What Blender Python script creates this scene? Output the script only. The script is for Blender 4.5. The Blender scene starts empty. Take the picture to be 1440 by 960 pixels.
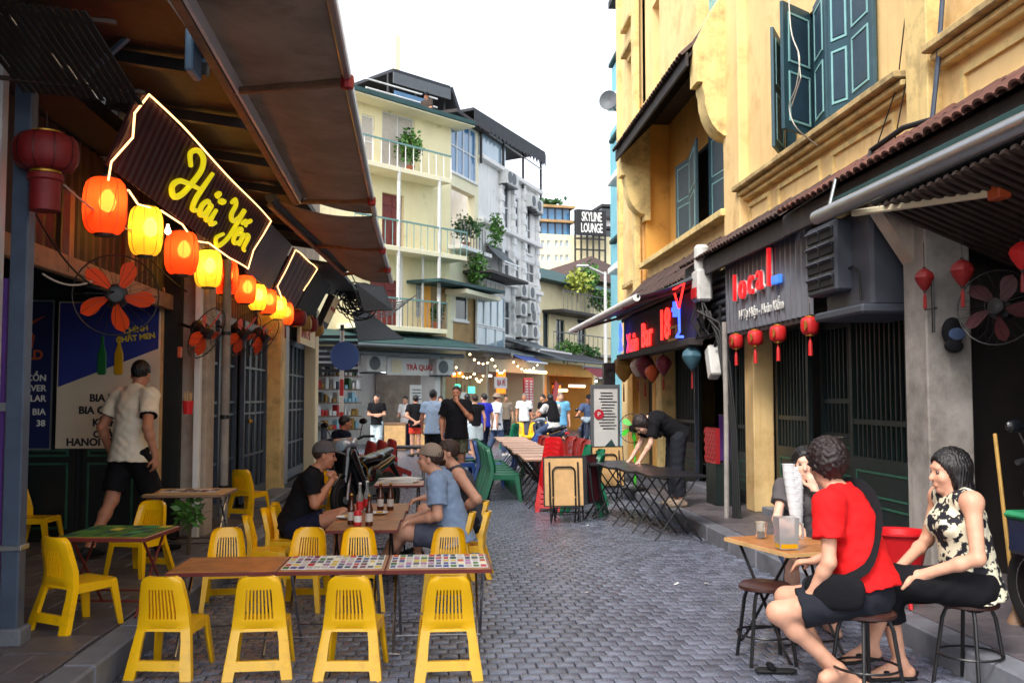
import bpy, bmesh, math, random
import numpy as np
from mathutils import Vector, Matrix, Euler
random.seed(7); np.random.seed(7)
S = bpy.context.scene
COL = S.collection
PI = math.pi
rad = math.radians

# ------------------------------------------------------------------ camera
FPX, VPX, VPY, EYE = 1370.0, 620.0, 560.0, 1.55
PITCH = math.asin((VPY - 480) / math.sqrt(FPX**2 + (VPX - 720)**2 + (VPY - 480)**2))
YAW = math.atan2(720 - VPX, math.sqrt(FPX**2 + (VPY - 480)**2))
cam = bpy.data.cameras.new('camera'); cam.sensor_width = 36.0; cam.lens = 36.0 * FPX / 1440.0
cam.clip_start = 0.05; cam.clip_end = 2000
cam_o = bpy.data.objects.new('camera', cam); COL.objects.link(cam_o)
cam_o.location = (0, 0, EYE); cam_o.rotation_euler = (PI/2 + PITCH, 0, -YAW)
S.camera = cam_o
cam.dof.use_dof = True; cam.dof.focus_distance = 9.0; cam.dof.aperture_fstop = 4.8

# ------------------------------------------------------------------ world, sun, exposure
SUN_EL, SUN_AZ = 48.0, 215.0          # azimuth clockwise from +Y
wd = bpy.data.worlds.new('World'); S.world = wd; wd.use_nodes = True
nt = wd.node_tree; bg = nt.nodes['Background']
sky = nt.nodes.new('ShaderNodeTexSky'); sky.sky_type = 'NISHITA'; sky.sun_disc = False
sky.sun_elevation = rad(SUN_EL); sky.sun_rotation = rad(SUN_AZ)
sky.air_density = 1.0; sky.dust_density = 2.0; sky.ozone_density = 1.0
hs = nt.nodes.new('ShaderNodeHueSaturation'); hs.inputs['Saturation'].default_value = 0.32
nt.links.new(sky.outputs[0], hs.inputs['Color']); nt.links.new(hs.outputs[0], bg.inputs[0])
bg.inputs[1].default_value = 0.15
sun = bpy.data.lights.new('sun', 'SUN'); sun.energy = 1.0; sun.angle = rad(14); sun.color = (1.0, 0.93, 0.84)
sun_o = bpy.data.objects.new('sun', sun); COL.objects.link(sun_o)
_sd = Vector((math.sin(rad(SUN_AZ))*math.cos(rad(SUN_EL)), math.cos(rad(SUN_AZ))*math.cos(rad(SUN_EL)), math.sin(rad(SUN_EL))))
sun_o.rotation_euler = _sd.to_track_quat('Z', 'Y').to_euler(); sun_o.location = (0, -5, 30)
vs = S.view_settings; S.display_settings.display_device = 'sRGB'
vs.view_transform = 'Standard'; vs.look = 'None'; vs.gamma = 1.0; vs.use_curve_mapping = False
vs.exposure = 1.48
S.render.engine = 'CYCLES'
S.cycles.use_denoising = True
S.cycles.max_bounces = 7; S.cycles.diffuse_bounces = 4; S.cycles.glossy_bounces = 3; S.cycles.transmission_bounces = 6
S.cycles.sample_clamp_indirect = 6.0
S.cycles.caustics_reflective = False; S.cycles.caustics_refractive = False

# a pixel of the 1440x960 photograph on the plane X=, Y= or Z= (metres, street runs along +Y)
_fw = Vector((math.sin(YAW)*math.cos(PITCH), math.cos(YAW)*math.cos(PITCH), math.sin(PITCH)))
_rt = Vector((math.cos(YAW), -math.sin(YAW), 0)); _up = _rt.cross(_fw)
def at(x, y, X=None, Y=None, Z=None):
    d = _fw + _rt*((x-720)/FPX) - _up*((y-480)/FPX)
    t = X/d.x if X is not None else Y/d.y if Y is not None else (Z-EYE)/d.z
    return Vector((0, 0, EYE)) + d*t

# ------------------------------------------------------------------ materials
def lin(v):
    v = v/255.0
    return v/12.92 if v <= .04045 else ((v+.055)/1.055)**2.4
def C(r, g, b): return (lin(r), lin(g), lin(b))
MATS = {}
def M(name, col=(.5,.5,.5), rough=.6, var=.12, scale=5.0, bump=.0, bscale=60.0, metal=0.0, spec=.5, rnd=0.0, dirt=0.0, dcol=(.05,.04,.03), dscale=1.7,
      streak=0.0, emit=None, es=0.0, alpha=1.0, trans=0.0, coat=0.0, sss=0.0, attr=None):
    if name in MATS: return MATS[name]
    m = bpy.data.materials.new(name); m.use_nodes = True; MATS[name] = m
    t = m.node_tree; N = t.nodes; L = t.links; b = N['Principled BSDF']
    b.inputs['Roughness'].default_value = rough; b.inputs['Metallic'].default_value = metal
    b.inputs['Specular IOR Level'].default_value = spec
    if coat: b.inputs['Coat Weight'].default_value = coat; b.inputs['Coat Roughness'].default_value = .12
    tc = N.new('ShaderNodeTexCoord')
    def noise(sc, det=4, ro=.6, src=None):
        n = N.new('ShaderNodeTexNoise'); n.inputs['Scale'].default_value = sc; n.inputs['Detail'].default_value = det; n.inputs['Roughness'].default_value = ro
        L.new(src or tc.outputs['Object'], n.inputs['Vector']); return n
    def ramp(src, lo, hi, a=(0,0,0,1), c=(1,1,1,1)):
        r = N.new('ShaderNodeMapRange'); r.inputs['From Min'].default_value = lo; r.inputs['From Max'].default_value = hi; L.new(src, r.inputs['Value']); return r.outputs[0]
    def mix(f, a, c):
        x = N.new('ShaderNodeMix'); x.data_type = 'RGBA'
        for s, v in ((x.inputs[0], f), (x.inputs[6], a), (x.inputs[7], c)):
            if hasattr(v, 'is_output') or isinstance(v, bpy.types.NodeSocket): L.new(v, s)
            elif isinstance(v, (int, float)): s.default_value = v
            else: s.default_value = (*v[:3], 1)
        return x.outputs[2]
    cs = None
    if var:
        n = noise(scale)
        cs = mix(ramp(n.outputs[0], .3, .7), tuple(max(0, c*(1-var)) for c in col), tuple(min(1, c*(1+var)) for c in col))
    if rnd or attr:
        if attr: oi = N.new('ShaderNodeAttribute'); oi.attribute_name = attr; out = oi.outputs['Fac']
        else: oi = N.new('ShaderNodeObjectInfo'); out = oi.outputs['Random']
        v = N.new('ShaderNodeMapRange'); v.inputs['To Min'].default_value = 1-(rnd or .3); v.inputs['To Max'].default_value = 1+(rnd or .3); L.new(out, v.inputs['Value'])
        hv = N.new('ShaderNodeHueSaturation'); L.new(v.outputs[0], hv.inputs['Value'])
        if cs: L.new(cs, hv.inputs['Color'])
        else: hv.inputs['Color'].default_value = (*col, 1)
        cs = hv.outputs[0]
    if dirt:
        n = noise(dscale, 8, .7); f = ramp(n.outputs[0], .62-.25*dirt, .8); 
        cs = mix(f, cs or col, dcol)
    if streak:
        mp = N.new('ShaderNodeMapping'); mp.inputs['Scale'].default_value = (5, 5, .35); L.new(tc.outputs['Object'], mp.inputs['Vector'])
        n = noise(1.6, 6, .65, mp.outputs[0]); f = ramp(n.outputs[0], .55, .85)
        mm = N.new('ShaderNodeMath'); mm.operation = 'MULTIPLY'; mm.inputs[1].default_value = streak; L.new(f, mm.inputs[0])
        cs = mix(mm.outputs[0], cs or col, dcol)
    if cs: L.new(cs, b.inputs['Base Color'])
    else: b.inputs['Base Color'].default_value = (*col, 1)
    if rough < .95 and var:
        n = noise(scale*2.3); r = N.new('ShaderNodeMapRange'); r.inputs['To Min'].default_value = max(.02, rough-.1); r.inputs['To Max'].default_value = min(1, rough+.1)
        L.new(n.outputs[0], r.inputs['Value']); L.new(r.outputs[0], b.inputs['Roughness'])
    if bump:
        n = noise(bscale, 5); bp = N.new('ShaderNodeBump'); bp.inputs['Strength'].default_value = bump; bp.inputs['Distance'].default_value = .01
        L.new(n.outputs[0], bp.inputs['Height']); L.new(bp.outputs[0], b.inputs['Normal'])
    if emit:
        b.inputs['Emission Color'].default_value = (*emit, 1); b.inputs['Emission Strength'].default_value = es
    if trans:
        b.inputs['Transmission Weight'].default_value = trans; b.inputs['IOR'].default_value = 1.3
    if alpha < 1: b.inputs['Alpha'].default_value = alpha
    if sss: b.inputs['Subsurface Weight'].default_value = sss; b.inputs['Subsurface Radius'].default_value = (.02,.008,.004); b.inputs['Subsurface Scale'].default_value = .5
    return m

def paper_lantern(name, col, glow=0.0):
    m = bpy.data.materials.new(name); m.use_nodes = True; MATS[name] = m
    t = m.node_tree; N = t.nodes; L = t.links; N.remove(N['Principled BSDF'])
    d = N.new('ShaderNodeBsdfDiffuse'); tr = N.new('ShaderNodeBsdfTranslucent'); mx = N.new('ShaderNodeMixShader')
    tc = N.new('ShaderNodeTexCoord'); n = N.new('ShaderNodeTexNoise'); n.inputs['Scale'].default_value = 14; L.new(tc.outputs['Object'], n.inputs[0])
    r = N.new('ShaderNodeMix'); r.data_type = 'RGBA'; L.new(n.outputs[0], r.inputs[0]); r.inputs[6].default_value = (*[c*.8 for c in col], 1); r.inputs[7].default_value = (*col, 1)
    L.new(r.outputs[2], d.inputs[0]); L.new(r.outputs[2], tr.inputs[0]); mx.inputs[0].default_value = .62
    tp = N.new('ShaderNodeBsdfTransparent'); m2 = N.new('ShaderNodeMixShader'); m2.inputs[0].default_value = .26; tp.inputs[0].default_value = (*col, 1)
    L.new(d.outputs[0], mx.inputs[1]); L.new(tr.outputs[0], mx.inputs[2]); L.new(mx.outputs[0], m2.inputs[1]); L.new(tp.outputs[0], m2.inputs[2]); L.new(m2.outputs[0], N['Material Output'].inputs[0])
    return m

# ------------------------------------------------------------------ mesh builder
def V(*a): return Vector(a)
class MB:
    def __init__(s): s.v = []; s.f = []
    def add(s, vs, fs):
        o = len(s.v); s.v += [tuple(q) for q in vs]; s.f += [tuple(i+o for i in f) for f in fs]; return s
    def box(s, c, d, bev=0.0, R=None):
        hx, hy, hz = d[0]/2, d[1]/2, d[2]/2; c = Vector(c)
        if bev <= 0:
            vs = [V(x*hx, y*hy, z*hz) for x in (-1,1) for y in (-1,1) for z in (-1,1)]
            fs = [(0,1,3,2),(4,6,7,5),(0,4,5,1),(2,3,7,6),(0,2,6,4),(1,5,7,3)]
        else:
            b = min(bev, hx*.9, hy*.9, hz*.9); vs = []; ix = {}
            for x in (-1,1):
                for y in (-1,1):
                    for z in (-1,1):
                        for a in range(3):
                            q = [x*(hx-b), y*(hy-b), z*(hz-b)]; q[a] = (x*hx, y*hy, z*hz)[a]
                            ix[x,y,z,a] = len(vs); vs.append(V(*q))
            fs = []
            for a in range(3):
                o1, o2 = [(1,2),(0,2),(0,1)][a]
                for sg in (-1,1):
                    k = []
                    for p, q in ((-1,-1),(1,-1),(1,1),(-1,1)):
                        t = [0,0,0]; t[a] = sg; t[o1] = p; t[o2] = q; k.append(ix[(*t, a)])
                    fs.append(tuple(k))
            for a in range(3):
                o1, o2 = [(1,2),(0,2),(0,1)][a]
                for p in (-1,1):
                    for q in (-1,1):
                        k = []
                        for (sg, ax) in ((-1,o1),(1,o1),(1,o2),(-1,o2)):
                            t = [0,0,0]; t[a] = sg; t[o1] = p; t[o2] = q; k.append(ix[(*t, ax)])
                        fs.append(tuple(k))
            for x in (-1,1):
                for y in (-1,1):
                    for z in (-1,1): fs.append((ix[x,y,z,0], ix[x,y,z,1], ix[x,y,z,2]))
        if R is not None: vs = [R @ q for q in vs]
        return s.add([q+c for q in vs], fs)
    def bar(s, a, b, w, h, up=(0,0,1), bev=0.0, w2=None, h2=None):
        a = Vector(a); b = Vector(b); d = b-a; l = d.length; d.normalize(); u = Vector(up)
        x = d.cross(u)
        if x.length < 1e-4: x = d.cross(V(1,0,0))
        x.normalize(); u = x.cross(d)
        if w2 is None and h2 is None:
            return s.box((a+b)/2, (w, l, h), bev, Matrix((x, d, u)).transposed())
        w2 = w2 or w; h2 = h2 or h
        vs = [p+x*(i*ww/2)+u*(j*hh/2) for p, ww, hh in ((a,w,h),(b,w2,h2)) for i, j in ((-1,-1),(1,-1),(1,1),(-1,1))]
        return s.add(vs, [(3,2,1,0),(4,5,6,7),(0,1,5,4),(1,2,6,5),(2,3,7,6),(3,0,4,7)])
    def tube(s, pts, r, n=8, caps=True, closed=False):
        P = [Vector(q) for q in pts]; k = len(P); rs = r if isinstance(r, (list, tuple)) else [r]*k
        T = []
        for i in range(k):
            a = P[(i-1) % k] if (closed or i > 0) else P[i]; b = P[(i+1) % k] if (closed or i < k-1) else P[i]
            d = b-a; T.append(d.normalized() if d.length > 1e-9 else V(0,0,1))
        u = T[0].orthogonal().normalized(); vs = []
        for i in range(k):
            u = (u - T[i]*u.dot(T[i])); u = u.normalized() if u.length > 1e-6 else T[i].orthogonal().normalized()
            w = T[i].cross(u)
            vs += [P[i]+(u*math.cos(2*PI*j/n)+w*math.sin(2*PI*j/n))*rs[i] for j in range(n)]
        fs = []
        for i in range(k if closed else k-1):
            for j in range(n):
                a, b = i*n+j, i*n+(j+1) % n; c = ((i+1) % k)*n
                fs.append((a, b, c+(j+1) % n, c+j))
        if caps and not closed: fs += [tuple(range(n-1,-1,-1)), tuple(range((k-1)*n, k*n))]
        return s.add(vs, fs)
    def lathe(s, prof, n=16, o=(0,0,0), R=None):
        o = Vector(o); vs = []
        for r, z in prof:
            for j in range(n):
                q = V(r*math.cos(2*PI*j/n), r*math.sin(2*PI*j/n), z)
                vs.append(o + (R @ q if R is not None else q))
        k = len(prof); fs = [(i*n+j, i*n+(j+1) % n, (i+1)*n+(j+1) % n, (i+1)*n+j) for i in range(k-1) for j in range(n)]
        if prof[0][0] > 1e-6: fs.append(tuple(range(n-1,-1,-1)))
        if prof[-1][0] > 1e-6: fs.append(tuple(range((k-1)*n, k*n)))
        return s.add(vs, fs)
    def prism(s, poly, ext, O=(0,0,0), A=(1,0,0), B=(0,0,1), D=(0,1,0)):
        # polygon (a,b) on axes A,B, pushed by ext along D
        O, A, B, D = map(Vector, (O, A, B, D)); n = len(poly)
        vs = [O+A*a+B*b for a, b in poly]; vs += [q+D*ext for q in vs]
        return s.add(vs, [tuple(range(n)), tuple(range(2*n-1, n-1, -1))] + [(i, (i+1) % n, n+(i+1) % n, n+i) for i in range(n)])
    def grid(s, us, ws, mask, warp, t0=0.0, t1=.02):
        # a panel with holes: cells (i,j) kept where mask(i,j); warp(u,w,t)->point
        nu, nw = len(us), len(ws); ix = {}; vs = []; fs = []
        def vid(i, j, k):
            if (i,j,k) not in ix: ix[i,j,k] = len(vs); vs.append(Vector(warp(us[i], ws[j], t1 if k else t0)))
            return ix[i,j,k]
        K = lambda i, j: 0 <= i < nu-1 and 0 <= j < nw-1 and bool(mask(i, j))
        for i in range(nu-1):
            for j in range(nw-1):
                if not K(i,j): continue
                fs.append((vid(i,j,0), vid(i,j+1,0), vid(i+1,j+1,0), vid(i+1,j,0)))
                fs.append((vid(i,j,1), vid(i+1,j,1), vid(i+1,j+1,1), vid(i,j+1,1)))
                for (di, dj, a, b) in ((-1,0,(i,j),(i,j+1)), (1,0,(i+1,j+1),(i+1,j)), (0,-1,(i+1,j),(i,j)), (0,1,(i,j+1),(i+1,j+1))):
                    if not K(i+di, j+dj): fs.append((vid(*a,0), vid(*b,0), vid(*b,1), vid(*a,1))[::-1])
        return s.add(vs, fs)
    def mesh(s, name, mat=None, smooth=35.0, fix=True):
        me = bpy.data.meshes.new(name); me.from_pydata(s.v, [], s.f)
        if fix:
            bm = bmesh.new(); bm.from_mesh(me); bmesh.ops.recalc_face_normals(bm, faces=bm.faces); bm.to_mesh(me); bm.free()
        if mat: me.materials.append(mat if not isinstance(mat, str) else MATS[mat])
        if smooth:
            me.polygons.foreach_set('use_smooth', [True]*len(me.polygons)); me.set_sharp_from_angle(angle=rad(smooth))
        return me
    def build(s, name, mat=None, parent=None, loc=None, rz=0.0, smooth=35.0, fix=True):
        return put(name, s.mesh(name, mat, smooth, fix), parent, loc, rz)
def put(name, me, parent=None, loc=None, rz=0.0):
    o = bpy.data.objects.new(name, me); COL.objects.link(o)
    if parent is not None: o.parent = parent
    if loc is not None: o.location = loc
    if rz: o.rotation_euler = (0, 0, rz)
    return o
def tag(o, label=None, cat=None, group=None, kind=None):
    if label: o['label'] = label
    if cat: o['category'] = cat
    if group: o['group'] = group
    if kind: o['kind'] = kind
    return o
def thing(name, label, cat, loc=(0,0,0), rz=0.0, group=None):
    o = bpy.data.objects.new(name, None); COL.objects.link(o); o.location = loc; o.rotation_euler = (0, 0, rz); o.empty_display_size = .1
    return tag(o, label, cat, group)
KIDS = {}
def copy_tree(root, loc, rz, label, group=None, parent=None):
    c = root.copy(); COL.objects.link(c); c.location = loc; c.rotation_euler = (c.rotation_euler[0], c.rotation_euler[1], rz)
    if label: c['label'] = label
    if group: c['group'] = group
    for ch in root.children:
        d = ch.copy(); COL.objects.link(d); d.parent = c
        for g in ch.children:
            e = g.copy(); COL.objects.link(e); e.parent = d
    return c
def text(s, size, mat, parent, loc, rot, name='lettering', ext=.004, align='LEFT', bold=0.0, sx=1.0, shear=0.0, space=1.0):
    cu = bpy.data.curves.new(name, 'FONT'); cu.body = s; cu.size = size; cu.extrude = ext; cu.align_x = align; cu.offset = bold; cu.shear = shear; cu.space_character = space
    cu.resolution_u = 3
    cu.materials.append(MATS[mat] if isinstance(mat, str) else mat)
    o = bpy.data.objects.new(name, cu); COL.objects.link(o); o.location = loc; o.rotation_euler = rot; o.scale = (sx, 1, 1)
    if parent is not None: o.parent = parent
    return o
FACE_CAM = (PI/2, 0, 0)       # text that faces the camera (-Y)
FACE_L = (PI/2, 0, -PI/2)     # on the right-hand side of the street, facing -X
FACE_R = (PI/2, 0, PI/2)      # on the left-hand side, facing +X
def arc(c, r, a0, a1, n=8, plane='xz', sq=1.0):
    out = []
    for i in range(n+1):
        a = a0+(a1-a0)*i/n; p, q = r*math.cos(a), r*math.sin(a)*sq
        out.append({'xz': V(p,0,q), 'yz': V(0,p,q), 'xy': V(p,q,0)}[plane] + Vector(c))
    return out
def smooth3(pts, n=6):
    P = [Vector(q) for q in pts]; out = []
    for i in range(len(P)-1):
        p0, p1, p2, p3 = P[max(0,i-1)], P[i], P[i+1], P[min(len(P)-1,i+2)]
        out += [.5*((2*p1)+(p2-p0)*t+(2*p0-5*p1+4*p2-p3)*t*t+(3*p1-p0-3*p2+p3)*t**3) for t in [k/n for k in range(n)]]
    return out+[P[-1]]
def sag(a, b, d, n=10):
    a, b = Vector(a), Vector(b)
    return [a.lerp(b, i/n) - V(0,0,d*4*(i/n)*(1-i/n)) for i in range(n+1)]
# ------------------------------------------------------------------ the palette
M('yellow_plastic', C(246,188,8), .33, .05, 8, bump=.02, rnd=.12, coat=.2, dirt=.3, dcol=C(186,132,34), dscale=5)
M('green_plastic', C(14,104,72), .38, .1, 8, rnd=.12)
M('blue_plastic', C(42,80,150), .38, .1, 8, rnd=.12)
M('red_plastic', C(205,28,34), .38, .08, 8, rnd=.1)
M('brick_plastic', C(150,48,44), .42, .1, 8, rnd=.12)
M('lime_plastic', C(112,160,56), .4, .08)
M('wood_top', C(176,116,66), .35, .3, 9, bump=.05, rnd=.15, dirt=.25, dcol=C(110,64,34))
M('pale_wood', C(214,172,116), .5, .16, 7, bump=.04)
M('pink_wood', C(206,168,146), .45, .14, 7, rnd=.15)
M('edge_red', C(104,34,30), .5, .15)
M('black_steel', C(22,22,24), .4, .1)
M('chrome', C(190,190,192), .25, .05, metal=1.0)
M('black_top', C(38,38,42), .3, .15, 4, dirt=.2, dcol=C(80,70,60))
M('brown_leatherette', C(62,34,28), .4, .15)
M('rubber', C(16,16,17), .7, .1)
M('skin', C(212,158,130), .55, .1, 22, bump=.06, bscale=160, sss=.1)
M('skin_tan', C(188,128,98), .55, .1, 22, bump=.06, bscale=160, sss=.1)
M('skin_light', C(222,174,150), .55, .1, 22, bump=.06, bscale=160, sss=.1)
M('hair_black', C(20,17,18), .42, .3, 60, bump=.35, bscale=140)
M('hair_brown', C(58,38,28), .5, .3, 60, bump=.4, bscale=130)
M('hair_grey', C(120,112,104), .55, .25, 60, bump=.4, bscale=130)
M('hair_dark', C(34,22,22), .5, .35, 60, bump=.5, bscale=120)
def cloth(n, c, **k): return M('cloth_'+n, c, .85, k.pop('var', .08), k.pop('scale', 20), bump=.45, bscale=24, spec=.2, **k)
cloth('black', C(20,20,24)); cloth('navy', C(26,30,52)); cloth('red', C(222,28,30)); cloth('cream', C(232,222,200)); cloth('white', C(232,232,232))
cloth('blue_shirt', C(136,156,184)); cloth('charcoal', C(34,36,44)); cloth('grey_shorts', C(84,88,104)); cloth('grey_tank', C(72,76,84))
cloth('taupe', C(150,132,116)); cloth('cap_grey', C(88,84,86)); cloth('camo', C(92,92,74), var=.6, scale=22); cloth('lightblue', C(176,200,226))
cloth('cobalt', C(52,60,190)); cloth('denim', C(72,88,120)); cloth('pale_skirt', C(206,222,226)); cloth('sky_shirt', C(110,176,216)); cloth('brown', C(70,60,54))
cloth('redshort', C(222,70,52)); cloth('mauve', C(190,170,190))
M('steel_blue_paint', C(66,78,96), .45, .2, 6, dirt=.3, dcol=C(40,36,36))
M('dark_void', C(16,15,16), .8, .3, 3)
M('dark_wood', C(28,21,19), .6, .35, 6, bump=.15, bscale=30)
M('brown_wood', C(58,43,34), .6, .3, 7, bump=.15, bscale=30)
M('raw_wood', C(134,104,80), .6, .25, 8, bump=.1)
M('plaster_dirty', C(176,162,148), .85, .14, 3, bump=.25, bscale=30, dirt=.5, dcol=C(112,94,80), streak=.5)
M('plaster_grey', C(158,152,146), .85, .16, 3, bump=.3, bscale=25, dirt=.7, dcol=C(84,76,72), streak=.6)
M('yellow_wall', C(236,202,142), .85, .1, 1.4, bump=.25, bscale=22, dirt=.35, dcol=C(190,146,84), dscale=1.3, streak=.6)
M('ochre_wall', C(226,170,84), .85, .12, 1.4, bump=.25, bscale=22, dirt=.15, dcol=C(170,112,48), streak=.3)
M('cream_trim', C(232,204,138), .8, .1, 3, bump=.25, bscale=30, dirt=.55, dcol=C(120,98,70), dscale=2.6, streak=.5)
M('ledge_trim', C(214,186,128), .85, .14, 4, bump=.35, bscale=30, dirt=.95, dcol=C(74,62,48), dscale=3.4, streak=.6)
M('pale_yellow', C(246,232,188), .85, .06, 1.2, bump=.1, dirt=.12, dcol=C(190,176,120), streak=.4)
M('pale_cream', C(240,230,196), .85, .05, 1.2, streak=.35, dcol=C(180,168,140))
M('white_wall', C(236,234,230), .85, .06, 1.2, streak=.6, dcol=C(140,140,142), dirt=.1)
M('hotel_wall', C(244,230,184), .85, .05, .8, streak=.3, dcol=C(200,188,150))
M('tan_wall', C(178,142,96), .85, .14, 1.4, dirt=.5, dcol=C(110,90,64), streak=.6)
M('cyan_wall', C(126,190,206), .8, .08, 2, streak=.3)
M('shutter_teal', C(46,78,90), .5, .14, 5, rnd=.1, bump=.08)
M('shutter_trim', C(136,186,186), .5, .1)
M('shutter_panel', C(44,68,84), .5, .12)
M('door_green', C(17,31,31), .45, .3, 5, dirt=.3, dcol=C(34,38,36))
M('door_black', C(16,21,22), .45, .25, 5)
M('door_trim', C(38,92,72), .55, .3, 12, dirt=.5, dcol=C(20,40,36), dscale=6)
M('red_brown_door', C(120,50,46), .6, .15)
M('roof_tile', C(78,58,52), .8, .3, 8, bump=.3, rnd=.3, dirt=.5, dcol=C(44,36,34))
M('roof_tile_red', C(104,66,56), .85, .35, 8, bump=.4, rnd=.35, dirt=.6, dcol=C(52,42,38), dscale=4)
M('fascia_dark', C(52,46,46), .7, .25, 4, streak=.4, dcol=C(100,96,92))
M('awning_brown', C(150,138,128), .75, .2, 2.2, bump=.06, bscale=40, dirt=.35, dcol=C(100,90,82), streak=.4)
M('awning_grey', C(120,128,132), .7, .14, 2, streak=.4, dcol=C(70,70,74))
M('awning_teal', C(58,92,92), .6, .16, 2, streak=.4, dcol=C(40,46,46))
M('awning_dark', C(46,48,54), .7, .2, 3)
M('tarp_black', C(28,30,34), .75, .25, 4)
M('awning_blue', C(60,86,170), .6, .12)
M('awning_maroon', C(136,32,46), .6, .15)
M('white_paint', C(226,226,224), .5, .06, 5, dirt=.15, dcol=C(150,146,140))
M('ac_white', C(208,208,204), .5, .06, 6, dirt=.3, dcol=C(130,124,116))
M('grille_grey', C(92,96,100), .6, .1)
M('alu', C(176,178,180), .35, .06, metal=.9)
M('rail_green', C(110,150,146), .5, .1)
M('corrugated', C(118,122,132), .42, .12, 3, metal=.25, streak=.4, dcol=C(60,60,66))
M('cooler_grey', C(64,68,78), .5, .12, 4, dirt=.2)
M('glass_dark', C(30,40,48), .08, .1, 2, spec=.8)
M('glass_blue', C(70,120,160), .08, .12, 2, spec=.8)
M('glass_pale', C(150,172,186), .1, .15, 2, spec=.8)
M('cable_black', C(18,18,19), .6, .1)
M('cable_pale', C(190,186,176), .6, .1)
M('leaf', C(72,118,44), .55, .45, 8, rnd=.1)
M('leaf_dark', C(46,86,36), .55, .4, 8)
M('leaf_yellow', C(150,160,60), .55, .35, 8)
M('stem', C(84,66,44), .8, .2)
M('terracotta', C(150,84,58), .8, .2, bump=.1)
M('sign_maroon', C(66,20,26), .6, .25, 5)
M('sign_yellow', C(238,222,30), .45, .04, emit=C(238,222,30), es=.25)
M('rope_light', C(255,226,190), .4, 0, emit=C(255,190,120), es=1.5)
M('bulb_warm', C(255,235,200), .4, 0, emit=C(255,220,170), es=11)
M('bulb_soft', C(255,240,220), .4, 0, emit=C(255,206,150), es=3)
M('neon_red', C(255,60,50), .4, 0, emit=C(255,40,34), es=1.3)
M('neon_blue', C(80,110,255), .4, 0, emit=C(50,76,255), es=1.6)
M('neon_green', C(60,230,170), .4, 0, emit=C(50,225,160), es=1.6)
M('fill_tube_white', C(240,244,255), .4, 0, emit=C(236,242,255), es=7)
M('tube_warm', C(255,220,170), .4, 0, emit=C(255,190,120), es=3)
M('glow_orange', C(255,150,50), .5, 0, emit=C(255,118,30), es=.8)
M('poster_navy', C(26,36,84), .4, .12, 4)
M('poster_blue', C(44,54,136), .4, .1, 4)
M('poster_cream', C(222,206,182), .45, .06, 4)
M('ink', C(38,38,44), .6, 0)
M('print_white', C(226,226,220), .5, 0)
M('print_gold', C(214,186,60), .5, 0)
M('print_orange', C(196,84,40), .5, 0)
M('print_red', C(196,32,36), .5, 0)
M('sign_white', C(232,230,226), .5, .05)
M('menu_red', C(186,34,52), .5, .1)
M('blue_sign', C(40,84,170), .4, .06)
M('gold_trim', C(190,140,50), .4, .1, metal=.6)
M('fan_orange', C(240,78,28), .35, .05, trans=0)
M('fan_dark', C(26,24,26), .4, .1)
M('fan_green', C(70,200,50), .35, .08)
M('metal_box_blue', C(104,134,158), .5, .2, 5, dirt=.4)
M('paint_red', C(198,34,38), .45, .06)
M('moto_black', C(14,16,20), .22, .05, coat=.5)
M('moto_blue', C(28,38,62), .3, .08, coat=.4)
M('moto_silver', C(190,194,200), .3, .06, metal=.6)
M('green_crate', C(36,140,90), .45, .1)
M('scooter_blue', C(30,74,140), .35, .08, coat=.3)
M('bottle_brown', C(78,36,16), .1, .1, spec=.7)
M('bottle_clear', C(206,214,214), .08, .03, trans=.75)
M('bottle_green', C(40,110,60), .1, .05)
M('tea', C(206,156,24), .15, .05)
M('clear_plastic', C(235,238,240), .12, 0, trans=.85)
M('frosted_plastic', C(244,246,248), .22, .02, trans=.7)
M('white_cup', C(238,240,242), .35, .03, trans=.2)
M('purple_cloth', C(84,44,120), .8, .2)
M('crimson_leather', C(150,26,34), .4, .12)
M('sofa_gold', C(176,134,70), .7, .2)
M('stone_kerb', C(112,114,122), .6, .2, 6, bump=.25, bscale=50, rnd=.18, dirt=.3, dcol=C(60,58,60))
M('slab', C(92,86,90), .5, .25, 5, bump=.2, bscale=40, rnd=.22, dirt=.35, dcol=C(52,48,50))
M('mortar', C(66,68,76), .8, .3, 9, bump=.4)
M('cobble_one', C(106,111,126), .27, .22, 16, bump=.3, bscale=55, rnd=.3, dirt=.3, dcol=C(76,78,92), dscale=6)
M('cobble', C(106,111,126), .27, .22, 16, bump=.3, bscale=55, attr='tone', rnd=.3, dirt=.4, dcol=C(74,77,90), dscale=.9)
M('asphalt', C(112,112,120), .6, .16, 1.5, bump=.2)
M('floor_dark', C(70,62,60), .5, .2, 4)
M('lantern_darkred', C(126,22,22), .6, .2, 10)
M('lantern_red', C(200,30,32), .55, .12, 12)
M('lantern_maroon', C(110,34,48), .6, .15, 12)
M('lantern_teal', C(66,104,120), .6, .12, 12)
M('lantern_ochre', C(170,132,62), .6, .15, 12)
M('lantern_pale', C(200,190,180), .6, .1, 12)
def sheer(name, f):
    m = MATS[name]; t = m.node_tree; b = t.nodes['Principled BSDF']; tr = t.nodes.new('ShaderNodeBsdfTranslucent'); mx = t.nodes.new('ShaderNodeMixShader'); mx.inputs[0].default_value = f
    t.links.new(b.inputs['Base Color'].links[0].from_socket, tr.inputs[0]); t.links.new(b.outputs[0], mx.inputs[1]); t.links.new(tr.outputs[0], mx.inputs[2]); t.links.new(mx.outputs[0], t.nodes['Material Output'].inputs[0])
sheer('awning_brown', .4); sheer('awning_grey', .3); sheer('awning_teal', .3); sheer('awning_blue', .4); sheer('awning_maroon', .4)
paper_lantern('lantern_lit_red', C(255,92,40)); paper_lantern('lantern_lit_yellow', C(255,212,70))
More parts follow.
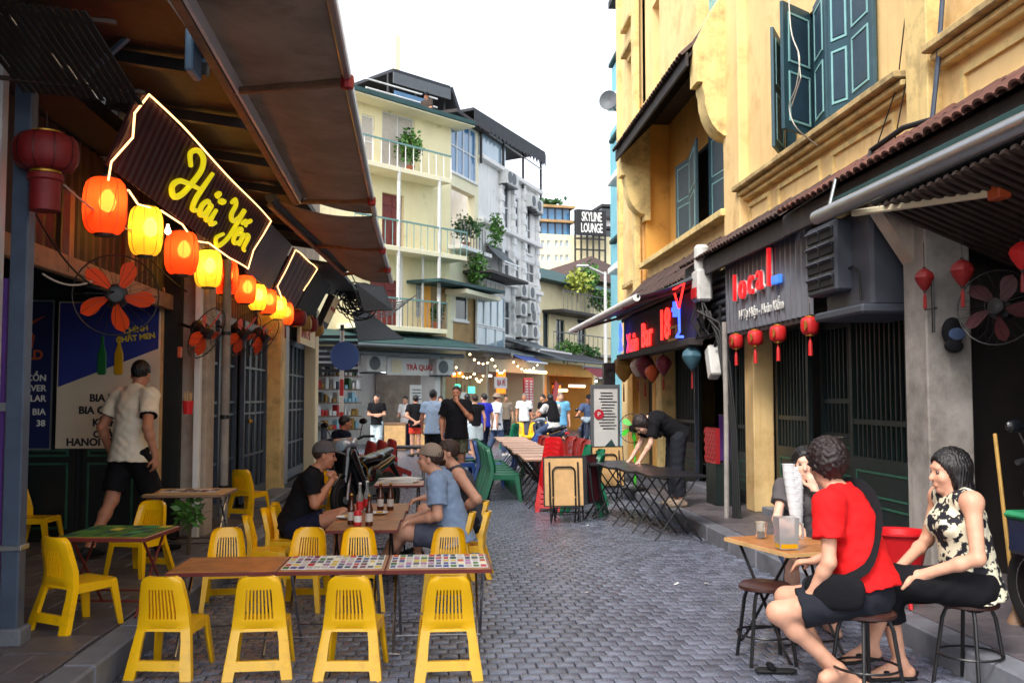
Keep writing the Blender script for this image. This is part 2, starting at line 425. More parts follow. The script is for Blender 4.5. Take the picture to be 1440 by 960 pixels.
FL = M('cloth_floral', C(232,225,196), .8, 0, 20, bump=.2, dirt=1.0, dcol=C(20,20,32), dscale=15)
for n_ in FL.node_tree.nodes:
    if n_.type == 'MAP_RANGE': n_.inputs['From Min'].default_value = .50; n_.inputs['From Max'].default_value = .53
    if n_.type == 'TEX_NOISE' and abs(n_.inputs['Scale'].default_value-15) < .1: n_.inputs['Detail'].default_value = 2.5
M('cloth_stripe', C(200,200,200), .85, .3, 20)
# ------------------------------------------------------------------ bodies: one continuous surface from a distance field
class SDF:
    def __init__(s): s.p = []; s.neg = []; s.wr = None; s.planes = []; s.strand = None
    def cap(s, a, b, r1, r2=None, k=.03, flat=None, cuts=()):
        s.p.append(('c', np.array(a, float), np.array(b, float), r1, r1 if r2 is None else r2, k, None if flat is None else (np.array(Vector(flat[0]).normalized()), flat[1]), cuts)); return s
    def ell(s, c, rr, R=None, k=.02, cuts=()):
        s.p.append(('e', np.array(c, float), np.array(rr, float), np.eye(3) if R is None else np.array(R, float), 0, k, None, cuts)); return s
    def cutball(s, c, r): s.neg.append((np.array(c, float), r)); return s
    def plane(s, p, n): s.planes.append((np.array(p, float), np.array(Vector(n).normalized()))); return s
    def mesh(s, vox, name, mat):
        lo = np.full(3, 1e9); hi = -lo
        for q in s.p:
            if q[0] == 'c': r = max(q[3], q[4])*1.1; pts = [q[1]-r, q[1]+r, q[2]-r, q[2]+r]
            else: r = max(q[2])*1.05; pts = [q[1]-r, q[1]+r]
            for t in pts: lo = np.minimum(lo, t); hi = np.maximum(hi, t)
        lo -= vox*3+.02; hi += vox*3+.02
        n = np.ceil((hi-lo)/vox).astype(int)+1
        ax = [lo[i]+np.arange(n[i])*vox for i in range(3)]
        D = np.full(n, 1.0, np.float32)
        for q in s.p:
            k = q[5]
            if q[0] == 'c':
                r = max(q[3], q[4]); a = np.minimum(q[1], q[2])-r*1.1-k-vox*3; b = np.maximum(q[1], q[2])+r*1.1+k+vox*3
            else: r = max(q[2]); a = q[1]-r-k-vox*3; b = q[1]+r+k+vox*3
            i0 = np.clip(((a-lo)/vox).astype(int), 0, n); i1 = np.clip(((b-lo)/vox).astype(int)+2, 0, n)
            X, Y, Z = np.meshgrid(*[ax[i][i0[i]:i1[i]] for i in range(3)], indexing='ij', sparse=False)
            P = np.stack((X, Y, Z), -1)
            if q[0] == 'c':
                ab = q[2]-q[1]; l2 = max(ab@ab, 1e-9); t = np.clip((P-q[1])@ab/l2, 0, 1); w = P-q[1]-t[...,None]*ab
                if q[6] is not None:
                    fa, ff = q[6]; w = w+((w@fa)*(ff-1))[...,None]*fa
                d = np.sqrt((w*w).sum(-1))-(q[3]+t*(q[4]-q[3]))
            else:
                w = (P-q[1])@q[3]/q[2]; l = np.sqrt((w*w).sum(-1)); d = (l-1)*min(q[2])*1.0 if min(q[2])/max(q[2]) > .7 else (l-1)*l/np.maximum(np.sqrt(((w/q[2])**2).sum(-1)), 1e-6)
            for cp, cn in q[7]: d = np.maximum(d, (P-np.array(cp))@np.array(cn))
            sl = tuple(slice(i0[i], i1[i]) for i in range(3)); e = D[sl]
            if k > 0:
                h = np.maximum(k-np.abs(e-d), 0)/k; D[sl] = np.minimum(e, d)-h*h*k*.25
            else: D[sl] = np.minimum(e, d)
        if s.neg or s.planes or s.wr or s.strand:
            X, Y, Z = np.meshgrid(*ax, indexing='ij')
            if s.wr:
                A, f = s.wr; D += A*(np.sin(X*f+2*np.sin(Z*f*.6))*np.sin(Y*f*.9+1.3*np.sin(X*f*.5))*np.sin(Z*f*.8+np.sin(Y*f*.7)*1.7)+.5*np.sin((Z+X*.6)*f*1.7+2*np.sin(Y*f)))
            if s.strand:
                A, N_, c = s.strand; th = np.arctan2(X-c[0], Y-c[1]); D += A*(np.sin(N_*th+3*np.sin(Z*17)+X*20)+.6*np.sin(N_*1.7*th+2*np.sin(Z*29+1)))
            for c, r in s.neg: D = np.maximum(D, r-np.sqrt((X-c[0])**2+(Y-c[1])**2+(Z-c[2])**2))
            for c, nn in s.planes: D = np.maximum(D, (X-c[0])*nn[0]+(Y-c[1])*nn[1]+(Z-c[2])*nn[2])
        return nets(D, lo, vox, name, mat)
def nets(D, lo, vox, name, mat):
    sg = D < 0; m = np.zeros(tuple(np.array(D.shape)-1), np.int8)
    sl = lambda o: tuple(slice(o[i], D.shape[i]-1+o[i]) for i in range(3))
    offs = [(i,j,k) for i in (0,1) for j in (0,1) for k in (0,1)]
    for o in offs: m += sg[sl(o)]
    act = (m > 0) & (m < 8); idx = np.argwhere(act); vid = np.full(m.shape, -1, np.int64); vid[act] = np.arange(len(idx))
    acc = np.zeros((len(idx), 3)); cnt = np.zeros(len(idx))
    for a in offs:
        for ax in range(3):
            if a[ax]: continue
            b = list(a); b[ax] = 1
            da = D[tuple((idx+a).T)]; db = D[tuple((idx+b).T)]; x = (da < 0) != (db < 0)
            t = np.where(x, da/np.where(x, da-db, 1), 0); p = np.array(a)[None]+0.0*acc; p[:, ax] += t
            acc += p*x[:, None]; cnt += x
    P = (idx+acc/cnt[:, None])*vox+lo; F = []
    for ax in range(3):
        u, w = (ax+1) % 3, (ax+2) % 3; s0 = [slice(None)]*3; s1 = [slice(None)]*3; s0[ax] = slice(0,-1); s1[ax] = slice(1,None)
        ch = sg[tuple(s0)] != sg[tuple(s1)]; e = np.argwhere(ch); e = e[(e[:, u] > 0) & (e[:, w] > 0)]
        ins = sg[tuple(e.T)]; q = []
        for du, dw in ((-1,-1),(0,-1),(0,0),(-1,0)):
            g = e.copy(); g[:, u] += du; g[:, w] += dw
            g = np.minimum(g, np.array(m.shape)-1); q.append(vid[tuple(g.T)])
        q = np.stack(q, 1); q[~ins] = q[~ins][:, ::-1]; F.append(q)
    F = np.concatenate(F); F = F[(F >= 0).all(1)]
    me = bpy.data.meshes.new(name); me.vertices.add(len(P)); me.vertices.foreach_set('co', P.astype(np.float32).ravel())
    me.loops.add(len(F)*4); me.loops.foreach_set('vertex_index', F.astype(np.int32).ravel())
    me.polygons.add(len(F)); me.polygons.foreach_set('loop_start', np.arange(0, len(F)*4, 4, dtype=np.int32)); me.update(calc_edges=True)
    me.validate(); me.polygons.foreach_set('use_smooth', [True]*len(me.polygons))
    me.materials.append(MATS[mat] if isinstance(mat, str) else mat)
    return me

def v3(a): return Vector(a)
def frame(f, up=(0,0,1)):
    f = v3(f).normalized(); r = f.cross(v3(up)).normalized(); u = r.cross(f); return f, r, u
def person(label, J, outfit, loc=(0,0,0), rz=0.0, vox=.012, skin='skin', bulk=1.0, fem=False, hs=1.0, group=None, fingers=True):
    """J: joints in the figure's own space (facing +Y unless posed otherwise); outfit: clothing list"""
    root = thing('person', label, 'person', loc, rz, group)
    J = {k: v3(q) for k, q in J.items()}
    B = bulk; fw, rt, up = frame(J['face'], J.get('hup', (0,0,1))); hd = J['hd']
    tf = J.get('tf', (J['face'].xy.to_3d()).normalized())            # torso facing
    R = np.array([list(rt), list(fw), list(up)]).T
    s = SDF()
    mid = J['pel'].lerp(J['che'], .5)
    s.cap(J['pel'], mid, .125*B, .118*B, .04, (tf, 1.28)).cap(mid, J['che'], .118*B, .135*B, .04, (tf, 1.3)).cap(J['che'], J['nek'], .12*B, .06, .04, (tf, 1.25))
    s.cap(J['sL'], J['sR'], .058*B, None, .05)
    s.cap(J['nek']-up*.02, hd-up*.07-fw*.012, .056*(.5+.5*B), .05, .025)
    s.ell(hd+up*.025-fw*.012, (.074*hs, .096*hs, .092*hs), R, .02)                      # skull
    s.ell(hd-up*.045*hs+fw*.022, (.056*hs, .068*hs, .07*hs), R, .03)                     # face and jaw
    s.ell(hd-up*.098*hs+fw*.062*hs, (.02, .018, .016), R, .02)                          # chin
    s.cap(hd+up*.012+fw*.083*hs, hd-up*.03+fw*.104*hs, .007, .0125, .01)               # nose
    s.cap(hd+up*.028+fw*.078*hs+rt*.034, hd+up*.028+fw*.078*hs-rt*.034, .011, None, .015)   # brow
    s.cap(hd-up*.066+fw*.084*hs+rt*.014, hd-up*.066+fw*.084*hs-rt*.014, .0095, None, .008)  # lips
    for sg in (-1, 1):
        s.ell(hd+rt*(sg*.076*hs)-up*.012-fw*.008, (.011, .02, .032), R, .008)            # ears
        s.ell(hd+rt*(sg*.038)-up*.03+fw*.06*hs, (.024,.022,.024), R, .02)               # cheeks
    for sd in 'LR':
        S_, E, W = J['s'+sd], J['e'+sd], J['w'+sd]; f_ = .86 if fem else 1.0
        s.cap(S_, E, .052*B*f_, .040*B*f_, .03).cap(E, W, .041*B*f_, .026, .02).ell(E.lerp(W, .28), (.042*B*f_,)*3, None, .02)
        hdv = J['g'+sd].normalized(); pn = J.get('n'+sd, v3((0,0,-1))); pn = (pn-hdv*pn.dot(hdv)).normalized(); sx = hdv.cross(pn)     # sx: across the palm
        if sd == 'R': sx = -sx
        pc = W+hdv*.085
        s.cap(W+hdv*.01, pc-hdv*.012, .027, .036, .015, (pn, 1.9))
        cu = J['c'+sd].x if 'c'+sd in J else .5
        if fingers:
            for i, (off, ln) in enumerate(((.026,.072),(.009,.08),(-.009,.074),(-.025,.058))):
                a = pc-hdv*.012+sx*off; c1 = (hdv*math.cos(cu*.7)+pn*math.sin(cu*.7)); b = a+c1*ln*.55
                c2 = (hdv*math.cos(cu*1.7)+pn*math.sin(cu*1.7)); c = b+c2*ln*.55
                s.cap(a, b, .0098, .009, .006).cap(b, c, .009, .0075, .004)
            a = W+hdv*.03+sx*.026; b = a+(hdv*.55+sx*.6+pn*.45).normalized()*.042; c = b+(hdv*.8+pn*.6).normalized()*.034
            s.cap(a, b, .0135, .011, .012).cap(b, c, .0105, .0085, .005)
        else:
            s.cap(pc-hdv*.02, pc+hdv*.06+pn*cu*.03, .03, .018, .02, (pn, 1.7)).cap(W+hdv*.03+sx*.026, W+hdv*.075+sx*.045, .013, .011, .01)
        Hp, K, A, T = J['h'+sd], J['k'+sd], J['a'+sd], J['t'+sd]
        s.cap(Hp, K, .088*B, .056*B, .05).cap(K, A, .054*B, .034, .03).ell(K.lerp(A, .3)+(K-A).orthogonal().normalized()*0, (.053*B,)*3, None, .03)
        td = (T-A); heel = A-v3((td.x, td.y, 0)).normalized()*.035+(A-K).normalized()*.045
        if 'q'+sd in J: heel = J['q'+sd]
        s.cap(A, heel, .034, .030, .02).cap(heel, T, .030, .024, .03).cap(A, A.lerp(T, .7), .034, .024, .03)
        if fingers and J.get('toes'):
            fd = (T-heel).normalized(); ac = fd.cross((A-K).normalized()).normalized()
            for i in range(5): s.cap(T+ac*(.03-.015*i)-fd*.015, T+ac*(.034-.017*i)+fd*(.03-.004*abs(i-1)), .0115, .0095, .006)
    if fem: 
        fz = tf; sx = tf.cross(v3((0,0,1)))
        for sg in (-1,1): s.ell(J['che']+fz*.075*B+sx*(sg*.07)-v3((0,0,.02)), (.06*B,.06*B,.062*B), None, .04)
    o = put('body', s.mesh(vox, 'body', skin), root)
    if vox <= .0125:                                                                     # eyes
        for sg in (-1, 1):
            e = MB().lathe([(0,-.0115),(.008,-.008),(.0115,0),(.008,.008),(0,.0115)], 10, hd+rt*(sg*.032)+fw*(.0765*hs)+up*.002)
            e.build('eye', M('eye', C(60,44,38), .2, 0), root)
    for it in outfit: OUT[it[0]](root, J, dict(B=B, fw=fw, rt=rt, up=up, hd=hd, tf=tf, R=R, hs=hs, mid=mid, fem=fem, vox=vox), *it[1:])
    return root
def o_shirt(root, J, c, mat, sleeve=.55, hem=.09, loose=.02, neck=.072, tank=False, wr=.004, name='shirt', vneck=0):
    B = c['B']; L = loose; s = SDF(); tf = c['tf']; pel, che, nek, mid = J['pel'], J['che'], J['nek'], c['mid']
    dn = (pel-che).normalized(); hp = pel+dn*hem; cut = ((tuple(hp), tuple(dn)),)
    s.cap(pel+dn*(hem+.05), mid, .158*B+L*1.2, .12*B+L, .05, (tf, 1.12), cut).cap(mid, che, .12*B+L, .137*B+L*.8, .05, (tf, 1.26), cut)
    if tank:
        s.cap(che, nek-v3((0,0,.01)), .125*B+L*.6, .085, .03, (tf, 1.2)).cap(J['sL'].lerp(J['sR'], .17), J['sL'].lerp(J['sR'], .83), .06*B+L*.4, None, .03)
    else:
        s.cap(che, nek, .123*B+L*.7, .066+L*.5, .04, (tf, 1.22)).cap(J['sL'], J['sR'], .06*B+L*.55, None, .05)
        for sd in 'LR':
            S_, E, W = J['s'+sd], J['e'+sd], J['w'+sd]
            if sleeve <= 1: d = (E-S_).normalized(); e = S_.lerp(E, sleeve); s.cap(S_, e+d*.06, .056*B+L*.7, .052*B+L*1.1, .035, None, ((tuple(e), tuple(d)),))
            else:
                d = (W-E).normalized(); e = E.lerp(W, sleeve-1); s.cap(S_, E, .056*B+L*.7, .048*B+L*.8, .035).cap(E, e+d*.05, .048*B+L*.8, .04*B+L*.6, .02, None, ((tuple(e), tuple(d)),))
    if c['fem']:
        sx = tf.cross(v3((0,0,1)))
        for sg in (-1,1): s.ell(che+tf*.08*B+sx*(sg*.07)-v3((0,0,.02)), (.066*B,.066*B,.066*B), None, .06)
    s.cutball(nek+(c['up']*.062)+tf*(.018+vneck), neck); s.wr = (wr, 42)
    return put(name, s.mesh(max(c['vox'], .008), name, 'cloth_'+mat), root)
def o_pants(root, J, c, mat, upto=.8, loose=.02, wr=.004, name='shorts', waist=.03):
    B = c['B']; L = loose; s = SDF(); tf = c['tf']; pel = J['pel']; u = (J['che']-pel).normalized(); cut = ((tuple(pel+u*waist), tuple(u)),)
    s.cap(pel-u*.02, pel+u*(waist+.05), .13*B+L*.6, .124*B+L*.5, .04, (tf, 1.26), cut)
    for sd in 'LR':
        H_, K, A = J['h'+sd], J['k'+sd], J['a'+sd]
        if upto <= 1: d = (K-H_).normalized(); e = H_.lerp(K, upto); s.cap(H_, e+d*.08, .090*B+L*.5, .068*B+L*1.3, .05, None, ((tuple(e), tuple(d)),))
        else: d = (A-K).normalized(); e = K.lerp(A, upto-1); s.cap(H_, K, .094*B+L*.6, .064*B+L*.8, .05).cap(K, e+d*.06, .062*B+L*.8, .046*B+L*1.2, .04, None, ((tuple(e), tuple(d)),))
    s.wr = (wr, 36)
    return put(name, s.mesh(max(c['vox'], .008), name, 'cloth_'+mat), root)
def o_hair(root, J, c, mat, style='short', wr=.003):
    s = SDF(); hd, fw, up, rt, R, h = c['hd'], c['fw'], c['up'], c['rt'], c['R'], c['hs']
    fp = hd+fw*(.03 if style != 'bald' else -.06)*h; cutf = ((tuple(hd+fw*.075*h+up*.062*h), tuple((fw*.86-up*.5).normalized())),)
    r = {'short': (.082,.106,.1), 'curly': (.104,.122,.122), 'bob': (.09,.112,.106), 'long': (.086,.11,.104), 'crop': (.079,.102,.096)}[style]
    k = [tuple(hd-up*.02*h-fw*.03*h), tuple((-up*.8+fw*.6).normalized())]
    if style in ('short', 'crop', 'curly'):
        s.ell(hd+up*.035*h-fw*.018, [q*h for q in r], R, .02, cutf+((tuple(hd-up*(.035 if style != 'curly' else .05)*h-fw*.045*h), tuple((-up*.75+fw*.66).normalized())),))
    else:
        s.ell(hd+up*.03*h-fw*.018, [q*h for q in r], R, .02, cutf+((tuple(hd+fw*.045*h-up*.03), tuple((fw*.95-up*.3).normalized())),))
        ln = .13 if style == 'bob' else .3
        cf = ((tuple(hd+fw*.012*h), tuple(fw)), (tuple(hd-up*ln), tuple(-up)))
        s.cap(hd-fw*.03, hd-up*(ln+.05)-fw*.05, .088, .085 if style == 'bob' else .06, .03, (fw, 1.05), cf)
        if style == 'bob':
            for sg in (-1,1): s.cap(hd+rt*sg*.07+up*.02-fw*.01, hd+rt*sg*.074-up*.15-fw*.02, .032, .03, .02, None, ((tuple(hd-up*.135), tuple(-up)),))
    if style == 'curly': s.wr = (.006, 105)
    else: s.wr = (wr*.6, 60); s.strand = (.0028 if c['vox'] < .011 else .0, 34, tuple(hd))
    return put('hair', s.mesh(max(c['vox']*.8, .006), 'hair', 'hair_'+mat), root)
def o_cap(root, J, c, mat, back=False):
    s = SDF(); hd, fw, up, rt, R, h = c['hd'], c['fw'], c['up'], c['rt'], c['R'], c['hs']
    p = hd+up*.03*h; f = -fw if back else fw
    s.ell(p+up*.012-fw*.012, (.088*h, .11*h, .098*h), R, .01, ((tuple(p-up*.002+f*.0), tuple((-up+f*.12).normalized())),))
    s.ell(p+f*.125*h+up*.012, (.076*h, .09*h, .011), np.array([list(rt), list((f*.97-up*.2).normalized()), list((up*.97+f*.2).normalized())]).T, .012, ((tuple(p+f*.06*h), tuple(-f)),))
    put('cap', s.mesh(max(c['vox']*.8, .006), 'cap', 'cloth_'+mat), root)
def o_hat(root, J, c, mat):
    s = SDF(); hd, fw, up, rt, R, h = c['hd'], c['fw'], c['up'], c['rt'], c['R'], c['hs']; p = hd+up*.04*h
    s.ell(p+up*.012-fw*.012, (.09*h, .11*h, .1*h), R, .01, ((tuple(p), tuple(-up)),)); s.ell(p, (.17*h, .185*h, .014), R, .015)
    put('hat', s.mesh(max(c['vox']*.8, .008), 'hat', 'cloth_'+mat), root)
def o_beard(root, J, c, mat):
    s = SDF(); hd, fw, up, rt, R, h = c['hd'], c['fw'], c['up'], c['rt'], c['R'], c['hs']
    s.ell(hd-up*.05*h+fw*.025, (.0585*h,.071*h,.071*h), R, .01, ((tuple(hd-up*.04), tuple((up*.92+fw*.38).normalized())), (tuple(hd+fw*.004), tuple(-fw)))).ell(hd-up*.1*h+fw*.064*h, (.024,.022,.02), R, .02)
    s.wr = (.002, 120); put('beard', s.mesh(max(c['vox']*.8, .006), 'beard', 'hair_'+mat), root)
def o_shoes(root, J, c, mat, sandal=False):
    for sd in 'LR':
        A, T, K = J['a'+sd], J['t'+sd], J['k'+sd]; td = v3((T.x-A.x, T.y-A.y, 0)).normalized(); heel = A-td*.04+(A-K).normalized()*.045
        s = SDF()
        if sandal:
            s.cap(heel-v3((0,0,.025)), T+td*.025-v3((0,0,.02)), .044, .046, .01, ((0,0,1), 3.4)); x = td.cross(v3((0,0,1)))
            s.cap(A.lerp(T, .55)+x*.04, A.lerp(T, .75), .012, .009, .005).cap(A.lerp(T, .55)-x*.04, A.lerp(T, .75), .012, .009, .005)
        else: s.cap(heel, T+td*.01, .042, .037, .03).cap(A, A.lerp(T, .6), .044, .034, .03)
        put('shoe', s.mesh(max(c['vox'], .01), 'shoe', mat), root)
OUT = dict(shirt=o_shirt, pants=o_pants, hair=o_hair, cap=o_cap, hat=o_hat, beard=o_beard, shoes=o_shoes)

def standing(h=1.7, arms='down', stride=.0, look=0.0, bend=0.0, wide=1.0):
    """joints of a standing figure facing +Y"""
    k = h/1.7; J = {}
    P = lambda x, y, z: v3((x*k, y*k, z*k))
    J['pel'] = P(0,0,.93); J['che'] = P(0,.0+bend*.2,1.27); J['nek'] = P(0,-.005+bend*.34,1.44); J['hd'] = P(0,.025+bend*.4,1.585)
    J['face'] = v3((math.sin(look), math.cos(look), -.08)); J['tf'] = v3((0,1,0))
    for sd, sg in (('L',-1),('R',1)):
        J['s'+sd] = P(sg*.175*wide, bend*.3, 1.385); J['h'+sd] = P(sg*.085, 0, .88)
        st = stride*sg; J['k'+sd] = P(sg*.09, .02+st*.5+abs(stride)*.06, .49); J['a'+sd] = P(sg*.09, st*1.0-(.04 if st < 0 else 0), .085+(.03 if st < 0 else 0)); J['t'+sd] = J['a'+sd]+P(sg*.03, .155, -.055)
        J['e'+sd] = P(sg*.235*wide, -.03-st*.3, 1.12); J['w'+sd] = P(sg*.25*wide, .05-st*.7, .89); J['g'+sd] = v3((-.05*sg, .15, -1)); J['n'+sd] = v3((-sg, 0, 0)); J['c'+sd] = v3((.6,0,0))
    def arm(sd, e, w, g=(0,1,0), n=(0,0,-1), c=.8): J['e'+sd] = P(*e); J['w'+sd] = P(*w); J['g'+sd] = v3(g); J['n'+sd] = v3(n); J['c'+sd] = v3((c,0,0))
    if arms == 'crossed': arm('L', (-.24,.02,1.12), (.06,.2,1.12), (1,.1,.1), (0,-1,0)); arm('R', (.24,.02,1.12), (-.06,.22,1.08), (-1,.1,.1), (0,-1,0))
    if arms == 'behind': arm('L', (-.27,-.1,1.13), (-.03,-.2,.98), (1,-.1,-.5), (0,1,0)); arm('R', (.27,-.1,1.13), (.03,-.23,.95), (-1,0,-.5), (0,1,0))
    if arms == 'smoke': arm('L', (-.25,.08,1.14), (-.04,.2,1.42), (.3,-.1,1), (0,-1,0)); arm('R', (.26,-.02,1.11), (.24,.1,.87), (-.1,.2,-1), (-1,0,0))
    if arms == 'hands': arm('L', (-.24,.1,1.13), (-.04,.22,1.38), (.4,0,1), (0,-1,0)); arm('R', (.24,.1,1.13), (.04,.22,1.38), (-.4,0,1), (0,-1,0))
    if arms == 'point': arm('R', (.3,.1,1.16), (.4,.34,1.06), (.4,.9,-.2), (0,0,-1), .3)
    if arms == 'front': arm('L', (-.23,.04,1.12), (-.12,.26,1.05), (.3,1,.1)); arm('R', (.23,.04,1.12), (.12,.26,1.05), (-.3,1,.1))
    if arms == 'bag': arm('L', (-.25,-.02,1.12), (-.22,.14,.98), (.2,1,0))
    return J
# ------------------------------------------------------------------ furniture prototypes (local space: front = +Y, floor z=0)
def lerp_tab(tab, z):
    for (z0, a), (z1, b) in zip(tab, tab[1:]):
        if z <= z1: return a+(b-a)*max(0, min(1, (z-z0)/(z1-z0)))
    return tab[-1][1]
def make_chair(kind, plastic, label, group):
    """low = the squat yellow stool-chair; tall = the ordinary plastic chair"""
    k = 1.0 if kind == 'low' else 1.42
    kx = 1.0 if kind == 'low' else 1.2
    t = thing('plastic_chair', label, 'chair', group=group)
    hw = [(0,.19),(.05,.184),(.29,.148),(.45,.130),(.53,.115),(.552,.10),(.565,.075)]
    yy = [(0,-.215),(.10,-.185),(.27,-.135),(.36,-.135),(.57,-.185)]
    ns = 9; us = [-1, -.95, -.66]+[-.62+1.24*i/(2*ns-1) for i in range(2*ns)]+[.66, .95, 1]
    ws = [0, .02, .055, .1, .105, .2, .255, .27, .30, .325, .36, .42, .475, .492, .53, .552, .565]
    nu = len(us)
    def mask(i, j):
        if i < 2 or i >= nu-3: return True
        z = (ws[j]+ws[j+1])/2
        if z < .055: return False
        if z < .105: return True
        if z < .255: return False
        if z < .325 or z > .492: return True
        return not (3 <= i < 3+2*ns-1 and (i-3) % 2 == 1)
    def warp(u, z, tt):
        w = lerp_tab(hw, z); leg = z < .255
        uu = u
        if leg and abs(u) < .9 and (z < .05 or z > .11): uu = math.copysign(.68, u) if abs(u) > .6 else u
        bul = .018*(1-min(1, abs(u))**2) if z > .28 else 0
        y = lerp_tab(yy, z)-bul+tt+(.022*max(0, abs(u)-.9)*8 if abs(u) > .9 else 0)*(1 if tt > 0 else .3)
        return (uu*w*kx, y*k, z*k)
    MB().grid(us, ws, mask, warp, -.012, .014).build('backrest', plastic, t, smooth=40)
    # seat: a dished slab with an apron
    n = 7; us2 = [-1+2*i/n for i in range(n+1)]; ws2 = [0, .12, .35, .6, .85, .96, 1]
    def seat(u, w, tt):
        hwid = (.132+.02*w); x = u*hwid; y = -.125+w*.29
        z = .288-.012*(1-u*u)*math.sin(w*PI)+(.004 if w > .9 else 0)-(.012 if w > .99 else 0)-(.008 if abs(u) > .99 else 0)+tt
        return (x*kx, y*k, z*k)
    s = MB().grid(us2, ws2, lambda i, j: True, seat, -.016, 0)
    s.build('seat', plastic, t, smooth=60)
    ap = MB()
    for sg in (-1, 1):
        ap.add([V(sg*.138*kx,-.12*k,.282*k), V(sg*.15*kx,.155*k,.282*k), V(sg*.153*kx,.16*k,.235*k), V(sg*.14*kx,-.12*k,.225*k), V(sg*.128*kx,-.12*k,.282*k), V(sg*.14*kx,.145*k,.282*k), V(sg*.143*kx,.15*k,.235*k), V(sg*.13*kx,-.12*k,.225*k)],
               [(0,1,2,3),(7,6,5,4),(0,4,5,1),(1,5,6,2),(2,6,7,3),(3,7,4,0)])
    ap.bar((-.15*kx,.155*k,.262*k), (.15*kx,.155*k,.262*k), .012, .045*k)
    a = ap.build('apron', plastic, t)
    for sg in (-1, 1):
        b = MB(); top = [(.152,.165),(.152,.115),(.135,.115),(.112,.148),(.112,.165)]; bot = [(.178,.20),(.178,.165),(.166,.165),(.146,.188),(.146,.2)]
        vs = [V(sg*x*kx, y*k, .27*k) for x, y in top]+[V(sg*x*kx, y*k, 0) for x, y in bot]; nn = 5
        b.add(vs, [tuple(range(nn)), tuple(range(2*nn-1,nn-1,-1))]+[(i,(i+1)%nn,nn+(i+1)%nn,nn+i) for i in range(nn)])
        b.build('leg', plastic, t)
    return t
def make_table(name, label, cat, w, d, h, top, edge, leg, group=None, scissor='x', menu=None):
    """folding table: scissor legs cross in the YZ plane at both ends of the width"""
    t = thing(name, label, cat, group=group)
    tp = MB().box((0,0,h-.012), (w, d, .022), .004).build('table_top', top, t)
    MB().grid([-w/2-.006, -w/2+.01, w/2-.01, w/2+.006], [-d/2-.006, -d/2+.01, d/2-.01, d/2+.006], lambda i, j: not (i == 1 and j == 1), lambda u, v, q: (u, v, q), h-.027, h-.004).build('edge_band', edge, tp)
    for sx in (-1, 1):
        x = sx*(w/2-.06)
        for sy in (-1, 1):
            xx = x+sy*.014
            MB().tube([(xx,-sy*d*.36,h-.03), (xx,sy*d*.34,.06), (xx,sy*d*.42,.012)], .0095, 8).build('leg', leg, t)
    b = MB()
    for sy in (-1, 1): 
        b2 = MB().tube([(-w/2+.06,sy*d*.30,.1), (w/2-.06,sy*d*.30,.1)], .007, 6).build('stretcher', leg, t)
        b3 = MB().tube([(-w/2+.06,-sy*d*.36,h-.035), (w/2-.06,-sy*d*.36,h-.035)], .007, 6).build('stretcher', leg, t)
    return t
def menu_print(t, w, d, h, cols, seed, base='print_white', cells=(5,3)):
    rnd = random.Random(seed); cw, ch = w/cells[0], d/cells[1]
    base_o = MB().box((0,0,h+.001), (w, d, .003)).build('menu_sheet', base, t)
    for i in range(cells[0]):
        for j in range(cells[1]):
            m = rnd.choice(cols); MB().box((-w/2+cw*(i+.5), -d/2+ch*(j+.5), h+.004), (cw*rnd.uniform(.6,.85), ch*rnd.uniform(.5,.8), .002)).build('menu_picture', m, base_o)
def make_round_stool(label, group, h=.46):
    t = thing('round_stool', label, 'stool', group=group)
    MB().lathe([(0,h-.035),(.145,h-.035),(.155,h-.028),(.155,h-.012),(.14,h),(0,h+.004)], 24).build('seat', 'brown_leatherette', t, smooth=40)
    for a in range(4):
        c, s = math.cos(a*PI/2+PI/4), math.sin(a*PI/2+PI/4)
        MB().tube([(c*.06,s*.06,h-.04), (c*.115,s*.115,h-.05), (c*.135,s*.135,h-.1), (c*.19,s*.19,.0)], .011, 8).build('leg', 'black_steel', t)
    MB().tube(arc((0,0,.17), .168, 0, 2*PI, 20, 'xy')[:-1], .007, 6, closed=True).build('ring', 'black_steel', t)
    return t
def make_folded_table(label, top, frame_m, group=None, w=.5, h=.6, legs=.22):
    """folded flat and stood on its legs: underside to -Y"""
    t = thing('folded_table', label, 'table', group=group)
    MB().box((0,0,legs+h/2), (w, .02, h), .004).build('table_top', top, t)
    MB().grid([-w/2-.005,-w/2+.008,w/2-.008,w/2+.005], [legs-.005,legs+.008,legs+h-.008,legs+h+.005], lambda i, j: not (i == 1 and j == 1), lambda u, v, q: (u, q, v), -.014, .014).build('edge_band', 'black_steel', t)
    x = w*.36
    for sg in (-1, 1): MB().tube([(sg*x,-.02,legs+h*.9), (sg*x,-.03,.3), (sg*x,-.07,.02)], .011, 8).build('leg', frame_m, t)
    for sg in (-1, 1): MB().tube([(sg*(x-.04),-.022,legs+.1), (sg*(x-.04),-.02,.18), (sg*(x-.03),.12,.02)], .010, 8).build('leg', frame_m, t)
    x2 = x-.04
    MB().tube([(-x2,-.024,legs+.12), (-x2,-.026,legs+h*.68)]+arc((-x2+.06,-.026,legs+h*.7), .06, PI, PI/2, 5)+arc((x2-.06,-.026,legs+h*.7), .06, PI/2, 0, 5)+[(x2,-.024,legs+.12)], .011, 8).build('folded_frame', frame_m, t)
    for z in (.12, .2): MB().tube([(-x,-.04,z), (x,-.04,z)], .008, 6).build('stretcher', frame_m, t)
    return t
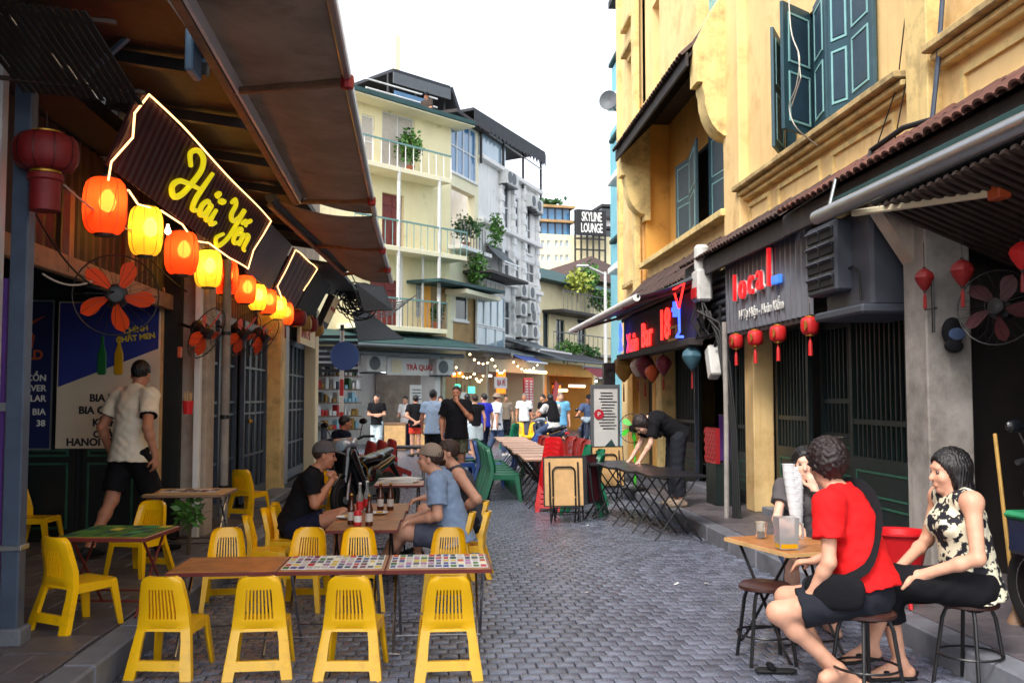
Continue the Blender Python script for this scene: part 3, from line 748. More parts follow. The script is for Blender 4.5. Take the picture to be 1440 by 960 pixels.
def make_bottle(name, label, glass, lab, group, h=.25, r=.031, fill=None, capm='gold_trim'):
    t = thing(name, label, 'bottle', group=group)
    MB().lathe([(0,0),(r*.95,0),(r,.006),(r,h*.5),(r*.9,h*.6),(r*.45,h*.74),(r*.4,h*.95),(r*.46,h*.96),(r*.46,h*.985),(r*.4,h)], 16).build('glass', glass, t, smooth=50)
    MB().lathe([(r+.0008,h*.14),(r+.0008,h*.42)], 16).build('paper_label', lab, t, smooth=60)
    if capm: MB().lathe([(0,h+.008),(r*.42,h+.008),(r*.48,h-.004),(0,h-.004)], 12).build('bottle_cap', capm, t)
    return t
# ------------------------------------------------------------------ ground
KL, KR, PV = -1.80, 2.92, .15
MB().add([V(-600,-600,-.06), V(600,-600,-.06), V(600,600,-.06), V(-600,600,-.06)], [(0,1,2,3)]).build('ground', 'asphalt', fix=False)['kind'] = 'structure'
street = MB().add([V(KL-8,21.5,-.01), V(30,21.5,-.01), V(30,75,-.01), V(KL-8,75,-.01), V(KL,-4,-.01), V(KR,-4,-.01), V(KR,21.5,-.01), V(KL,21.5,-.01)], [(0,1,2,3),(4,5,6,7)]).build('street', 'mortar', fix=False)
street['kind'] = 'structure'
cw, cd = .112, .118
def cobble_mesh(w, d, nm):
    g = .0035; b = .008; hx, hy = w/2-g, d/2-g; vs = []
    for z, i in ((-.012,0),(0.001,0),(.005,b)):
        vs += [V(-hx+i,-hy+i,z), V(hx-i,-hy+i,z), V(hx-i,hy-i,z), V(-hx+i,hy-i,z)]
    fs = [(8,9,10,11)]
    for k in (0,1): fs += [(4*k+i, 4*k+(i+1)%4, 4*k+4+(i+1)%4, 4*k+4+i) for i in range(4)]
    return vs, fs
cvs, cfs = cobble_mesh(cw, cd, 'cobble')
me1 = MB().add(cvs, cfs).mesh('cobble', 'cobble_one', 30)
rows = []; big = MB(); tone = []; rc = random.Random(3)
y = 2.2; j = 0; cand = []
while y < 62:
    if y < 21.5: x0, x1 = KL+.06, KR-.06
    else: x0, x1 = -5.0, 9.0
    sc = 1.0 if y < 30 else 2.0
    x = x0+(j % 2)*cw*.5*sc+rc.uniform(-.01,.01)
    while x < x1:
        px = 620+1370*x/y
        cand.append((y, x+rc.uniform(-.0025,.0025), y+rc.uniform(-.002,.002), rc.gauss(0,.005), rc.uniform(-.002,.002), px, sc)); x += cw*sc
    y += cd*sc; j += 1
vis = sorted([c for c in cand if c[0] > 4.95 and (c[1] > .32 or c[0] > 6.9) and 0 < c[5] < 1060], key=lambda c: c[0])[:300]
visset = set(id(c) for c in vis)
tonef = []
for c in cand:
    if id(c) in visset:
        o = put('cobble', me1, street, (c[1], c[2], c[4]), c[3]); o.rotation_euler = (rc.gauss(0,.009), rc.gauss(0,.009), c[3])
    else:
        cs, sn = math.cos(c[3]), math.sin(c[3]); tx, ty = rc.gauss(0,.009), rc.gauss(0,.009)
        big.add([V(c[1]+(q.x*cs-q.y*sn)*c[6], c[2]+(q.x*sn+q.y*cs)*c[6], q.z+c[4]+q.x*tx+q.y*ty) for q in cvs], cfs); tonef += [min(1, max(0, rc.gauss(.5,.28)))]*len(cfs)
meb = big.mesh('cobbles', 'cobble', 30, fix=False)
a = meb.attributes.new('tone', 'FLOAT', 'FACE'); a.data.foreach_set('value', tonef)
cb = put('cobbles', meb, street); cb['kind'] = 'stuff'
# pavements with kerb stones and slabs
def pavement(name, x0, x1, y0, y1, kx, sgn):
    p = MB().box(((x0+x1)/2, (y0+y1)/2, PV/2-.03), (abs(x1-x0), y1-y0, PV+.03-.006)).build(name, 'mortar'); p['kind'] = 'structure'
    y = y0; r = random.Random(11)
    while y < y1-.1:
        l = r.uniform(.8,1.0); 
        MB().box((kx+sgn*.09, min(y+l/2, y1), PV/2-.02), (.18, l-.012, PV+.052), .014).build('kerb_stone', 'stone_kerb', p); y += l
    return p
pl = pavement('pavement', -9, KL-.18, -1, 20.2, KL, -1)
pr_ = pavement('pavement', KR+.18, 9, -1, 21.3, KR, 1)
def slabs(p, x0, x1, y0, y1, w, d):
    r = random.Random(5); j = 0; y = y0
    ms = MB().box((0,0,0), (w-.01, d-.01, .03), .005).mesh('paving_slab', 'slab')
    while y < y1:
        x = x0-(j % 2)*w/2
        while x < x1-.02:
            a, b = max(x, x0), min(x+w, x1)
            if b-a > .05:
                o = put('paving_slab', ms, p, ((a+b)/2, y+d/2, PV-.010+r.uniform(-.003,.002)), r.gauss(0,.004)); o.scale = ((b-a)/w, 1, 1)
            x += w
        y += d; j += 1
slabs(pl, -4.6, KL-.19, 3.6, 13, .4, .4)
slabs(pr_, KR+.19, 5.0, 3.6, 15, .4, .4)

# ------------------------------------------------------------------ the yellow colonial building along the street (facade plane X = 4)
FX = 4.0
yb = thing('yellow_building', 'long yellow plastered colonial building with teal shutters and a tiled pent roof', 'building', (FX, 14, 0))
def YP(m, name, mat, **k): 
    o = m.build(name, mat, None, **k); o.parent = yb; o.matrix_parent_inverse = Matrix.Translation(-Vector(yb.location)); return o
def facade(ys, zs, holes, x0=FX, x1=FX+.35):
    us = sorted(set(ys)); ws = sorted(set(zs))
    def mask(i, j):
        yc, zc = (us[i]+us[i+1])/2, (ws[j]+ws[j+1])/2
        return not any(a < yc < b and c < zc < d for a, b, c, d in holes)
    return MB().grid(us, ws, mask, lambda u, w, t: (t, u, w), x0, x1)
W1 = (8.75, 11.12, 4.36, 5.74)      # shuttered window
# upper wall, near wing Y 3..13.4
YP(facade([3, 7.35, 7.75, W1[0], W1[1], 13.0], [3.3, W1[2], W1[3], 10.5], [W1]), 'wall', 'yellow_wall')
# pilasters on the near wing
for a, b in ((7.42,7.78), (12.35,13.05)):
    YP(MB().box((FX-.05, (a+b)/2, 6.6), (.14, b-a, 7.6), .01), 'pilaster', 'cream_trim' if b < 9 else 'yellow_wall')
# window reveal, ledges and frieze panels
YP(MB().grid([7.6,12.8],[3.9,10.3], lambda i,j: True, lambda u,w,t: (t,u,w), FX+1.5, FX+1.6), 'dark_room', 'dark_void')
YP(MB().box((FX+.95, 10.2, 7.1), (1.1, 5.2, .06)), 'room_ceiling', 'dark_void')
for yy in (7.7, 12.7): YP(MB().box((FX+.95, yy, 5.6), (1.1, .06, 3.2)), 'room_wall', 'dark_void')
def ledge(y0, y1, z, dep=.22, mat='ledge_trim'):
    o = YP(MB().box((FX-dep/2+.02, (y0+y1)/2, z+.035), (dep, y1-y0, .07), .012), 'ledge', mat)
    for dz, dd in ((-.035,.7), (-.095,.45)):
        q = YP(MB().box((FX-dep*dd/2+.02, (y0+y1)/2, z+dz), (dep*dd, y1-y0-.02, .058), .01), 'moulding', 'cream_trim')
ledge(7.82, 12.45, 4.25); ledge(3.2, 7.36, 4.28)
for a, b in ((8.2,9.6), (9.9,11.2), (11.5,12.3), (5.8,7.1), (4.2,5.5)):
    us = [a, a+.05, b-.05, b]; ws = [3.78, 3.83, 4.02, 4.07]
    YP(MB().grid(us, ws, lambda i, j: not (i == 1 and j == 1), lambda u, w, t: (t, u, w), FX-.025, FX+.01), 'frieze_frame', 'cream_trim')
# shutters
def shutter(w, h, pos, ang, panels=2, parent=None):
    """leaf hinged at pos (x,y,z bottom); ang: direction of the leaf in the XY plane"""
    d = V(math.cos(ang), math.sin(ang), 0); nrm = V(-d.y, d.x, 0); P = Vector(pos)
    lf = YP(MB().box(P+d*(w/2)+V(0,0,h/2), (w, .04, h), .006, Matrix((d, nrm, V(0,0,1))).transposed()), 'shutter', 'shutter_teal')
    for k in range(panels):
        z0 = .1+k*(h-.1)/panels; z1 = z0+(h-.1)/panels-.1; a, b = w*.16, w*.84
        for sg in (-1, 1):
            us = [a, a+.022, b-.022, b]; ws = [z0, z0+.022, z1-.022, z1]
            q = MB().grid(us, ws, lambda i, j: not (i == 1 and j == 1), lambda u, v, t: P+d*u+V(0,0,v)+nrm*(sg*t), .02, .03).build('panel_trim', 'shutter_trim')
            q.parent = lf
            q = MB().box(P+d*(w/2)+V(0,0,(z0+z1)/2)+nrm*(sg*.021), (w*.6, .008, z1-z0-.07), .003, Matrix((d, nrm, V(0,0,1))).transposed()).build('shutter_panel', 'shutter_panel')
            q.parent = lf
    return lf
H1 = W1[3]-W1[2]
shutter(.58, H1, (FX+.02, 11.1, W1[2]+.02), rad(240))
shutter(.58, H1, (FX+.05, 10.22, W1[2]+.02), rad(216))
shutter(.56, H1, (FX+.0, 10.02, W1[2]+.02), rad(-100))
shutter(.30, H1, (FX-.10, 9.40, W1[2]+.02), rad(-66))
shutter(.58, H1, (FX-.03, 9.06, W1[2]+.02), rad(-92))
YP(MB().grid([W1[0],W1[0]+.06,W1[1]-.06,W1[1]], [W1[2],W1[2]+.06,W1[3]-.06,W1[3]], lambda i, j: not (i == 1 and j == 1), lambda u, w, t: (t, u, w), FX+.06, FX+.16), 'window_frame', 'shutter_teal')
for k in range(1, 10): YP(MB().tube([(FX+.3, W1[0]+k*.2, W1[2]), (FX+.3, W1[0]+k*.2, W1[3])], .012, 6), 'window_bar', 'shutter_teal')
# loggia wing Y 13..18.6 : recess behind a hood of tiles
LX = FX+.45
YP(MB().box((LX+.1, 15.8, 6.9), (.2, 5.6, 7.2)), 'recess_wall', 'ochre_wall')
YP(MB().box((FX+.5, 18.8, 6.9), (1.0, .3, 7.2)), 'side_wall', 'ochre_wall')
YP(facade([13.0, 18.7], [3.3, 4.05], []), 'parapet', 'yellow_wall')
YP(MB().box((FX-.03, 15.8, 4.1), (.3, 5.6, .1), .01), 'ledge', 'cream_trim')
YP(MB().box((FX+.3, 15.8, 6.98), (.9, 5.6, .14)), 'loggia_ceiling', 'dark_wood')
YP(facade([13.0, 13.6, 14.8, 17.4, 18.0, 18.9], [7.0, 7.35, 9.0, 10.5], [(13.6,14.8,7.35,9.0), (17.4,18.0,7.35,9.0)]), 'upper_wall', 'yellow_wall')
YP(MB().box((FX+.3, 15.9, 8.2), (.04, 5.4, 2.2)), 'curtain', 'lantern_pale')
for k in range(8): YP(MB().box((FX+.2, 13.65+k*.155, 8.2), (.03, .03, 1.7)), 'window_bar', 'shutter_trim')
for p0, p1, zt in ((951,968,226), (970,997,206), (998,1024,180)):
    y0_, y1_ = at(p0,250,X=LX-.12).y, at(p1,250,X=LX-.12).y
    zt = at((p0+p1)/2, zt, X=LX-.12).z; shutter(abs(y0_-y1_), 1.5, (LX-.12, y0_, zt-1.5), rad(-90+(6 if p0 < 960 else -9 if p0 < 980 else 5)))
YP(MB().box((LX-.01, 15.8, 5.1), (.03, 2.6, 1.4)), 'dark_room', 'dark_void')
# hood: rafters, tiles, curved brackets
EX, EZ = 3.42, 6.28; TX, TZ = FX+.1, 6.95
hood = YP(MB().prism([(EX,EZ),(EX,EZ+.05),(TX,TZ+.05),(TX,TZ)], 5.5, (0,13.1,0), (1,0,0), (0,0,1), (0,1,0)), 'hood_deck', 'dark_wood')
YP(MB().box((EX-.02, 15.85, EZ-.02), (.04, 5.5, .2), .006), 'fascia', 'fascia_dark')
for k in range(16): YP(MB().bar((EX+.03, 13.3+k*.34, EZ-.03), (TX, 13.3+k*.34, TZ-.03), .05, .06), 'rafter', 'dark_wood')
def tile_course(y0, y1, xe, ze, xt, zt, step, mat, parentf, n=3, stag=True):
    sl = math.atan2(zt-ze, xt-xe); d = V(math.cos(sl), 0, math.sin(sl)); nrm = V(-d.z, 0, d.x); L = math.hypot(xt-xe, zt-ze)
    pts = [( .5*step*1.12*math.cos(a), .5*step*.75*math.sin(a)) for a in [PI*i/6 for i in range(7)]]
    ln = L/n*1.18; prof = pts+[(p*.8, q*.7-.004) for p, q in reversed(pts)]
    me = MB().prism(prof, ln, (0,0,0), (0,1,0), nrm, d).mesh('roof_tile', mat, 50)
    m = int((y1-y0)/step)
    for i in range(m):
        for k in range(n):
            p = V(xe, y0+(i+.5)*step, ze)+d*(k*L/n-.04)+nrm*(.004+k*.006)
            o = put('roof_tile', me, yb); o.matrix_parent_inverse = Matrix.Translation(-Vector(yb.location)); o.location = p+V(0,random.uniform(-.006,.006),random.uniform(-.004,.004)); o.rotation_euler = (random.gauss(0,.02), random.gauss(0,.015), random.gauss(0,.012))
tile_course(13.1, 18.65, EX-.06, EZ+.06, TX, TZ+.06, .15, 'roof_tile', None, 2)
def bracket(y, w=.36):
    # pier bracket: flat outer face with a quarter-arch cut below
    pts = [(EX+.06,EZ+.16), (FX+.05,TZ+.55), (FX+.05,5.0), (FX-.06,5.0), (FX-.06,5.12)]
    pts += [(FX-.06-.36*math.sin(a), 5.12+.62*(1-math.cos(a))+.36*0) for a in [PI/2*i/6 for i in range(1,7)]]
    pts += [(EX+.14,5.80), (EX+.14,5.88), (EX+.06,5.88)]
    YP(MB().prism(pts, w, (0,y,0), (1,0,0), (0,0,1), (0,1,0)), 'bracket', 'cream_trim')
bracket(12.9); bracket(18.5)
# far wing Y 18.9..21
YP(facade([18.9, 19.2, 19.9, 20.76], [.15, 3.9, 4.05, 5.9, 6.9, 8.6, 10.5], [(19.2,19.9,4.05,5.9), (19.2,19.9,6.9,8.6)], FX-.12, FX+.3), 'far_wall', 'yellow_wall')
for zz in (4.05, 6.9):
    for yy in (19.22, 19.56): YP(MB().box((FX+.05, yy+.16, zz+.92), (.04, .32, 1.8), .005), 'shutter', 'shutter_teal')
for z in (3.86, 6.72, 8.75, 9.3): YP(MB().box((FX-.14, 19.55, z), (.2, 1.0, .09), .01), 'ledge', 'ledge_trim')
for a in (18.82, 20.5): YP(MB().box((FX-.14, a+.13, 7), (.12, .26, 7), .01), 'pilaster', 'cream_trim')
YP(MB().box((6.2, 20.66, 5.4), (4.0, .2, 10.5)), 'end_wall', 'yellow_wall')
YP(MB().box((6.2, 12, 10.55), (4.8, 19.4, .15)), 'roof_slab', 'fascia_dark')
# pent roof over the ground floor
PX, PZ = 3.42, 3.33
def pent(y0, y1, xe, ze, n, mat):
    YP(MB().prism([(xe,ze-.02),(xe,ze+.03),(FX+.02,3.75),(FX+.02,3.7)], y1-y0, (0,y0,0), (1,0,0), (0,0,1), (0,1,0)), 'pent_roof', 'dark_wood')
    YP(MB().box((xe+.01, (y0+y1)/2, ze-.08), (.035, y1-y0, .2), .006), 'fascia', 'fascia_dark')
    tile_course(y0, y1, xe-.05, ze+.04, FX, 3.78, .125 if y0 < 13 else .17, mat, None, n)
pent(9.35, 13.4, PX, PZ, 2, 'roof_tile'); pent(4.2, 9.3, PX-.06, PZ-.02, 2, 'roof_tile_red')
pent(13.5, 18.8, PX+.1, 3.2, 2, 'roof_tile')
# bay ends / bulkhead above doors
YP(MB().box((FX+.1, 10.5, 2.95), (.14, 6.2, .9)), 'bulkhead', 'dark_wood')
YP(MB().box((FX+.1, 5.2, 3.1), (.14, 4.2, .6)), 'bulkhead', 'dark_void')
YP(MB().box((FX+.2, 16.6, 2.95), (.14, 6.4, .9)), 'bulkhead', 'dark_void')
# ground-floor piers
def pier(x, y, w, d, z1, mat, name='pier'):
    YP(MB().box((x+d/2, y+w/2, (PV+z1)/2), (d, w, z1-PV), .012), name, mat)
pier(3.86, at(1060,600,X=3.86).y, .34, .26, 3.2, 'yellow_wall')
pier(3.70, 7.18, .36, .36, 3.2, 'plaster_grey')
pier(3.86, 16.9, .42, .3, 3.2, 'cream_trim'); pier(3.85, 17.32, .3, .3, 3.2, 'ochre_wall')
pier(3.75, 18.95, .5, .3, 3.4, 'ochre_wall'); pier(3.85, 4.0, .4, .3, 3.2, 'plaster_grey')
# concrete bracket on the near pier
YP(MB().prism([(3.78,2.45),(3.78,2.5),(3.42,3.05),(3.42,3.15),(3.9,3.15),(3.9,2.45)], .2, (0,7.34,0), (1,0,0), (0,0,1), (0,1,0)), 'corbel', 'plaster_dirty')
# grille doors between the piers
def grille(y0, y1, x, solid=.75, top=2.45, dz=.1, bars=True):
    fr = YP(MB().grid([y0, y0+.07, y1-.07, y1], [PV, PV+.12, PV+solid, PV+solid+.08, top-.1, top], lambda i, j: not (i == 1 and j == 3), lambda u, w, t: (t, u, w), x, x+.05), 'door', 'door_green')
    for z0, z1 in ((PV+.18, PV+solid*.52), (PV+solid*.62, PV+solid*.94)):
        a, b = y0+.14, y1-.14
        if z1-z0 < .06: continue
        q = MB().grid([a,a+.018,b-.018,b], [z0,z0+.018,z1-.018,z1], lambda i, j: not (i == 1 and j == 1), lambda u, w, t: (t, u, w), x-.01, x+.01).build('panel_trim', 'door_trim'); q.parent = fr
    n = max(2, int((y1-y0-.14)/.1))
    if bars:
        for k in range(1, n):
            q = MB().bar((x+.025, y0+.07+(y1-y0-.14)*k/n, PV+solid+.06), (x+.025, y0+.07+(y1-y0-.14)*k/n, top-.08), .026, .026).build('door_bar', 'door_green'); q.parent = fr
        q = MB().box((x+.025, (y0+y1)/2, PV+solid+.42), (.034, y1-y0-.12, .05)).build('cross_rail', 'door_green'); q.parent = fr
    return fr
grille(10.65, 11.72, FX+.1); d1 = grille(9.6, 10.6, FX+.22, .95, 2.4); grille(7.6, 9.55, FX+.1)
q = MB().tube([(FX+.17,9.75,1.15), (FX+.12,9.75,1.15), (FX+.12,9.87,1.15), (FX+.12,9.88,1.08)], .012, 8).build('handle', 'chrome'); q.parent = d1
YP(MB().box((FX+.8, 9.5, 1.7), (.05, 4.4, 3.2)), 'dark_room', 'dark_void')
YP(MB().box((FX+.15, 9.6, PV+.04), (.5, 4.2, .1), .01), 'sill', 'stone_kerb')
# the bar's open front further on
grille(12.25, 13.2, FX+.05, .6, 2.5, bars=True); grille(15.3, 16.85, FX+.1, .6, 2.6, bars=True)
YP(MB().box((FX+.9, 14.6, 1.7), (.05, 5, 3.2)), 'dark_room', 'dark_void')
for yy in (13.3, 15.2): YP(MB().box((FX+.03, yy, 1.45), (.05, .05, 2.6)), 'door_post', 'steel_blue_paint')
YP(MB().box((FX+.05, 14.2, PV+.05), (.4, 1.9, .1), .01), 'door_step', 'stone_kerb')
for yy in (18.0, 18.7): YP(MB().box((FX+.1, yy, 1.6), (.06, .8, 2.9)), 'door', 'door_black')
# near open shop
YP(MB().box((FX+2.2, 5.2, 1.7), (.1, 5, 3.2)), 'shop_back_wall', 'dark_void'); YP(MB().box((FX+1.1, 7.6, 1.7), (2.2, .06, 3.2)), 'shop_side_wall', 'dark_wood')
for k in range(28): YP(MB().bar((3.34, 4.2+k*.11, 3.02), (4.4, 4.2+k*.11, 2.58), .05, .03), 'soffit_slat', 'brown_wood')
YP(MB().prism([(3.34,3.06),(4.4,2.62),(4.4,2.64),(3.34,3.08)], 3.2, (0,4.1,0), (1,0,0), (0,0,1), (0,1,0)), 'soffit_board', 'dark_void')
YP(MB().box((8.5, 11.8, 5.3), (.2, 17.6, 10.4)), 'back_wall', 'yellow_wall'); YP(MB().box((6.3, 3.0, 5.3), (4.4, .2, 10.4)), 'near_wall', 'yellow_wall')  # unseen closing walls, added to keep daylight out of the rooms
YP(MB().box((6.4, 11.8, 3.5), (4.0, 17.4, .16)), 'floor_slab', 'dark_void')  # unseen slab, added to stop skylight reaching the ground-floor interiors
# ------------------------------------------------------------------ the bar house on the left (facade plane X = -2.4)
LXF = -2.42
lb = thing('bar_house', 'dark open-fronted bar house with dirty plaster piers and steel doors', 'building', (0,0,0))
def LP(m, name, mat, parent=None, **k): return m.build(name, mat, parent or lb, **k)
LP(MB().box((-6.5, 14.9, 5.6), (8.0, 10.4, 4.0)), 'upper_wall', 'plaster_dirty')
LP(MB().box((-5.0, 4.2, 5.6), (4.2, 11.0, 4.0)), 'upper_wall', 'plaster_dirty')
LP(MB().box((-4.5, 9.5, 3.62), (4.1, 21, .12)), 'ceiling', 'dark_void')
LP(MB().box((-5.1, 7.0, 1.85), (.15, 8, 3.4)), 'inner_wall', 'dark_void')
LP(MB().box((-4.0, 2.95, 2.0), (2.4, .12, 3.8)), 'end_wall', 'dark_void')  # unseen, added to shut daylight out of the bar's near end
# piers
for y0, w, mat, x in ((10.15,.34,'plaster_dirty',-2.38), (14.6,.5,'cream_trim',-2.36), (18.6,.45,'pale_cream',-2.36)):
    LP(MB().box((x-.18, y0+w/2, 1.7), (.36, w, 3.1), .012), 'pier', mat)
LP(MB().box((-2.45, 10.06, 1.7), (.06, .1, 3.1), .006), 'corner_strip', 'white_paint')
# wall with posters facing the entrance, and doors along the street
LP(MB().box((-3.9, 9.98, 1.75), (2.6, .12, 3.2)), 'partition', 'door_black')
for k in range(3):
    x = -2.95-k*.62
    d = LP(MB().box((x-.28, 9.9, .62), (.56, .05, .92), .006), 'door_panel', 'door_black')
    MB().grid([x-.5,x-.48,x-.08,x-.06], [.28,.3,.9,.92], lambda i, j: not (i == 1 and j == 1), lambda u, w, t: (u, t, w), 9.862, 9.88).build('panel_trim', 'door_trim', d)
    MB().grid([x-.5,x-.48,x-.08,x-.06], [.98,1.0,1.03,1.05], lambda i, j: not (i == 1 and j == 1), lambda u, w, t: (u, t, w), 9.862, 9.88).build('panel_trim', 'door_trim', d)
LP(MB().box((-2.78, 9.94, 1.4), (.05, .1, 2.5)), 'door_post', 'pale_wood')
def steel_door(y0, y1, x, n, mat='door_black', tr='steel_blue_paint', handle=None):
    d = LP(MB().grid([y0,y0+.06,y1-.06,y1], [PV+.05,PV+.2,2.45,2.55], lambda i, j: not (i == 1 and j == 1), lambda u, w, t: (t, u, w), x-.05, x), 'door', tr)
    MB().box((x-.06, (y0+y1)/2, 1.35), (.02, y1-y0-.02, 2.2)).build('door_sheet', mat, d)
    for k in range(1, n): MB().box((x-.03, y0+(y1-y0)*k/n, 1.35), (.03, .035, 2.2)).build('door_bar', tr, d)
    for z in (.8, 1.35, 1.5, 1.95): MB().box((x-.03, (y0+y1)/2, z), (.032, y1-y0-.1, .03)).build('door_rail', tr, d)
    if handle: MB().lathe([(0,-.03),(.03,-.02),(.035,0),(.03,.02),(0,.03)], 12, (x+.03, handle, 1.25)).build('handle', 'gold_trim', d)
    return d
steel_door(10.55, 11.5, -2.55, 2); steel_door(11.55, 12.7, -2.6, 2); steel_door(12.75, 14.4, -2.52, 4, 'door_black', handle=13.0)
steel_door(15.2, 18.5, -2.55, 7, 'door_green')
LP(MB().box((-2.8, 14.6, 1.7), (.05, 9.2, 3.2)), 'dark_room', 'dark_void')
LP(MB().box((-2.3, 13.6, PV+.05), (.3, 1.8, .1), .01), 'door_step', 'stone_kerb')
for k in range(16): LP(MB().box((-2.36, 15.0+k*.02, 1.5), (.02, .008, 2.5)), 'gate_slat', 'alu')
# corrugated transom behind the lanterns, plank beam
us = [5.9+i*.04 for i in range(226)]
LP(MB().grid(us, [2.52, 3.5], lambda i, j: True, lambda u, w, t: (-2.78+t+(.022 if int(round((u-5.9)/.04)) % 4 in (1,2) else 0), u, w), 0, .006), 'transom', 'brown_wood', smooth=0)
LP(MB().box((-2.7, 9.2, 2.5), (.06, 6.8, .15), .008), 'beam', 'raw_wood')
for yy in (7.2, 8.6, 11.0): LP(MB().box((-2.69, yy, 2.75), (.05, .09, .6)), 'batten', 'raw_wood')
# pent soffit that carries sign and awnings
LP(MB().prism([(-2.7,3.95),(-2.7,4.02),(-1.55,3.86),(-1.55,3.79)], 11.6, (0,3.4,0), (1,0,0), (0,0,1), (0,1,0)), 'pent_roof', 'dark_wood')
for k in range(9): LP(MB().box((-2.1, 3.9+k*1.3, 3.80), (1.1, .07, .08), 0, Euler((0,rad(8),0)).to_matrix()), 'rafter', 'dark_wood')
LP(MB().prism([(-2.7,3.72),(-2.7,3.78),(-1.6,3.62),(-1.6,3.56)], 4.9, (0,15.05,0), (1,0,0), (0,0,1), (0,1,0)), 'pent_roof', 'dark_wood')
# steel posts by the entrance
p = thing('steel_post', 'grey-blue steel post at the pavement edge of the bar, beside the white one', 'post', (-2.44, 5.84, PV))
MB().box((0,0,1.85), (.1,.1,3.7), .008).build('shaft', 'steel_blue_paint', p); MB().box((0,0,.05), (.16,.16,.1), .01).build('base', 'stone_kerb', p)
MB().box((0,-.005,.55), (.13,.12,.03), .004).build('clamp', 'alu', p)
p = thing('steel_post', 'white painted steel post at the photo edge, left of the blue post', 'post', (-2.62, 5.86, PV))
MB().box((0,0,1.85), (.1,.1,3.7), .008).build('shaft', 'white_paint', p); MB().box((0,.0,1.35), (.26,.03,.05), .004).build('rail', 'alu', p)
MB().box((.08,.02,1.0), (.03,.03,2.2), .004).build('conduit', 'purple_cloth', p)
# downpipe
p = thing('downpipe', 'grey downpipe strapped beside the dirty plaster pier', 'pipe', (-2.32, 10.72, PV))
MB().tube([(0,0,.02), (0,0,2.9)], .045, 12).build('pipe', 'plaster_grey', p)
for z in (.45, 1.2, 2.1): MB().lathe([(.05,-.02),(.052,-.02),(.052,.02),(.05,.02)], 12, (0,0,z)).build('strap', 'black_steel', p)

# posters
po = thing('beer_poster', 'cream and blue beer poster with two bottles behind the waiter', 'poster', (-3.26, 9.85, 1.06))
MB().box((0,0,.72), (.98,.02,1.44), .003).build('sheet', 'poster_cream', po)
MB().prism([(-.475,1.425),(.475,1.425),(.475,.98),(-.475,.60)], .006, (0,-.016,0)).build('blue_field', 'poster_blue', po)
for x, m in ((-.06,'bottle_green'),(.1,'tea')):
    MB().lathe([(.028,0),(.045,.02),(.045,.2),(.016,.3),(.016,.38),(0,.38)], 10, (x,0,.72)).build('bottle_print', m, po, (0,-.022,0)).scale = (1,.12,1)
for s_, x, z, sz in (('BIA HƠI', .0, .46, .1), ('BIA CHAI HN', .02, .34, .1), ('KÍNH', -.02, .22, .1), ('CHÀO', 0, .11, .09), ('HANOI BEER', -.1, -.0+.03, .1)):
    text(s_, sz, 'ink', po, (x,-.013,z), FACE_CAM, align='CENTER', bold=.004, ext=.002)
for s_, z in (('CHÍNH', 1.14), ('CHẤT MEN', 1.06)): text(s_, .075, 'print_gold', po, (.26,-.024,z), (PI/2, rad(-8), 0), align='CENTER', bold=.003, ext=.002)
po = thing('beer_poster', 'dark navy beer poster with orange emblem beside the steel post', 'poster', (-4.08, 9.83, 1.06))
MB().box((0,0,.72), (.6,.02,1.46), .003).build('sheet', 'poster_navy', po)
MB().grid([-.3,-.285,.285,.3], [-.01,.006,1.434,1.45], lambda i, j: not (i == 1 and j == 1), lambda u, w, t: (u, t, w), -.018, -.008).build('frame', 'alu', po)
for s_, z in (('ĐỘ CỒN', .66), ('SILVER', .56), ('REGULAR', .46), ('BIA', .33), ('38', .22)): text(s_, .085, 'print_white', po, (.24,-.013,z), FACE_CAM, align='RIGHT', bold=.002, ext=.002)
MB().prism([(-.12,.98),(-.02,1.02),(.02,.94),(.1,.98),(.12,1.1),(.05,1.18),(.22,1.3),(-.02,1.2),(-.1,1.14)], .006, (0,-.016,0)).build('emblem', 'print_orange', po)
text('GOLD', .13, 'print_orange', po, (.02,-.014,.87), FACE_CAM, align='CENTER', bold=.004, ext=.002)

# the big sign with rope light
Y0, Y1 = 6.8, 11.6
BL, BR = at(150,232,X=-2.3), at(345,378,X=-2.3); TL, TR = at(198,125,Y=BL.y), at(378,310,Y=BR.y)
ctr = (BL+BR)/2
sg = thing('bar_sign', 'dark maroon ribbed signboard reading Hải Yến in yellow script, edged with rope light', 'sign', ctr)
def SQ(u, v, n=0.0, BL=BL, BR=BR, TL=TL, TR=TR, c=ctr):
    p = (BL.lerp(BR, u)).lerp(TL.lerp(TR, u), v); nn = ((BR-BL).cross(TL-BL)).normalized()
    return p+nn*n-c
nn_ = 150
MB().grid([i/nn_ for i in range(nn_+1)], [0,1], lambda i, j: True, lambda u, w, t: SQ(u, w, t+(.012 if int(round(u*nn_)) % 4 in (1,2) else 0)), -.02, 0).build('board', 'sign_maroon', sg, smooth=0)
def hermite(pts, n=6):
    out = []
    P = [Vector((*q, 0)) for q in pts]
    for i in range(len(P)-1):
        p0, p1, p2, p3 = P[max(0,i-1)], P[i], P[i+1], P[min(len(P)-1,i+2)]
        for k in range(n):
            t = k/n; out.append(.5*((2*p1)+(p2-p0)*t+(2*p0-5*p1+4*p2-p3)*t*t+(3*p1-p0-3*p2+p3)*t**3))
    return out+[P[-1]]
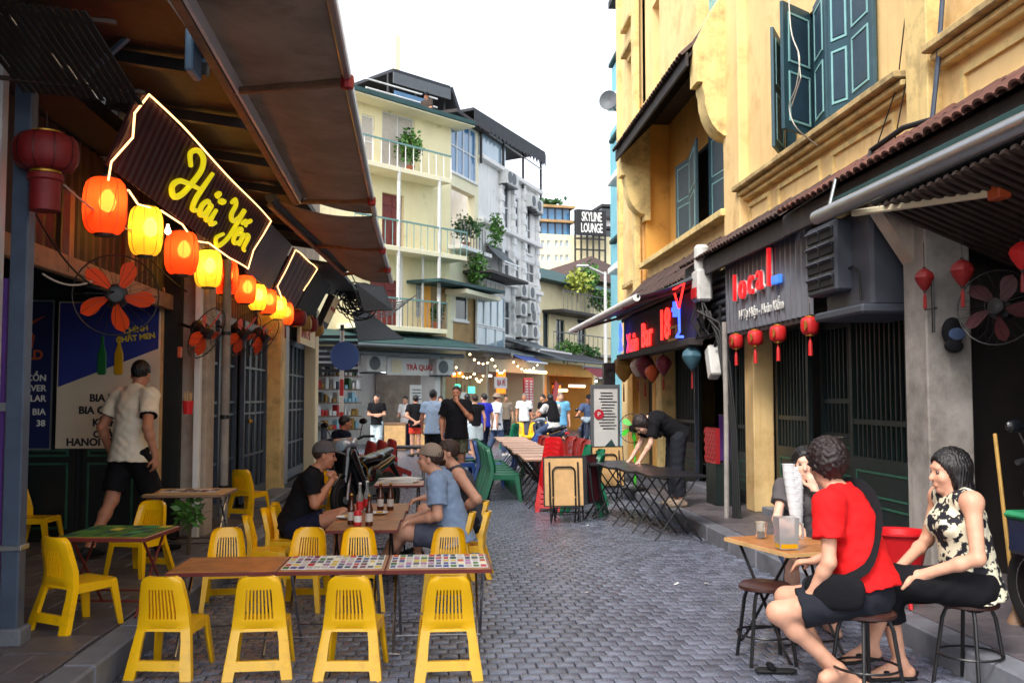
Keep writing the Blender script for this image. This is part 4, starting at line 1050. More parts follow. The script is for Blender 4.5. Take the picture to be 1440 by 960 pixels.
# script letters in a 10 x 4 box
LET = [[(.5,2.9),(.1,3.5),(.5,4.0),(1.1,3.9),(1.35,3.2),(1.1,2.0),(.75,1.0),(.3,.55),(-.1,1.0),(.2,1.6),(1.0,1.9),(1.8,2.1)],
       [(2.3,3.6),(2.1,2.6),(1.9,1.4),(2.0,.7),(2.35,.8)],
       [(3.3,1.7),(2.9,1.85),(2.6,1.3),(2.75,.75),(3.15,1.0),(3.35,1.75),(3.3,1.0),(3.5,.7),(3.8,1.0)],
       [(3.95,1.8),(3.85,1.0),(4.05,.7),(4.4,1.0)],
       [(3.35,2.6),(3.55,2.85),(3.5,2.5)],
       [(5.0,3.0),(5.2,3.4),(5.5,3.1),(5.5,2.3),(5.9,2.0),(6.4,2.5),(6.6,3.3),(6.45,2.0),(6.2,.6),(5.6,-.3),(5.1,.1),(5.6,.7)],
       [(6.8,1.3),(7.3,1.6),(7.2,1.95),(6.9,1.7),(6.85,1.0),(7.15,.7),(7.6,1.0)],
       [(7.7,1.9),(7.75,.75)], [(7.75,1.4),(8.1,1.9),(8.4,1.8),(8.4,.9),(8.7,.75)],
       [(7.0,2.35),(7.25,2.7),(7.5,2.4)], [(7.55,2.75),(7.8,3.05)]]
for st in LET:
    pts = hermite(st); q = [SQ(.27+.071*p.x, .08+.215*p.y, .035) for p in pts]
    nr = len(q); rs = [.022*(.75+.45*math.sin(PI*(.1+.8*i/max(1,nr-1)))) for i in range(nr)]
    MB().tube(q, rs, 8).build('script_letter', 'sign_yellow', sg)
MB().lathe([(0,-.035),(.035,-.02),(.045,0),(.035,.02),(0,.035)], 10, SQ(.27+.071*4.1, .08+.215*2.55, .035)).build('letter_dot', 'sign_yellow', sg)
def rope(pts, parent, f, r=.008):
    q = []
    for a, b in zip(pts, pts[1:]):
        n = max(2, int((f(*a)-f(*b)).length/.12))
        for i in range(n): t = i/n; q.append(f(a[0]+(b[0]-a[0])*t, a[1]+(b[1]-a[1])*t)+V(0,0,.012*math.sin(9*(a[0]+(b[0]-a[0])*t))))
    q.append(f(*pts[-1])); MB().tube(q, r, 6).build('rope_light', 'rope_light', parent)
RF = lambda u, v: SQ(u, v, .03)
rope([(0.02,-.25),(-.005,.05),(.03,.45),(.0,.7),(.02,1.0),(.2,1.02),(.5,1.02),(1.0,1.0),(.99,.7),(.97,.35),(1.0,.02)], sg, RF)
rope([(.02,-.25),(.1,-.12),(.16,-.2),(.27,-.08),(.4,-.04),(.5,-.13),(.6,-.02),(.8,-.04),(1.0,.02)], sg, RF)
# further panels along the same fascia
def fascia_panel(px0, px1, name, label, mat, ribs, roped=False, u0=None):
    y0, y1 = px0, px1; f = lambda yy: (BL.lerp(BR, (yy-BL.y)/(BR.y-BL.y)), TL.lerp(TR, (yy-BL.y)/(BR.y-BL.y)))
    a, b = f(y0); c, d = f(y1); cc = (a+c)/2; t = thing(name, label, 'sign panel', cc)
    Q = lambda u, v, n=0: SQ(u, v, n, a, c, b, d, cc)
    n = ribs*4
    MB().grid([i/n for i in range(n+1)], [-.05, .98], lambda i, j: True, lambda u, w, tt: Q(u, w, tt+(.014 if int(round(u*n)) % 4 in (1,2) else 0)), -.02, 0).build('sheet', mat, t, smooth=0)
    MB().box(Q(.5,.5,-.03), (.03, y1-y0, .06)).build('batten', 'dark_wood', t)
    if roped: rope([(.0,.95),(.02,.5),(0,.1),(.3,-.05),(.6,-.2),(1.0,-.4)], t, lambda u, v: Q(u, v, .03)); rope([(.0,.95),(.5,1.0),(1.0,1.0),(.95,.6),(.9,.4)], t, lambda u, v: Q(u, v, .03))
    return t
fascia_panel(11.7, 13.3, 'corrugated_panel', 'grey corrugated panel right after the script sign', 'corrugated', 14)
fascia_panel(13.5, 15.6, 'maroon_panel', 'blank maroon panel outlined with rope light after the corrugated one', 'sign_maroon', 6, True)
fascia_panel(15.7, 17.6, 'dark_panel', 'dark ribbed panel above the last lanterns of the bar', 'dark_wood', 12)
t = thing('light_box', 'small pale light box sign on the end of the bar fascia', 'sign', (-2.1, 18.2, 3.15))
MB().box((0,0,.0), (.12,.9,.6), .01, Euler((0,rad(24),0)).to_matrix()).build('case', 'dark_wood', t); MB().box((.07,0,.03), (.02,.8,.5), .004, Euler((0,rad(24),0)).to_matrix()).build('face', 'pale_yellow', t)
text('BIA HƠI', .2, 'print_red', t, (.1,-.35,0), (PI/2-rad(24)*0, 0, PI/2), ext=.002)
t = thing('shop_sign', 'pale cream sign with red lettering over the door by the last pier', 'sign', (-2.3, 16.9, 2.45))
MB().box((0,0,.2), (.05,1.9,.42), .005).build('board', 'pale_cream', t); text('BÁNH MÌ', .26, 'print_red', t, (.03,-.85,.1), FACE_R, ext=.002)
# ------------------------------------------------------------------ lanterns, fans, awnings on the left
def barrel_lantern(label, r, h, shell, lit, group, tassel=True, loc=(0,0,0), ribs=8, emblem=None, cat='lantern', name='paper_lantern', trimm='gold_trim'):
    t = thing(name, label, cat, loc, random.uniform(0,1), group)
    prof = [(r*.42,-h/2), (r*.68,-h*.475), (r*.86,-h*.40), (r*.96,-h*.27), (r,-h*.1), (r,h*.1), (r*.96,h*.27), (r*.86,h*.40), (r*.68,h*.475), (r*.42,h/2)]
    n = ribs*3; me = MB(); vs = []
    for pr, pz in prof:
        for j in range(n): q = pr*(1-.03*(1 if j % 3 == 0 else 0)); vs.append(V(q*math.cos(2*PI*j/n), q*math.sin(2*PI*j/n), pz))
    me.add(vs, [(i*n+j, i*n+(j+1) % n, (i+1)*n+(j+1) % n, (i+1)*n+j) for i in range(len(prof)-1) for j in range(n)])
    me.build('shade', shell, t, smooth=60)
    for z in (-h/2, h/2): MB().lathe([(r*.44,z-.012),(r*.48,z-.012),(r*.48,z+.012),(r*.44,z+.012)], 16).build('collar', 'fan_dark' if lit else trimm, t)
    if r > .1:
        for j in range(ribs):
            a = 2*PI*j/ribs; MB().tube([(pr*1.0*math.cos(a), pr*1.0*math.sin(a), pz) for pr, pz in prof], .0022, 4).build('rib', 'fan_dark', t)
    if lit: MB().lathe([(0,-.075),(.045,-.05),(.06,0),(.045,.05),(.02,.085),(0,.085)], 12, (.02,-.03,h*.06)).build('bulb', 'bulb_warm', t)
    if tassel: MB().lathe([(.004,-h/2-.0),(.006,-h/2-.04),(.014,-h/2-.055),(.02,-h/2-.09),(.022,-h/2-.2),(0,-h/2-.2)], 8).build('tassel', 'lantern_red' if not lit else 'lantern_darkred', t)
    MB().tube([(0,0,h/2-.01), (0,0,h/2+.13)], .003, 5).build('hanger', 'cable_black', t)
    if emblem: 
        e = MB().lathe([(0,-.004),(r*.55,-.004),(r*.55,.004),(0,.004)], 6, emblem, Euler((0,PI/2,0)).to_matrix()); e.build('emblem', 'gold_trim', t)
    return t
LAN = [(148,290,'r',.150,.40,'first, largest lit red lantern, at the near end of the row under the bar sign'),
       (205,325,'y',.135,.40,'lit yellow lantern between the first two red ones under the bar sign'),
       (255,356,'r',.150,.40,'second lit red lantern of the row, below the script lettering'),
       (293,378,'y',.140,.38,'second lit yellow lantern of the row, printed with blossom twigs'),
       (317,390,'r',.140,.38,'third lit red lantern, close behind the second yellow one'),
       (345,407,'r',.130,.34,'fourth lit red lantern of the row, just past the end of the script sign'),
       (362,418,'y',.12,.34,'narrow lit yellow lantern after the fourth red one'),
       (376,424,'r',.13,.34,'fifth lit red lantern, below the blank roped panel'),
       (390,432,'y',.13,.34,'fourth lit yellow lantern, left of a red one with long tassel'),
       (401,441,'r',.13,.34,'last lit red lantern, with a long red tassel')]
for px, py, c, r, h, lab in LAN:
    p = at(px, py, X=-2.36)
    t = barrel_lantern(lab, r, h, 'lantern_lit_red' if c == 'r' else 'lantern_lit_yellow', True, 'lit lanterns under the bar sign', tassel=(px == 401), loc=p)
    if px < 330:   # painted twigs
        for k in range(3):
            a0 = -1.2+k*.9; MB().tube([(r*1.006*math.cos(a0+.08*i+.05*math.sin(i)), r*1.006*math.sin(a0+.08*i), -.1+.045*i+.01*math.sin(i*2.)) for i in range(6)], .0028, 4).build('painted_twig', 'fan_dark', t)
for px, py, m, lab in ((416,447,'lantern_darkred','unlit dark red round lantern just past the lit row'), (424,455,'lantern_ochre','unlit ochre round lantern near the end of the bar'), (434,456,'lantern_darkred','small dark red round lantern beside the two ochre ones'), (443,462,'lantern_ochre','last round ochre lantern at the end of the bar')):
    p = at(px, py, X=-2.3); barrel_lantern(lab, .17, .26, m, False, 'unlit round lanterns at the end of the bar', tassel=False, loc=p)
# large dark red palace lantern by the post
p = at(65, 215, Y=5.75); t = barrel_lantern('large dark red oval lantern with gold collars hanging by the steel post', .18, .22, 'lantern_darkred', False, 'palace lanterns', tassel=False, loc=p, ribs=10)
MB().lathe([(.1,-.13),(.1,-.16),(.085,-.17),(.085,-.34),(0,-.34)], 16).build('fringe', 'lantern_darkred', t)
# bare bulb between lanterns
p = at(236, 325, X=-2.4); t = thing('bare_bulb', 'small bare glowing bulb between two lanterns', 'bulb', p); MB().lathe([(0,-.035),(.025,-.02),(.03,0),(.015,.035),(.012,.06),(0,.06)], 12).build('glass', 'bulb_soft', t); MB().tube([(0,0,.05),(0,0,.3)], .004, 5).build('wire', 'cable_black', t)
# wall fans
def fan(label, loc, face, r=.27, blades=5, bm='fan_orange', group='wall fans along the bar', stand=None, arm=None):
    t = thing('wall_fan' if not stand else 'stand_fan', label, 'fan', loc, 0, group)
    f = Vector(face).normalized(); q = f.to_track_quat('Z', 'Y').to_matrix()
    for k in range(blades):
        a = 2*PI*k/blades; vs = []
        ts = [i/9 for i in range(10)]; out = [(.1+.87*t, -.12-.40*(math.sin(PI*min(1,.12+.88*t**.8)))**.6) for t in ts]+[(.1+.87*t, -.08+.34*(math.sin(PI*min(1,.1+.9*t**1.3)))**.7*(.35+.65*t)) for t in reversed(ts)]
        pts = [(r*.95*rr*math.cos(a+aa*1.0), r*.95*rr*math.sin(a+aa*1.0), .03*math.sin(aa*3)) for rr, aa in out]
        vs = [q @ V(*pp) for pp in pts]+[q @ V(pp[0], pp[1], pp[2]-.006) for pp in pts]; n = len(pts)
        MB().add(vs, [tuple(range(n)), tuple(range(2*n-1,n-1,-1))]+[(i,(i+1) % n,n+(i+1) % n,n+i) for i in range(n)]).build('blade', bm, t)
    MB().lathe([(0,.045),(r*.2,.04),(r*.22,-.02),(r*.3,-.04),(r*.3,-.13),(r*.2,-.16),(0,-.16)], 16, (0,0,0), q).build('motor', 'fan_dark', t)
    cage = MB().tube([q @ p_ for p_ in arc((0,0,.0), r, 0, 2*PI, 28, 'xy')[:-1]], .006, 6, closed=True).build('cage', 'fan_dark', t)
    for k in range(24):
        a = 2*PI*k/24; MB().tube([q @ V(r*.2*math.cos(a), r*.2*math.sin(a), .085), q @ V(r*.7*math.cos(a), r*.7*math.sin(a), .075), q @ V(r*math.cos(a), r*math.sin(a), 0), q @ V(r*.6*math.cos(a), r*.6*math.sin(a), -.07)], .0016, 4).build('cage_wire', 'fan_dark', cage)
    MB().tube([q @ p_ for p_ in arc((0,0,.085), r*.2, 0, 2*PI, 16, 'xy')[:-1]], .004, 5, closed=True).build('cage_ring', 'fan_dark', cage)
    if arm: MB().tube([q @ V(0,0,-.14), Vector(arm)*.6, Vector(arm)], .016, 8).build('arm', 'fan_dark', t)
    if stand:
        MB().tube([q @ V(0,0,-.1), V(0,0,-.15)-f*.1, V(0,0,-stand)-f*.1], .016, 8).build('pole', stand_m(), t); MB().lathe([(0,0),(.19,0),(.19,.02),(.05,.05),(0,.05)], 20, V(0,0,-stand)-f*.1).build('base', 'fan_dark', t)
    return t
def stand_m(): return 'fan_green'
fan('fan with orange blades facing the street, above the waiter', at(163,415,Y=7.15), (.32,-1,.0), .29, arm=(-.3,.25,.12))
fan('second orange wall fan, turned side-on beside the plaster pier', at(291,468,X=-2.25), (.86,-.25,-.45), .27, arm=(-.3,.1,.1))
fan('third orange wall fan of the bar, over the steel door', at(342,470,X=-2.2), (.8,-.35,-.5), .27, arm=(-.3,.1,.1))
fan('last dark wall fan of the bar, near the second pier', at(372,475,X=-2.2), (.8,-.2,-.55), .27, arm=(-.3,.1,.1))
# chopstick holder
p = at(264, 582, X=-2.3); t = thing('chopstick_holder', 'red plastic holder full of chopsticks hung on the door post', 'holder', p)
MB().lathe([(.04,0),(.052,.12),(.048,.12),(.037,.006),(0,.006)], 14).build('cup', 'red_plastic', t)
for k in range(9): a = k*.7; MB().tube([(.02*math.cos(a),.02*math.sin(a),.02), (.034*math.cos(a),.034*math.sin(a),.2+.012*math.sin(k*3))], .004, 5).build('chopstick', 'pale_wood', t)
p = at(253, 495, X=-2.36); t = tag(MB().box((0,0,0), (.03,.07,.1), .006).build('switch_box', 'print_orange', None, p), 'small orange-red box on the door post above the chopsticks', 'box')
# awnings
def awning(label, i0, i1, o0, o1, fab, group, arms=(), valance=None, name='awning', sagd=.05):
    i0, i1, o0, o1 = map(Vector, (i0, i1, o0, o1)); c = (i0+i1)/2; t = thing(name, label, 'awning', c, group=group)
    def w(u, v, q): 
        p = (i0.lerp(i1, u)).lerp(o0.lerp(o1, u), v); return p-V(0,0,sagd*4*v*(1-v)*(.8+.3*math.sin(u*9)))+V(0,0,q)-c
    MB().grid([i/16 for i in range(17)], [i/8 for i in range(9)], lambda i, j: True, w, 0, .006).build('canopy', fab, t, smooth=60)
    MB().tube([i0-c, i1-c], .055, 12).build('roller', 'awning_grey', t); MB().bar(o0-c, o1-c, .05, .07, bev=.01).build('outer_bar', 'alu', t)
    MB().bar(i0-c-V(0,0,.09), i1-c-V(0,0,.09), .06, .05, bev=.006).build('mounting_rail', 'raw_wood', t)
    for u0, u1 in arms:
        a = i0.lerp(i1, u0)-c-V(0,0,.09); b = o0.lerp(o1, u1)-c-V(0,0,.04)
        MB().bar(a, b, .05, .045, bev=.008).build('arm', 'raw_wood', t); MB().lathe([(0,-.05),(.04,-.04),(.045,0),(.04,.04),(0,.05)], 10, b).build('arm_joint', 'crimson_leather', t)
    return t
aw = awning('large brown cloth awning over the front tables, seen from below', (-1.36,4.3,3.72), (-1.555,10.45,3.72), (-.545,4.3,3.58), (-.735,10.75,3.58), 'awning_brown', None, ((.99,.86),(.38,.28)))
c = Vector(aw.location)
v = MB().bar(V(-1.31,4.4,3.66)-c, V(-1.49,10.35,3.66)-c, .02, .12).build('valance', 'white_paint', aw)
text('TP HÀ NỘI · BIA HƠI 39 · QUÁN NHẬU', .11, 'print_red', aw, V(-1.40,7.3,3.615)-c, (PI/2, 0, PI/2+rad(1.8)), ext=.002, bold=.003)
for yy in (5.9,): MB().box(V(-1.5,yy,3.62)-c, (.05,.22,.26), .01).build('gear_plate', 'metal_box_blue', aw)
t = thing('awning_motor', 'blue-grey metal bracket box with round vents under the awning rail', 'bracket', at(285,70,Y=6.5)); MB().box((0,0,0), (.14,.1,.2), .01).build('case', 'metal_box_blue', t)
MB().lathe([(0,0),(.05,0),(.05,.012),(0,.012)], 16, (0.01,-.062,-.02), Euler((PI/2,0,0)).to_matrix()).build('vent', 'steel_blue_paint', t)
t = thing('awning_motor', 'blue metal mounting plate at the top edge by the bamboo blind', 'bracket', at(196,18,Y=6.2)); MB().box((0,0,0), (.17,.08,.18), .01).build('case', 'metal_box_blue', t); MB().lathe([(0,0),(.03,0),(.03,.02),(0,.02)], 12, (0,-.06,.02), Euler((PI/2,0,0)).to_matrix()).build('bolt', 'steel_blue_paint', t)
MB().bar((0,.05,-.06), (-.5,.35,-.36), .03, .03).build('arm', 'metal_box_blue', t)
awning('second brown awning further along the bar, lower than the first', at(380,277,Y=10.55), at(485,378,Y=15.0), at(526,304,Y=10.7), at(551,396,Y=14.7), 'awning_brown', None, ((.99,.72),(.5,.4)), sagd=.1)
# bamboo blind rolled out overhead
t = thing('bamboo_blind', 'dark bamboo slat blind tilted overhead in the top corner', 'blind', at(70,60,Y=5.2))
for k in range(16): MB().bar((-.34+k*.042,-.34,.10-.004*k), (-.26+k*.042,.34,-.16-.004*k), .026, .012).build('slat', 'dark_wood', t)
for yy, z in ((-.25,.07),(.25,-.13)): MB().bar((-.4,yy,z+.02), (.42,yy,z-.05), .03, .02).build('batten', 'brown_wood', t)
t = thing('air_conditioner', 'pale grey box unit under the soffit behind the bar sign', 'air conditioner', at(150,180,Y=8.4)); MB().box((0,0,0), (.36,.3,.62), .02).build('case', 'ac_white', t); MB().box((0,-.155,.1), (.3,.01,.2), .003).build('grille', 'grille_grey', t)
# bare wires around the lanterns
for k, (a, b, d) in enumerate(((at(50,300,Y=6.2), at(160,410,Y=7.1), .12), (at(60,385,Y=6.6), at(130,395,Y=7.1), .05), (at(200,350,X=-2.6), at(330,420,X=-2.6), .2), (at(90,260,Y=6.2), at(230,330,X=-2.5), .1))):
    t = tag(MB().tube(sag(a, b, d), .007, 6).build('cable', 'cable_pale' if k % 2 else 'cable_black'), ['black cable drooping from the post to the first fan','pale cord running to the first fan','black cable slung under the lantern row','pale wire looping behind the first two lanterns'][k], 'cable')
# ------------------------------------------------------------------ signs and fittings on the yellow side
sx_ = 3.6
t = thing('local_sign', 'grey corrugated metal signboard with red letters reading local', 'sign', (sx_, 10.6, 2.36))
n = 76
def i_rib(u, n): return int(round(u*n)) % 4 in (1, 2)
MB().grid([i/n for i in range(n+1)], [0, 1], lambda i, j: True, lambda u, w, q: (-q-(.028 if i_rib(u, n) else 0), -1.43+2.86*u, (0 if w == 0 else .98+.05*u)), 0, .01).build('sheet', 'corrugated', t, smooth=0)
MB().box((.03,0,-.03), (.08,2.86,.06), .006).build('frame', 'fascia_dark', t)
M('sign_red_letter', C(222,34,40), .4, .05, emit=C(222,34,40), es=.35); M('sign_blue', C(60,120,220), .4, .05, emit=C(60,120,220), es=.3)
for ch, yy, z, sz in (('l',.92,.36,.46), ('o',.70,.36,.46), ('c',.36,.38,.46), ('a',.05,.40,.46), ('l',-.30,.40,.60)):
    text(ch, sz, 'sign_white', t, (-.045,yy,z), FACE_L, ext=.01, bold=.006, sx=1.05); text(ch, sz, 'sign_red_letter', t, (-.07,yy,z), FACE_L, ext=.02, bold=.0, sx=1.05)
MB().box((-.07,-.60,.44), (.05,.22,.09), .006).build('blue_bar', 'sign_blue', t)
text('14 Tạ Hiện - Hoàn Kiếm', .15, 'print_white', t, (-.045,.82,.13), FACE_L, ext=.004, bold=.003)
t = thing('louvre_vent', 'dark louvred vent box beside the corrugated sign', 'vent', (3.66, 12.45, 2.5))
MB().box((.05,0,.35), (.1,.8,.75), .01).build('case', 'cooler_grey', t)
for k in range(6): MB().box((-.02,0,.07+k*.11), (.06,.74,.07), .01, Euler((0,rad(35),0)).to_matrix()).build('louvre', 'cooler_grey', t)
t = thing('evaporative_cooler', 'bulky grey evaporative cooler with louvred outlet next to the corrugated sign', 'cooler', (3.7, 8.2, 2.32))
MB().box((.1,-.05,.4), (.6,.95,.84), .03).build('housing', 'cooler_grey', t); MB().box((.05,-.05,-.04), (.7,1.02,.08), .02).build('tray', 'cooler_grey', t)
o = MB().box((-.26,.18,.46), (.16,.66,.62), .02).build('outlet', 'cooler_grey', t)
for cc in (-.15, .15):
    for k in range(4):
        MB().box((-.345,.18+cc,.25+k*.14), (.02,.27,.1), .006).build('louvre_slot', 'dark_void', o); MB().box((-.355,.18+cc,.285+k*.14), (.05,.27,.02), .004, Euler((0,rad(30),0)).to_matrix()).build('louvre', 'cooler_grey', o)
MB().tube([(-.21,-.35,.05), (-.23,-.35,.3), (-.23,-.25,.34), (-.22,-.1,.34)], .01, 6).build('hose', 'cable_black', t)
# roller awning near the pier
t = thing('rolled_awning', 'rolled-up awning with shiny metal tube over the near shop', 'awning', (3.2, 6.4, 3.06))
MB().tube([(0,-2.0,0), (0,1.65,.03)], .06, 16).build('roller', 'alu', t); MB().bar((.1,-2.0,.12), (.1,1.6,.14), .05, .05, bev=.006).build('mounting_bar', 'awning_teal', t)
a, b = at(1200,300,X=3.28)-t.location, at(1405,270,X=3.62)-t.location
MB().bar(a, b, .05, .05, bev=.008).build('arm', 'pale_cream', t); MB().box(b, (.09,.14,.1), .01).build('arm_bracket', 'print_orange', t)
MB().tube([(0,1.4,.03),(.06,1.38,.3),(.4,1.3,.45)], .018, 8).build('bracket', 'alu', t)
# red round lanterns under the sign
for px, py, lab in ((1035,480,'red round lantern farthest from the pier, under the corrugated sign'), (1062,475,'second red lantern under the corrugated sign, gold emblem to the street'), (1094,469,'third red lantern under the corrugated sign, with red tassel'), (1139,458,'red lantern with gold character nearest the cooler')):
    p = at(px, py, X=3.52); q = barrel_lantern(lab, .088, .17, 'lantern_red', False, 'small red lanterns under the corrugated sign', loc=p, ribs=8, emblem=(-.07,-.055,0), name='round_lantern')
    q.rotation_euler = (0,0,0)
def silk_lantern(label, px, py, X, r, m, group, tassel=True):
    p = at(px, py, X=X); t = thing('silk_lantern', label, 'lantern', p, random.random(), group)
    n = 12; prof = [(.12,-1.25),(.35,-1.05),(.8,-.4),(1,.1),(.85,.55),(.35,.95),(.15,1.05)]
    vs = [V(r*a*(1-.05*(j % 2))*math.cos(2*PI*j/n), r*a*(1-.05*(j % 2))*math.sin(2*PI*j/n), r*z) for a, z in prof for j in range(n)]
    MB().add(vs, [(i*n+j, i*n+(j+1) % n, (i+1)*n+(j+1) % n, (i+1)*n+j) for i in range(len(prof)-1) for j in range(n)]).build('shade', m, t)
    for z in (-1.25, 1.05): MB().lathe([(0,r*z-.012),(r*.16,r*z-.012),(r*.16,r*z+.012),(0,r*z+.012)], 10).build('cap', 'dark_wood', t)
    if tassel: MB().tube([(0,0,-r*1.3),(0,0,-r*1.9),(0,0,-r*3.0)], [.003,.014,.016], 6).build('tassel', 'lantern_darkred', t)
    MB().tube([(0,0,r),(0,0,r+.2)], .003, 5).build('hanger', 'cable_black', t)
    return t
g = 'silk lanterns by the grey pier'
silk_lantern('dark red silk lantern on the street side of the grey pier', 1300, 392, 3.62, .075, 'lantern_darkred', g)
silk_lantern('dark red silk lantern on the camera side of the grey pier, above the cap', 1353, 382, 3.72, .085, 'lantern_darkred', g)
silk_lantern('red silk lantern at the photo edge, inside the dark near shop', 1437, 358, 3.9, .085, 'lantern_red', g)
g = 'silk lanterns under the neon bar sign'
for px, py, m, r, lab in ((877,516,'lantern_ochre',.21,'ochre pumpkin lantern at the far end under the neon sign'), (897,516,'lantern_pale',.14,'pale silk lantern behind the maroon ones'), (907,514,'lantern_maroon',.17,'maroon silk lantern next to the pale one'), (933,512,'lantern_maroon',.13,'maroon silk lantern in the middle under the neon sign'), (973,502,'lantern_teal',.14,'teal silk lantern nearest the meter box'), (917,524,'print_orange',.12,'small orange lantern below the maroon one')):
    silk_lantern(lab, px, py, 3.35, r, m, g, tassel=(px != 917))
# hung cap and pier fittings
p = at(1340, 470, Y=7.1); t = thing('hung_cap', 'black and blue baseball cap hung on the grey pier', 'cap', p)
s = SDF(); s.ell((0,0,.02), (.085,.05,.11), None, .01); s.ell((-.01,-.03,-.09), (.075,.03,.05), None, .02); put('crown', s.mesh(.008,'crown','cloth_black'), t)
s = SDF(); s.ell((.01,-.045,.0), (.07,.014,.05), None, .01); put('front_panel', s.mesh(.008,'front_panel','cloth_denim'), t)
p = at(1312, 430, X=3.66); t = thing('door_chain', 'black sliding bolt bar on the street face of the grey pier', 'bolt', p); MB().tube([(0,0,.22),(0,0,-.2)], .012, 6).build('rod', 'black_steel', t); MB().tube([(0,-.05,-.02),(0,.12,-.02),(0,.12,.2)], .008, 6).build('handle', 'black_steel', t)
fan('wall fan in the near shop, orange blades painted dark maroon for shade', at(1402,432,Y=6.6), (-.7,-.6,.1), .27, bm='sign_maroon', group='wall fans of the near shop', arm=(.3,.2,.1))  # maroon blade colour carries the shop's shade
# neon bar sign
t = thing('neon_bar_sign', 'dark bar signboard with glowing red letters Xuân Bar 18+ and blue neon glass', 'sign', (3.38, 15.2, 2.36))
MB().box((.06,.1,.3), (.1,5.2,.7), .01).build('board', 'fascia_dark', t); MB().box((-.02,.1,-.06), (.2,5.3,.1), .01).build('lower_rail', 'fascia_dark', t)
text('Xuân', .5, 'neon_red', t, (-.02,2.25,.0), FACE_L, ext=.012, sx=.95); text('Bar', .58, 'neon_red', t, (-.02,.95,.04), FACE_L, ext=.012, sx=1.05); text('18', .66, 'neon_red', t, (-.02,-.38,.08), FACE_L, ext=.012, bold=.004, sx=1.1); text('+', .42, 'neon_blue', t, (-.02,-1.3,.32), FACE_L, ext=.03, bold=.01)
zz = .35; q = [(-.14,-2.0,1.02),(-.14,-2.2,.6),(-.14,-2.32,.25),(-.14,-2.1,.05)]
MB().tube([(-.12,-1.75,.72),(-.12,-2.05,.42),(-.12,-2.35,.74),(-.12,-1.75,.72)], .016, 8).build('neon_tube', 'neon_red', t); MB().tube([(-.12,-2.05,.42),(-.12,-2.07,.1),(-.12,-1.9,.04),(-.12,-2.25,.02)], .018, 8).build('neon_tube', 'neon_blue', t)
MB().tube([(-.1,2.55,.05),(-.1,2.3,.05),(-.1,2.5,.4),(-.1,2.42,.55),(-.1,2.34,.4),(-.1,2.55,.05)], .02, 8).build('neon_tube', 'neon_blue', t)
MB().grid([-1.5,-1.45,-1.05,-1.0],[.02,.06,.2,.24], lambda i, j: not (i == 1 and j == 1), lambda u, w, q: (q, u, w), -.03, .0).build('frame', 'gold_trim', t)
# bar awning
aw2 = awning('teal and grey awning with a pale front tube over the neon bar', (3.45,12.6,3.18), (3.45,18.8,3.18), (2.6,12.7,2.9), (2.6,19.2,2.9), 'awning_teal', None, ((.1,.14),(.9,.92)), sagd=.03)
MB().tube([V(2.58,12.7,2.88)-aw2.location, V(2.58,19.2,2.88)-aw2.location], .05, 12).build('front_tube', 'white_paint', aw2)
# meter box, cables, pole
p = at(987, 402, X=3.42); t = thing('meter_box', 'pale grey electricity meter box with a tangle of cables below', 'meter box', p)
MB().box((0,0,0), (.2,.32,.42), .03).build('case', 'ac_white', t); MB().box((-.11,0,-.1), (.02,.24,.14), .006).build('window', 'print_red', t); MB().lathe([(.09,.2),(.1,.25),(.1,.5),(.07,.54),(0,.54)], 14).build('insulator', 'ac_white', t)
for k in range(9):
    a = random.Random(k); MB().tube([(a.uniform(-.06,.06), a.uniform(-.12,.12), -.2), (a.uniform(-.15,.15), a.uniform(-.3,.3), -.45), (a.uniform(-.1,.1), a.uniform(-.35,.1), -.7), (.2, -.3-.02*k, -.6), (.22, -.25-.02*k, -.9-.1*k)], .014, 6).build('cable', 'cable_black', t)
p = at(1022, 728, Z=PV); t = thing('cable_pole', 'thin rust-stained white pole with black cables beside the yellow pier', 'pole', p)
MB().tube([(0,0,0),(0.01,0,1.2),(0,0,2.3)], .03, 10).build('pipe', 'plaster_grey', t)
for k in range(4): MB().tube([(.07+.02*k,-.04-.02*k,0),(.06+.02*k,-.03,1.0),(.0+.02*k,.0,1.5+.1*k),(-.05,.05,2.0+.1*k),(-.12-.05*k,.2,2.45)], .015, 6).build('cable', 'cable_black', t)
t = thing('junction_box', 'tilted grey junction box on cables under the corrugated sign', 'junction box', at(1003, 520, X=3.5)); MB().box((0,0,.1), (.14,.2,.42), .02, Euler((rad(-22),0,0)).to_matrix()).build('case', 'ac_white', t); MB().tube([(0,-.1,.3),(0,-.3,.5),(0,-.35,.8)], .02, 6).build('cable', 'cable_black', t)
# cables over the upper wall
t = thing('wall_cable', 'pale cable dangling in loops over the open shutter', 'cable', at(1108,0,X=3.9)); B0 = t.location
MB().tube([p_-B0 for p_ in smooth3((at(1108,-40,X=3.9), at(1112,40,X=3.5), at(1124,80,X=3.45), at(1120,120,X=3.45), at(1110,150,X=3.45), at(1120,180,X=3.5), at(1150,205,X=3.8)))], .007, 6).build('strand', 'cable_pale', t)
MB().tube([p_-B0 for p_ in (at(1113,150,X=3.45), at(1126,110,X=3.45), at(1122,70,X=3.45))], .006, 6).build('strand', 'cable_pale', t)
t = thing('wall_conduit', 'thin grey conduit pipe slanting up the yellow wall by the pilaster', 'pipe', at(1311,165,X=3.84)); B0 = t.location
MB().tube([p_-B0 for p_ in (at(1311,168,X=3.84), at(1319,90,X=3.88), at(1328,-40,X=3.9))], .02, 8).build('pipe', 'steel_blue_paint', t)
MB().tube([p_-B0 for p_ in (at(1311,168,X=3.84), at(1270,180,X=3.7), at(1225,212,X=3.6), at(1218,255,X=3.5))], .024, 8).build('pipe_branch', 'cable_black', t)
